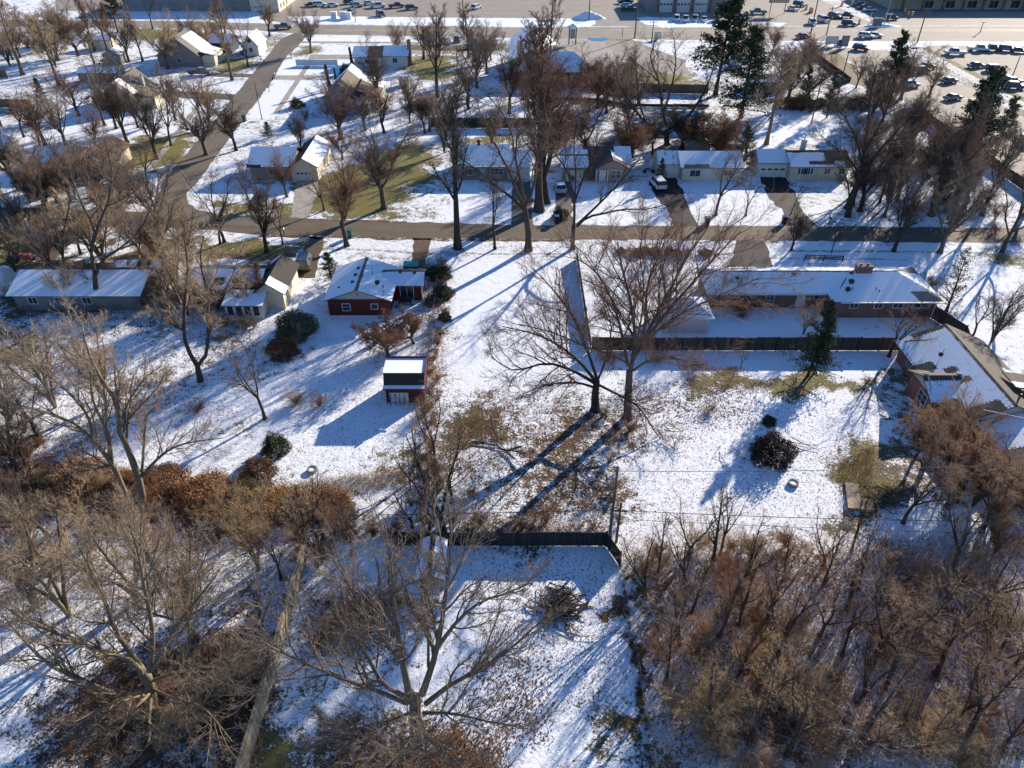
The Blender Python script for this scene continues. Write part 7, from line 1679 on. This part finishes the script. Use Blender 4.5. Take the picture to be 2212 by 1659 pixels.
b = MB(); b.box(x-.85,x+.85,y-.25,y+.25,.42,.48); b.build('seat', M['dark'], root); b = MB(); b.box(x-.85,x+.85,y+.22,y+.28,.48,.95); b.build('backrest', M['dark'], root)
for sx in (-.75,.75):
    for sy in (-.2,.2): b = MB(); b.box(x+sx-.04,x+sx+.04,y+sy-.04,y+sy+.04,0,.42); b.build('leg', M['dark'], root)
# red tractor and white tank at far left
x, y = G(45,556,.8); root = empty('garden_tractor',(x,y,0),'red tractor parked at the left edge beside the white mound','tractor')
b = MB(); b.box(x-.2,x+1.6,y-.4,y+.4,.6,1.35); b.build('bonnet', M['red_metal'], root, bevel=.08); b = MB(); b.box(x-1.3,x-.2,y-.55,y+.55,.7,1.1); b.build('chassis', M['red_metal'], root); b = MB(); b.box(x-1.1,x-.6,y-.3,y+.3,1.1,1.25); b.box(x-1.2,x-1.1,y-.3,y+.3,1.1,1.7); b.build('seat', M['dark'], root)
for sx, rr_ in ((-.85,.75),(1.15,.45)):
    for s in (-1,1): b = MB(); b.cyl((x+sx,y+s*.55,rr_),(x+sx,y+s*.9,rr_),rr_,n=16); b.build('wheel', M['rubber'], root)
b = MB(); b.cyl((x-.3,y,1.2),(x-.55,y,1.6),.03); b.cyl((x-.55,y-.01,1.6),(x-.57,y,1.64),.22,.22,12); b.build('steering_wheel', M['dark'], root)
rnd2 = random.Random(9); cx, cy = G(8,612); vs = []; fs = []; n = 26
for j in range(n):
    for i in range(n):
        a, q = i/(n-1)*2-1, j/(n-1)*2-1; r = math.hypot(a, q); vs.append((cx+a*2.2, cy+q*3.2, max(0, 1-r**3)*2.0*(1+.12*math.sin(a*6+q*4))-.03))
for j in range(n-1):
    for i in range(n-1): fs.append((j*n+i, j*n+i+1, (j+1)*n+i+1, (j+1)*n+i))
b = MB(); b.add(vs, fs); tag(b.build('covered_boat', M['white_vinyl'], loc=(cx,cy,0), smooth=True),'bulky white tarp-covered heap at the left edge below the red tractor','covered heap')
x, y = G(1401,374); root = empty('motorcycle',(x,y,0),'dark motorcycle standing by the dark driveway near the striped garage','motorcycle')
for s in (-.75,.75): b = MB(); b.cyl((x+s,y-.07,.36),(x+s,y+.07,.36),.36,n=14); b.build('wheel', M['rubber'], root)
b = MB(); b.box(x-.6,x+.5,y-.13,y+.13,.45,.8); b.build('frame', M['metal'], root, bevel=.05); b = MB(); b.box(x-.75,x+.05,y-.15,y+.15,.8,.93); b.build('seat', M['dark'], root); b = MB(); b.cyl((x+.75,y,.4),(x+.5,y,1.1),.04); b.cyl((x+.5,y-.4,1.12),(x+.5,y+.4,1.12),.03); b.build('handlebar', M['metal'], root)
x, y = G(1416,196); o = MB(); o.cyl((x-1.8,y,.5),(x+1.8,y,.5),.8,.5,10); tag(o.build('covered_trailer', M['snowpile'], loc=(x,y,0)),'snow-covered rounded trailer on the grass behind the brown wooden fence','trailer')
# ------------------------------------------------------------------ stuff nobody could count
def stems(name, polys, n, hr, m, seed, th=.012, lean=.35, kids=3):
    r = np.random.default_rng(seed); X = []
    for poly in polys:
        P = np.array([G(*p) for p in poly]); lo, hi = P.min(0), P.max(0); q = r.uniform(lo, hi, (n*4, 2))
        w = poly_w(poly, q[:, 0], q[:, 1], .3) > .5; X.append(q[w][:n])
    X = np.concatenate(X); k = len(X); hh = r.uniform(*hr, k); d = unit(np.c_[r.normal(0, lean, (k, 2)), np.ones(k)]); Q = np.zeros((k, 4, 3)); Q[:, 0, :2] = X
    for j in range(1, 4): Q[:, j] = Q[:, j-1]+d*(hh/3)[:, None]; d = unit(d+r.normal(0, .22, (k, 3)))
    li = (Q, th*np.linspace(1, .4, 4)[None, :]*r.uniform(.7, 1.4, (k, 1)), hh); b = sprout(li, kids, r, .2, 1, 42, 15, .5, .3, .7, .05, .2, 3, th*.5); e = sprout(b, 3, r, .1, 1, 45, 15, .6, .3, .7, .0, .2, 2, th*.4)
    o = tubes([(li[0], li[1], 3), (b[0], b[1], 3), (e[0], e[1], 3)], name, M[m], False); return tag(o, kind='stuff')
stems('underbrush', [[(1360,1200),(1800,1190),(2230,1170),(2230,1690),(1420,1690)]], 3200, (.8,2.8), 'twig_brush', 1)
stems('underbrush', [[(1350,1180),(1700,1180),(2230,1150),(2230,1690),(1420,1690)]], 2600, (.6,2.2), 'twig_rust', 2)
stems('underbrush', [[(-60,960),(170,980),(480,1060),(560,1100),(400,1170),(-60,1160)]], 1300, (.6,1.8), 'twig_rust', 3)
stems('underbrush', [[(-60,1180),(600,1170),(640,1280),(420,1330),(-60,1330)]], 900, (.5,1.7), 'twig_tan', 4)
stems('underbrush', [[(120,1490),(340,1400),(560,1370),(560,1680),(60,1690)]], 1500, (.3,1.3), 'twig_red', 5)
stems('underbrush', [[(660,1300),(860,1270),(850,1400),(640,1430)], [(720,1570),(870,1550),(1080,1600),(1080,1700),(690,1700)]], 700, (.3,1.1), 'twig_rust', 6)
stems('dry_grass', [[(480,1090),(735,1070),(735,1105),(480,1140)], [(600,1050),(880,1010),(880,1050),(640,1085)]], 1600, (.2,.7), 'leaf_gold', 7, .01, .5)
stems('dry_grass', [[(960,900),(1080,890),(1110,1000),(1000,1050)], [(1810,1000),(1890,960),(1880,1080),(1820,1130)]], 1100, (.15,.45), 'leaf_gold', 8, .008, .6)
stems('underbrush', [[(915,560),(965,560),(955,960),(905,960)], [(1000,1135),(1310,1130),(1310,1172),(1000,1172)]], 700, (.4,1.4), 'twig_red', 9)
stems('underbrush', [[(1840,240),(1990,240),(2180,430),(2170,475),(1860,475)]], 900, (.8,2.6), 'twig_dark', 10, .02)
stems('underbrush', [[(0,640),(240,640),(420,660),(560,700),(540,760),(300,700),(0,690)]], 900, (.6,1.8), 'twig_dark', 11, .014)
stems('underbrush', [[(1180,300),(1340,300),(1360,345),(1200,345)], [(900,215),(1000,215),(1000,250),(900,250)]], 400, (.8,2.4), 'twig_red', 12, .02)
def litter(name, polys, n, size, m, seed):
    r = np.random.default_rng(seed); X = []
    for poly, k in zip(polys, n):
        P = np.array([G(*p) for p in poly]); q = r.uniform(P.min(0), P.max(0), (k*5, 2)); w = poly_w(poly, q[:, 0], q[:, 1], 2.0); X.append(q[r.random(len(q)) < w*w][:k])
    X = np.concatenate(X); c = np.c_[X, r.uniform(.01, .05, len(X))]; u = unit(np.c_[r.normal(0, 1, (len(X), 2)), r.normal(0, .3, len(X))]); w = unit(np.cross(u, np.c_[r.normal(0, .35, (len(X), 2)), np.ones(len(X))])); s = (size*r.uniform(.5, 1.4, len(X)))[:, None]
    V = np.stack([c-u*s, c+w*s*.5, c+u*s, c-w*s*.5], 1).reshape(-1, 3); o = quad_mesh(name, V, np.arange(len(c)*4).reshape(-1, 4), M[m]); return tag(o, kind='stuff')
litter('fallen_leaves', [[(60,1500),(340,1380),(560,1350),(560,1690),(40,1690)], [(690,1560),(880,1540),(1100,1600),(1100,1700),(680,1700)], [(1340,1190),(2230,1160),(2230,1690),(1420,1690)], [(640,1270),(870,1250),(870,1420),(650,1440)]], [9000,5000,14000,3500], .085, 'leaf_brown', 21)
litter('fallen_leaves', [[(960,860),(1310,840),(1330,1165),(980,1165)], [(905,560),(970,560),(960,1060),(900,1060)], [(-60,960),(560,1040),(560,1160),(-60,1170)], [(1330,820),(1660,820),(1640,930),(1330,920)], [(1000,1420),(1190,1420),(1190,1620),(1040,1620)], [(0,650),(560,680),(560,930),(0,930)]], [7000,3000,7000,3500,1500,6000], .09, 'leaf_brown', 22)
litter('fallen_leaves', [[(1330,900),(1900,850),(1900,1150),(1340,1170)], [(620,700),(900,720),(900,1050),(560,1050)], [(1020,1180),(1330,1200),(1400,1650),(1000,1450)], [(0,1170),(620,1170),(640,1340),(0,1480)], [(700,510),(1240,520),(1240,560),(700,560)]], [5000,3500,4000,6000,1500], .07, 'leaf_brown', 23)
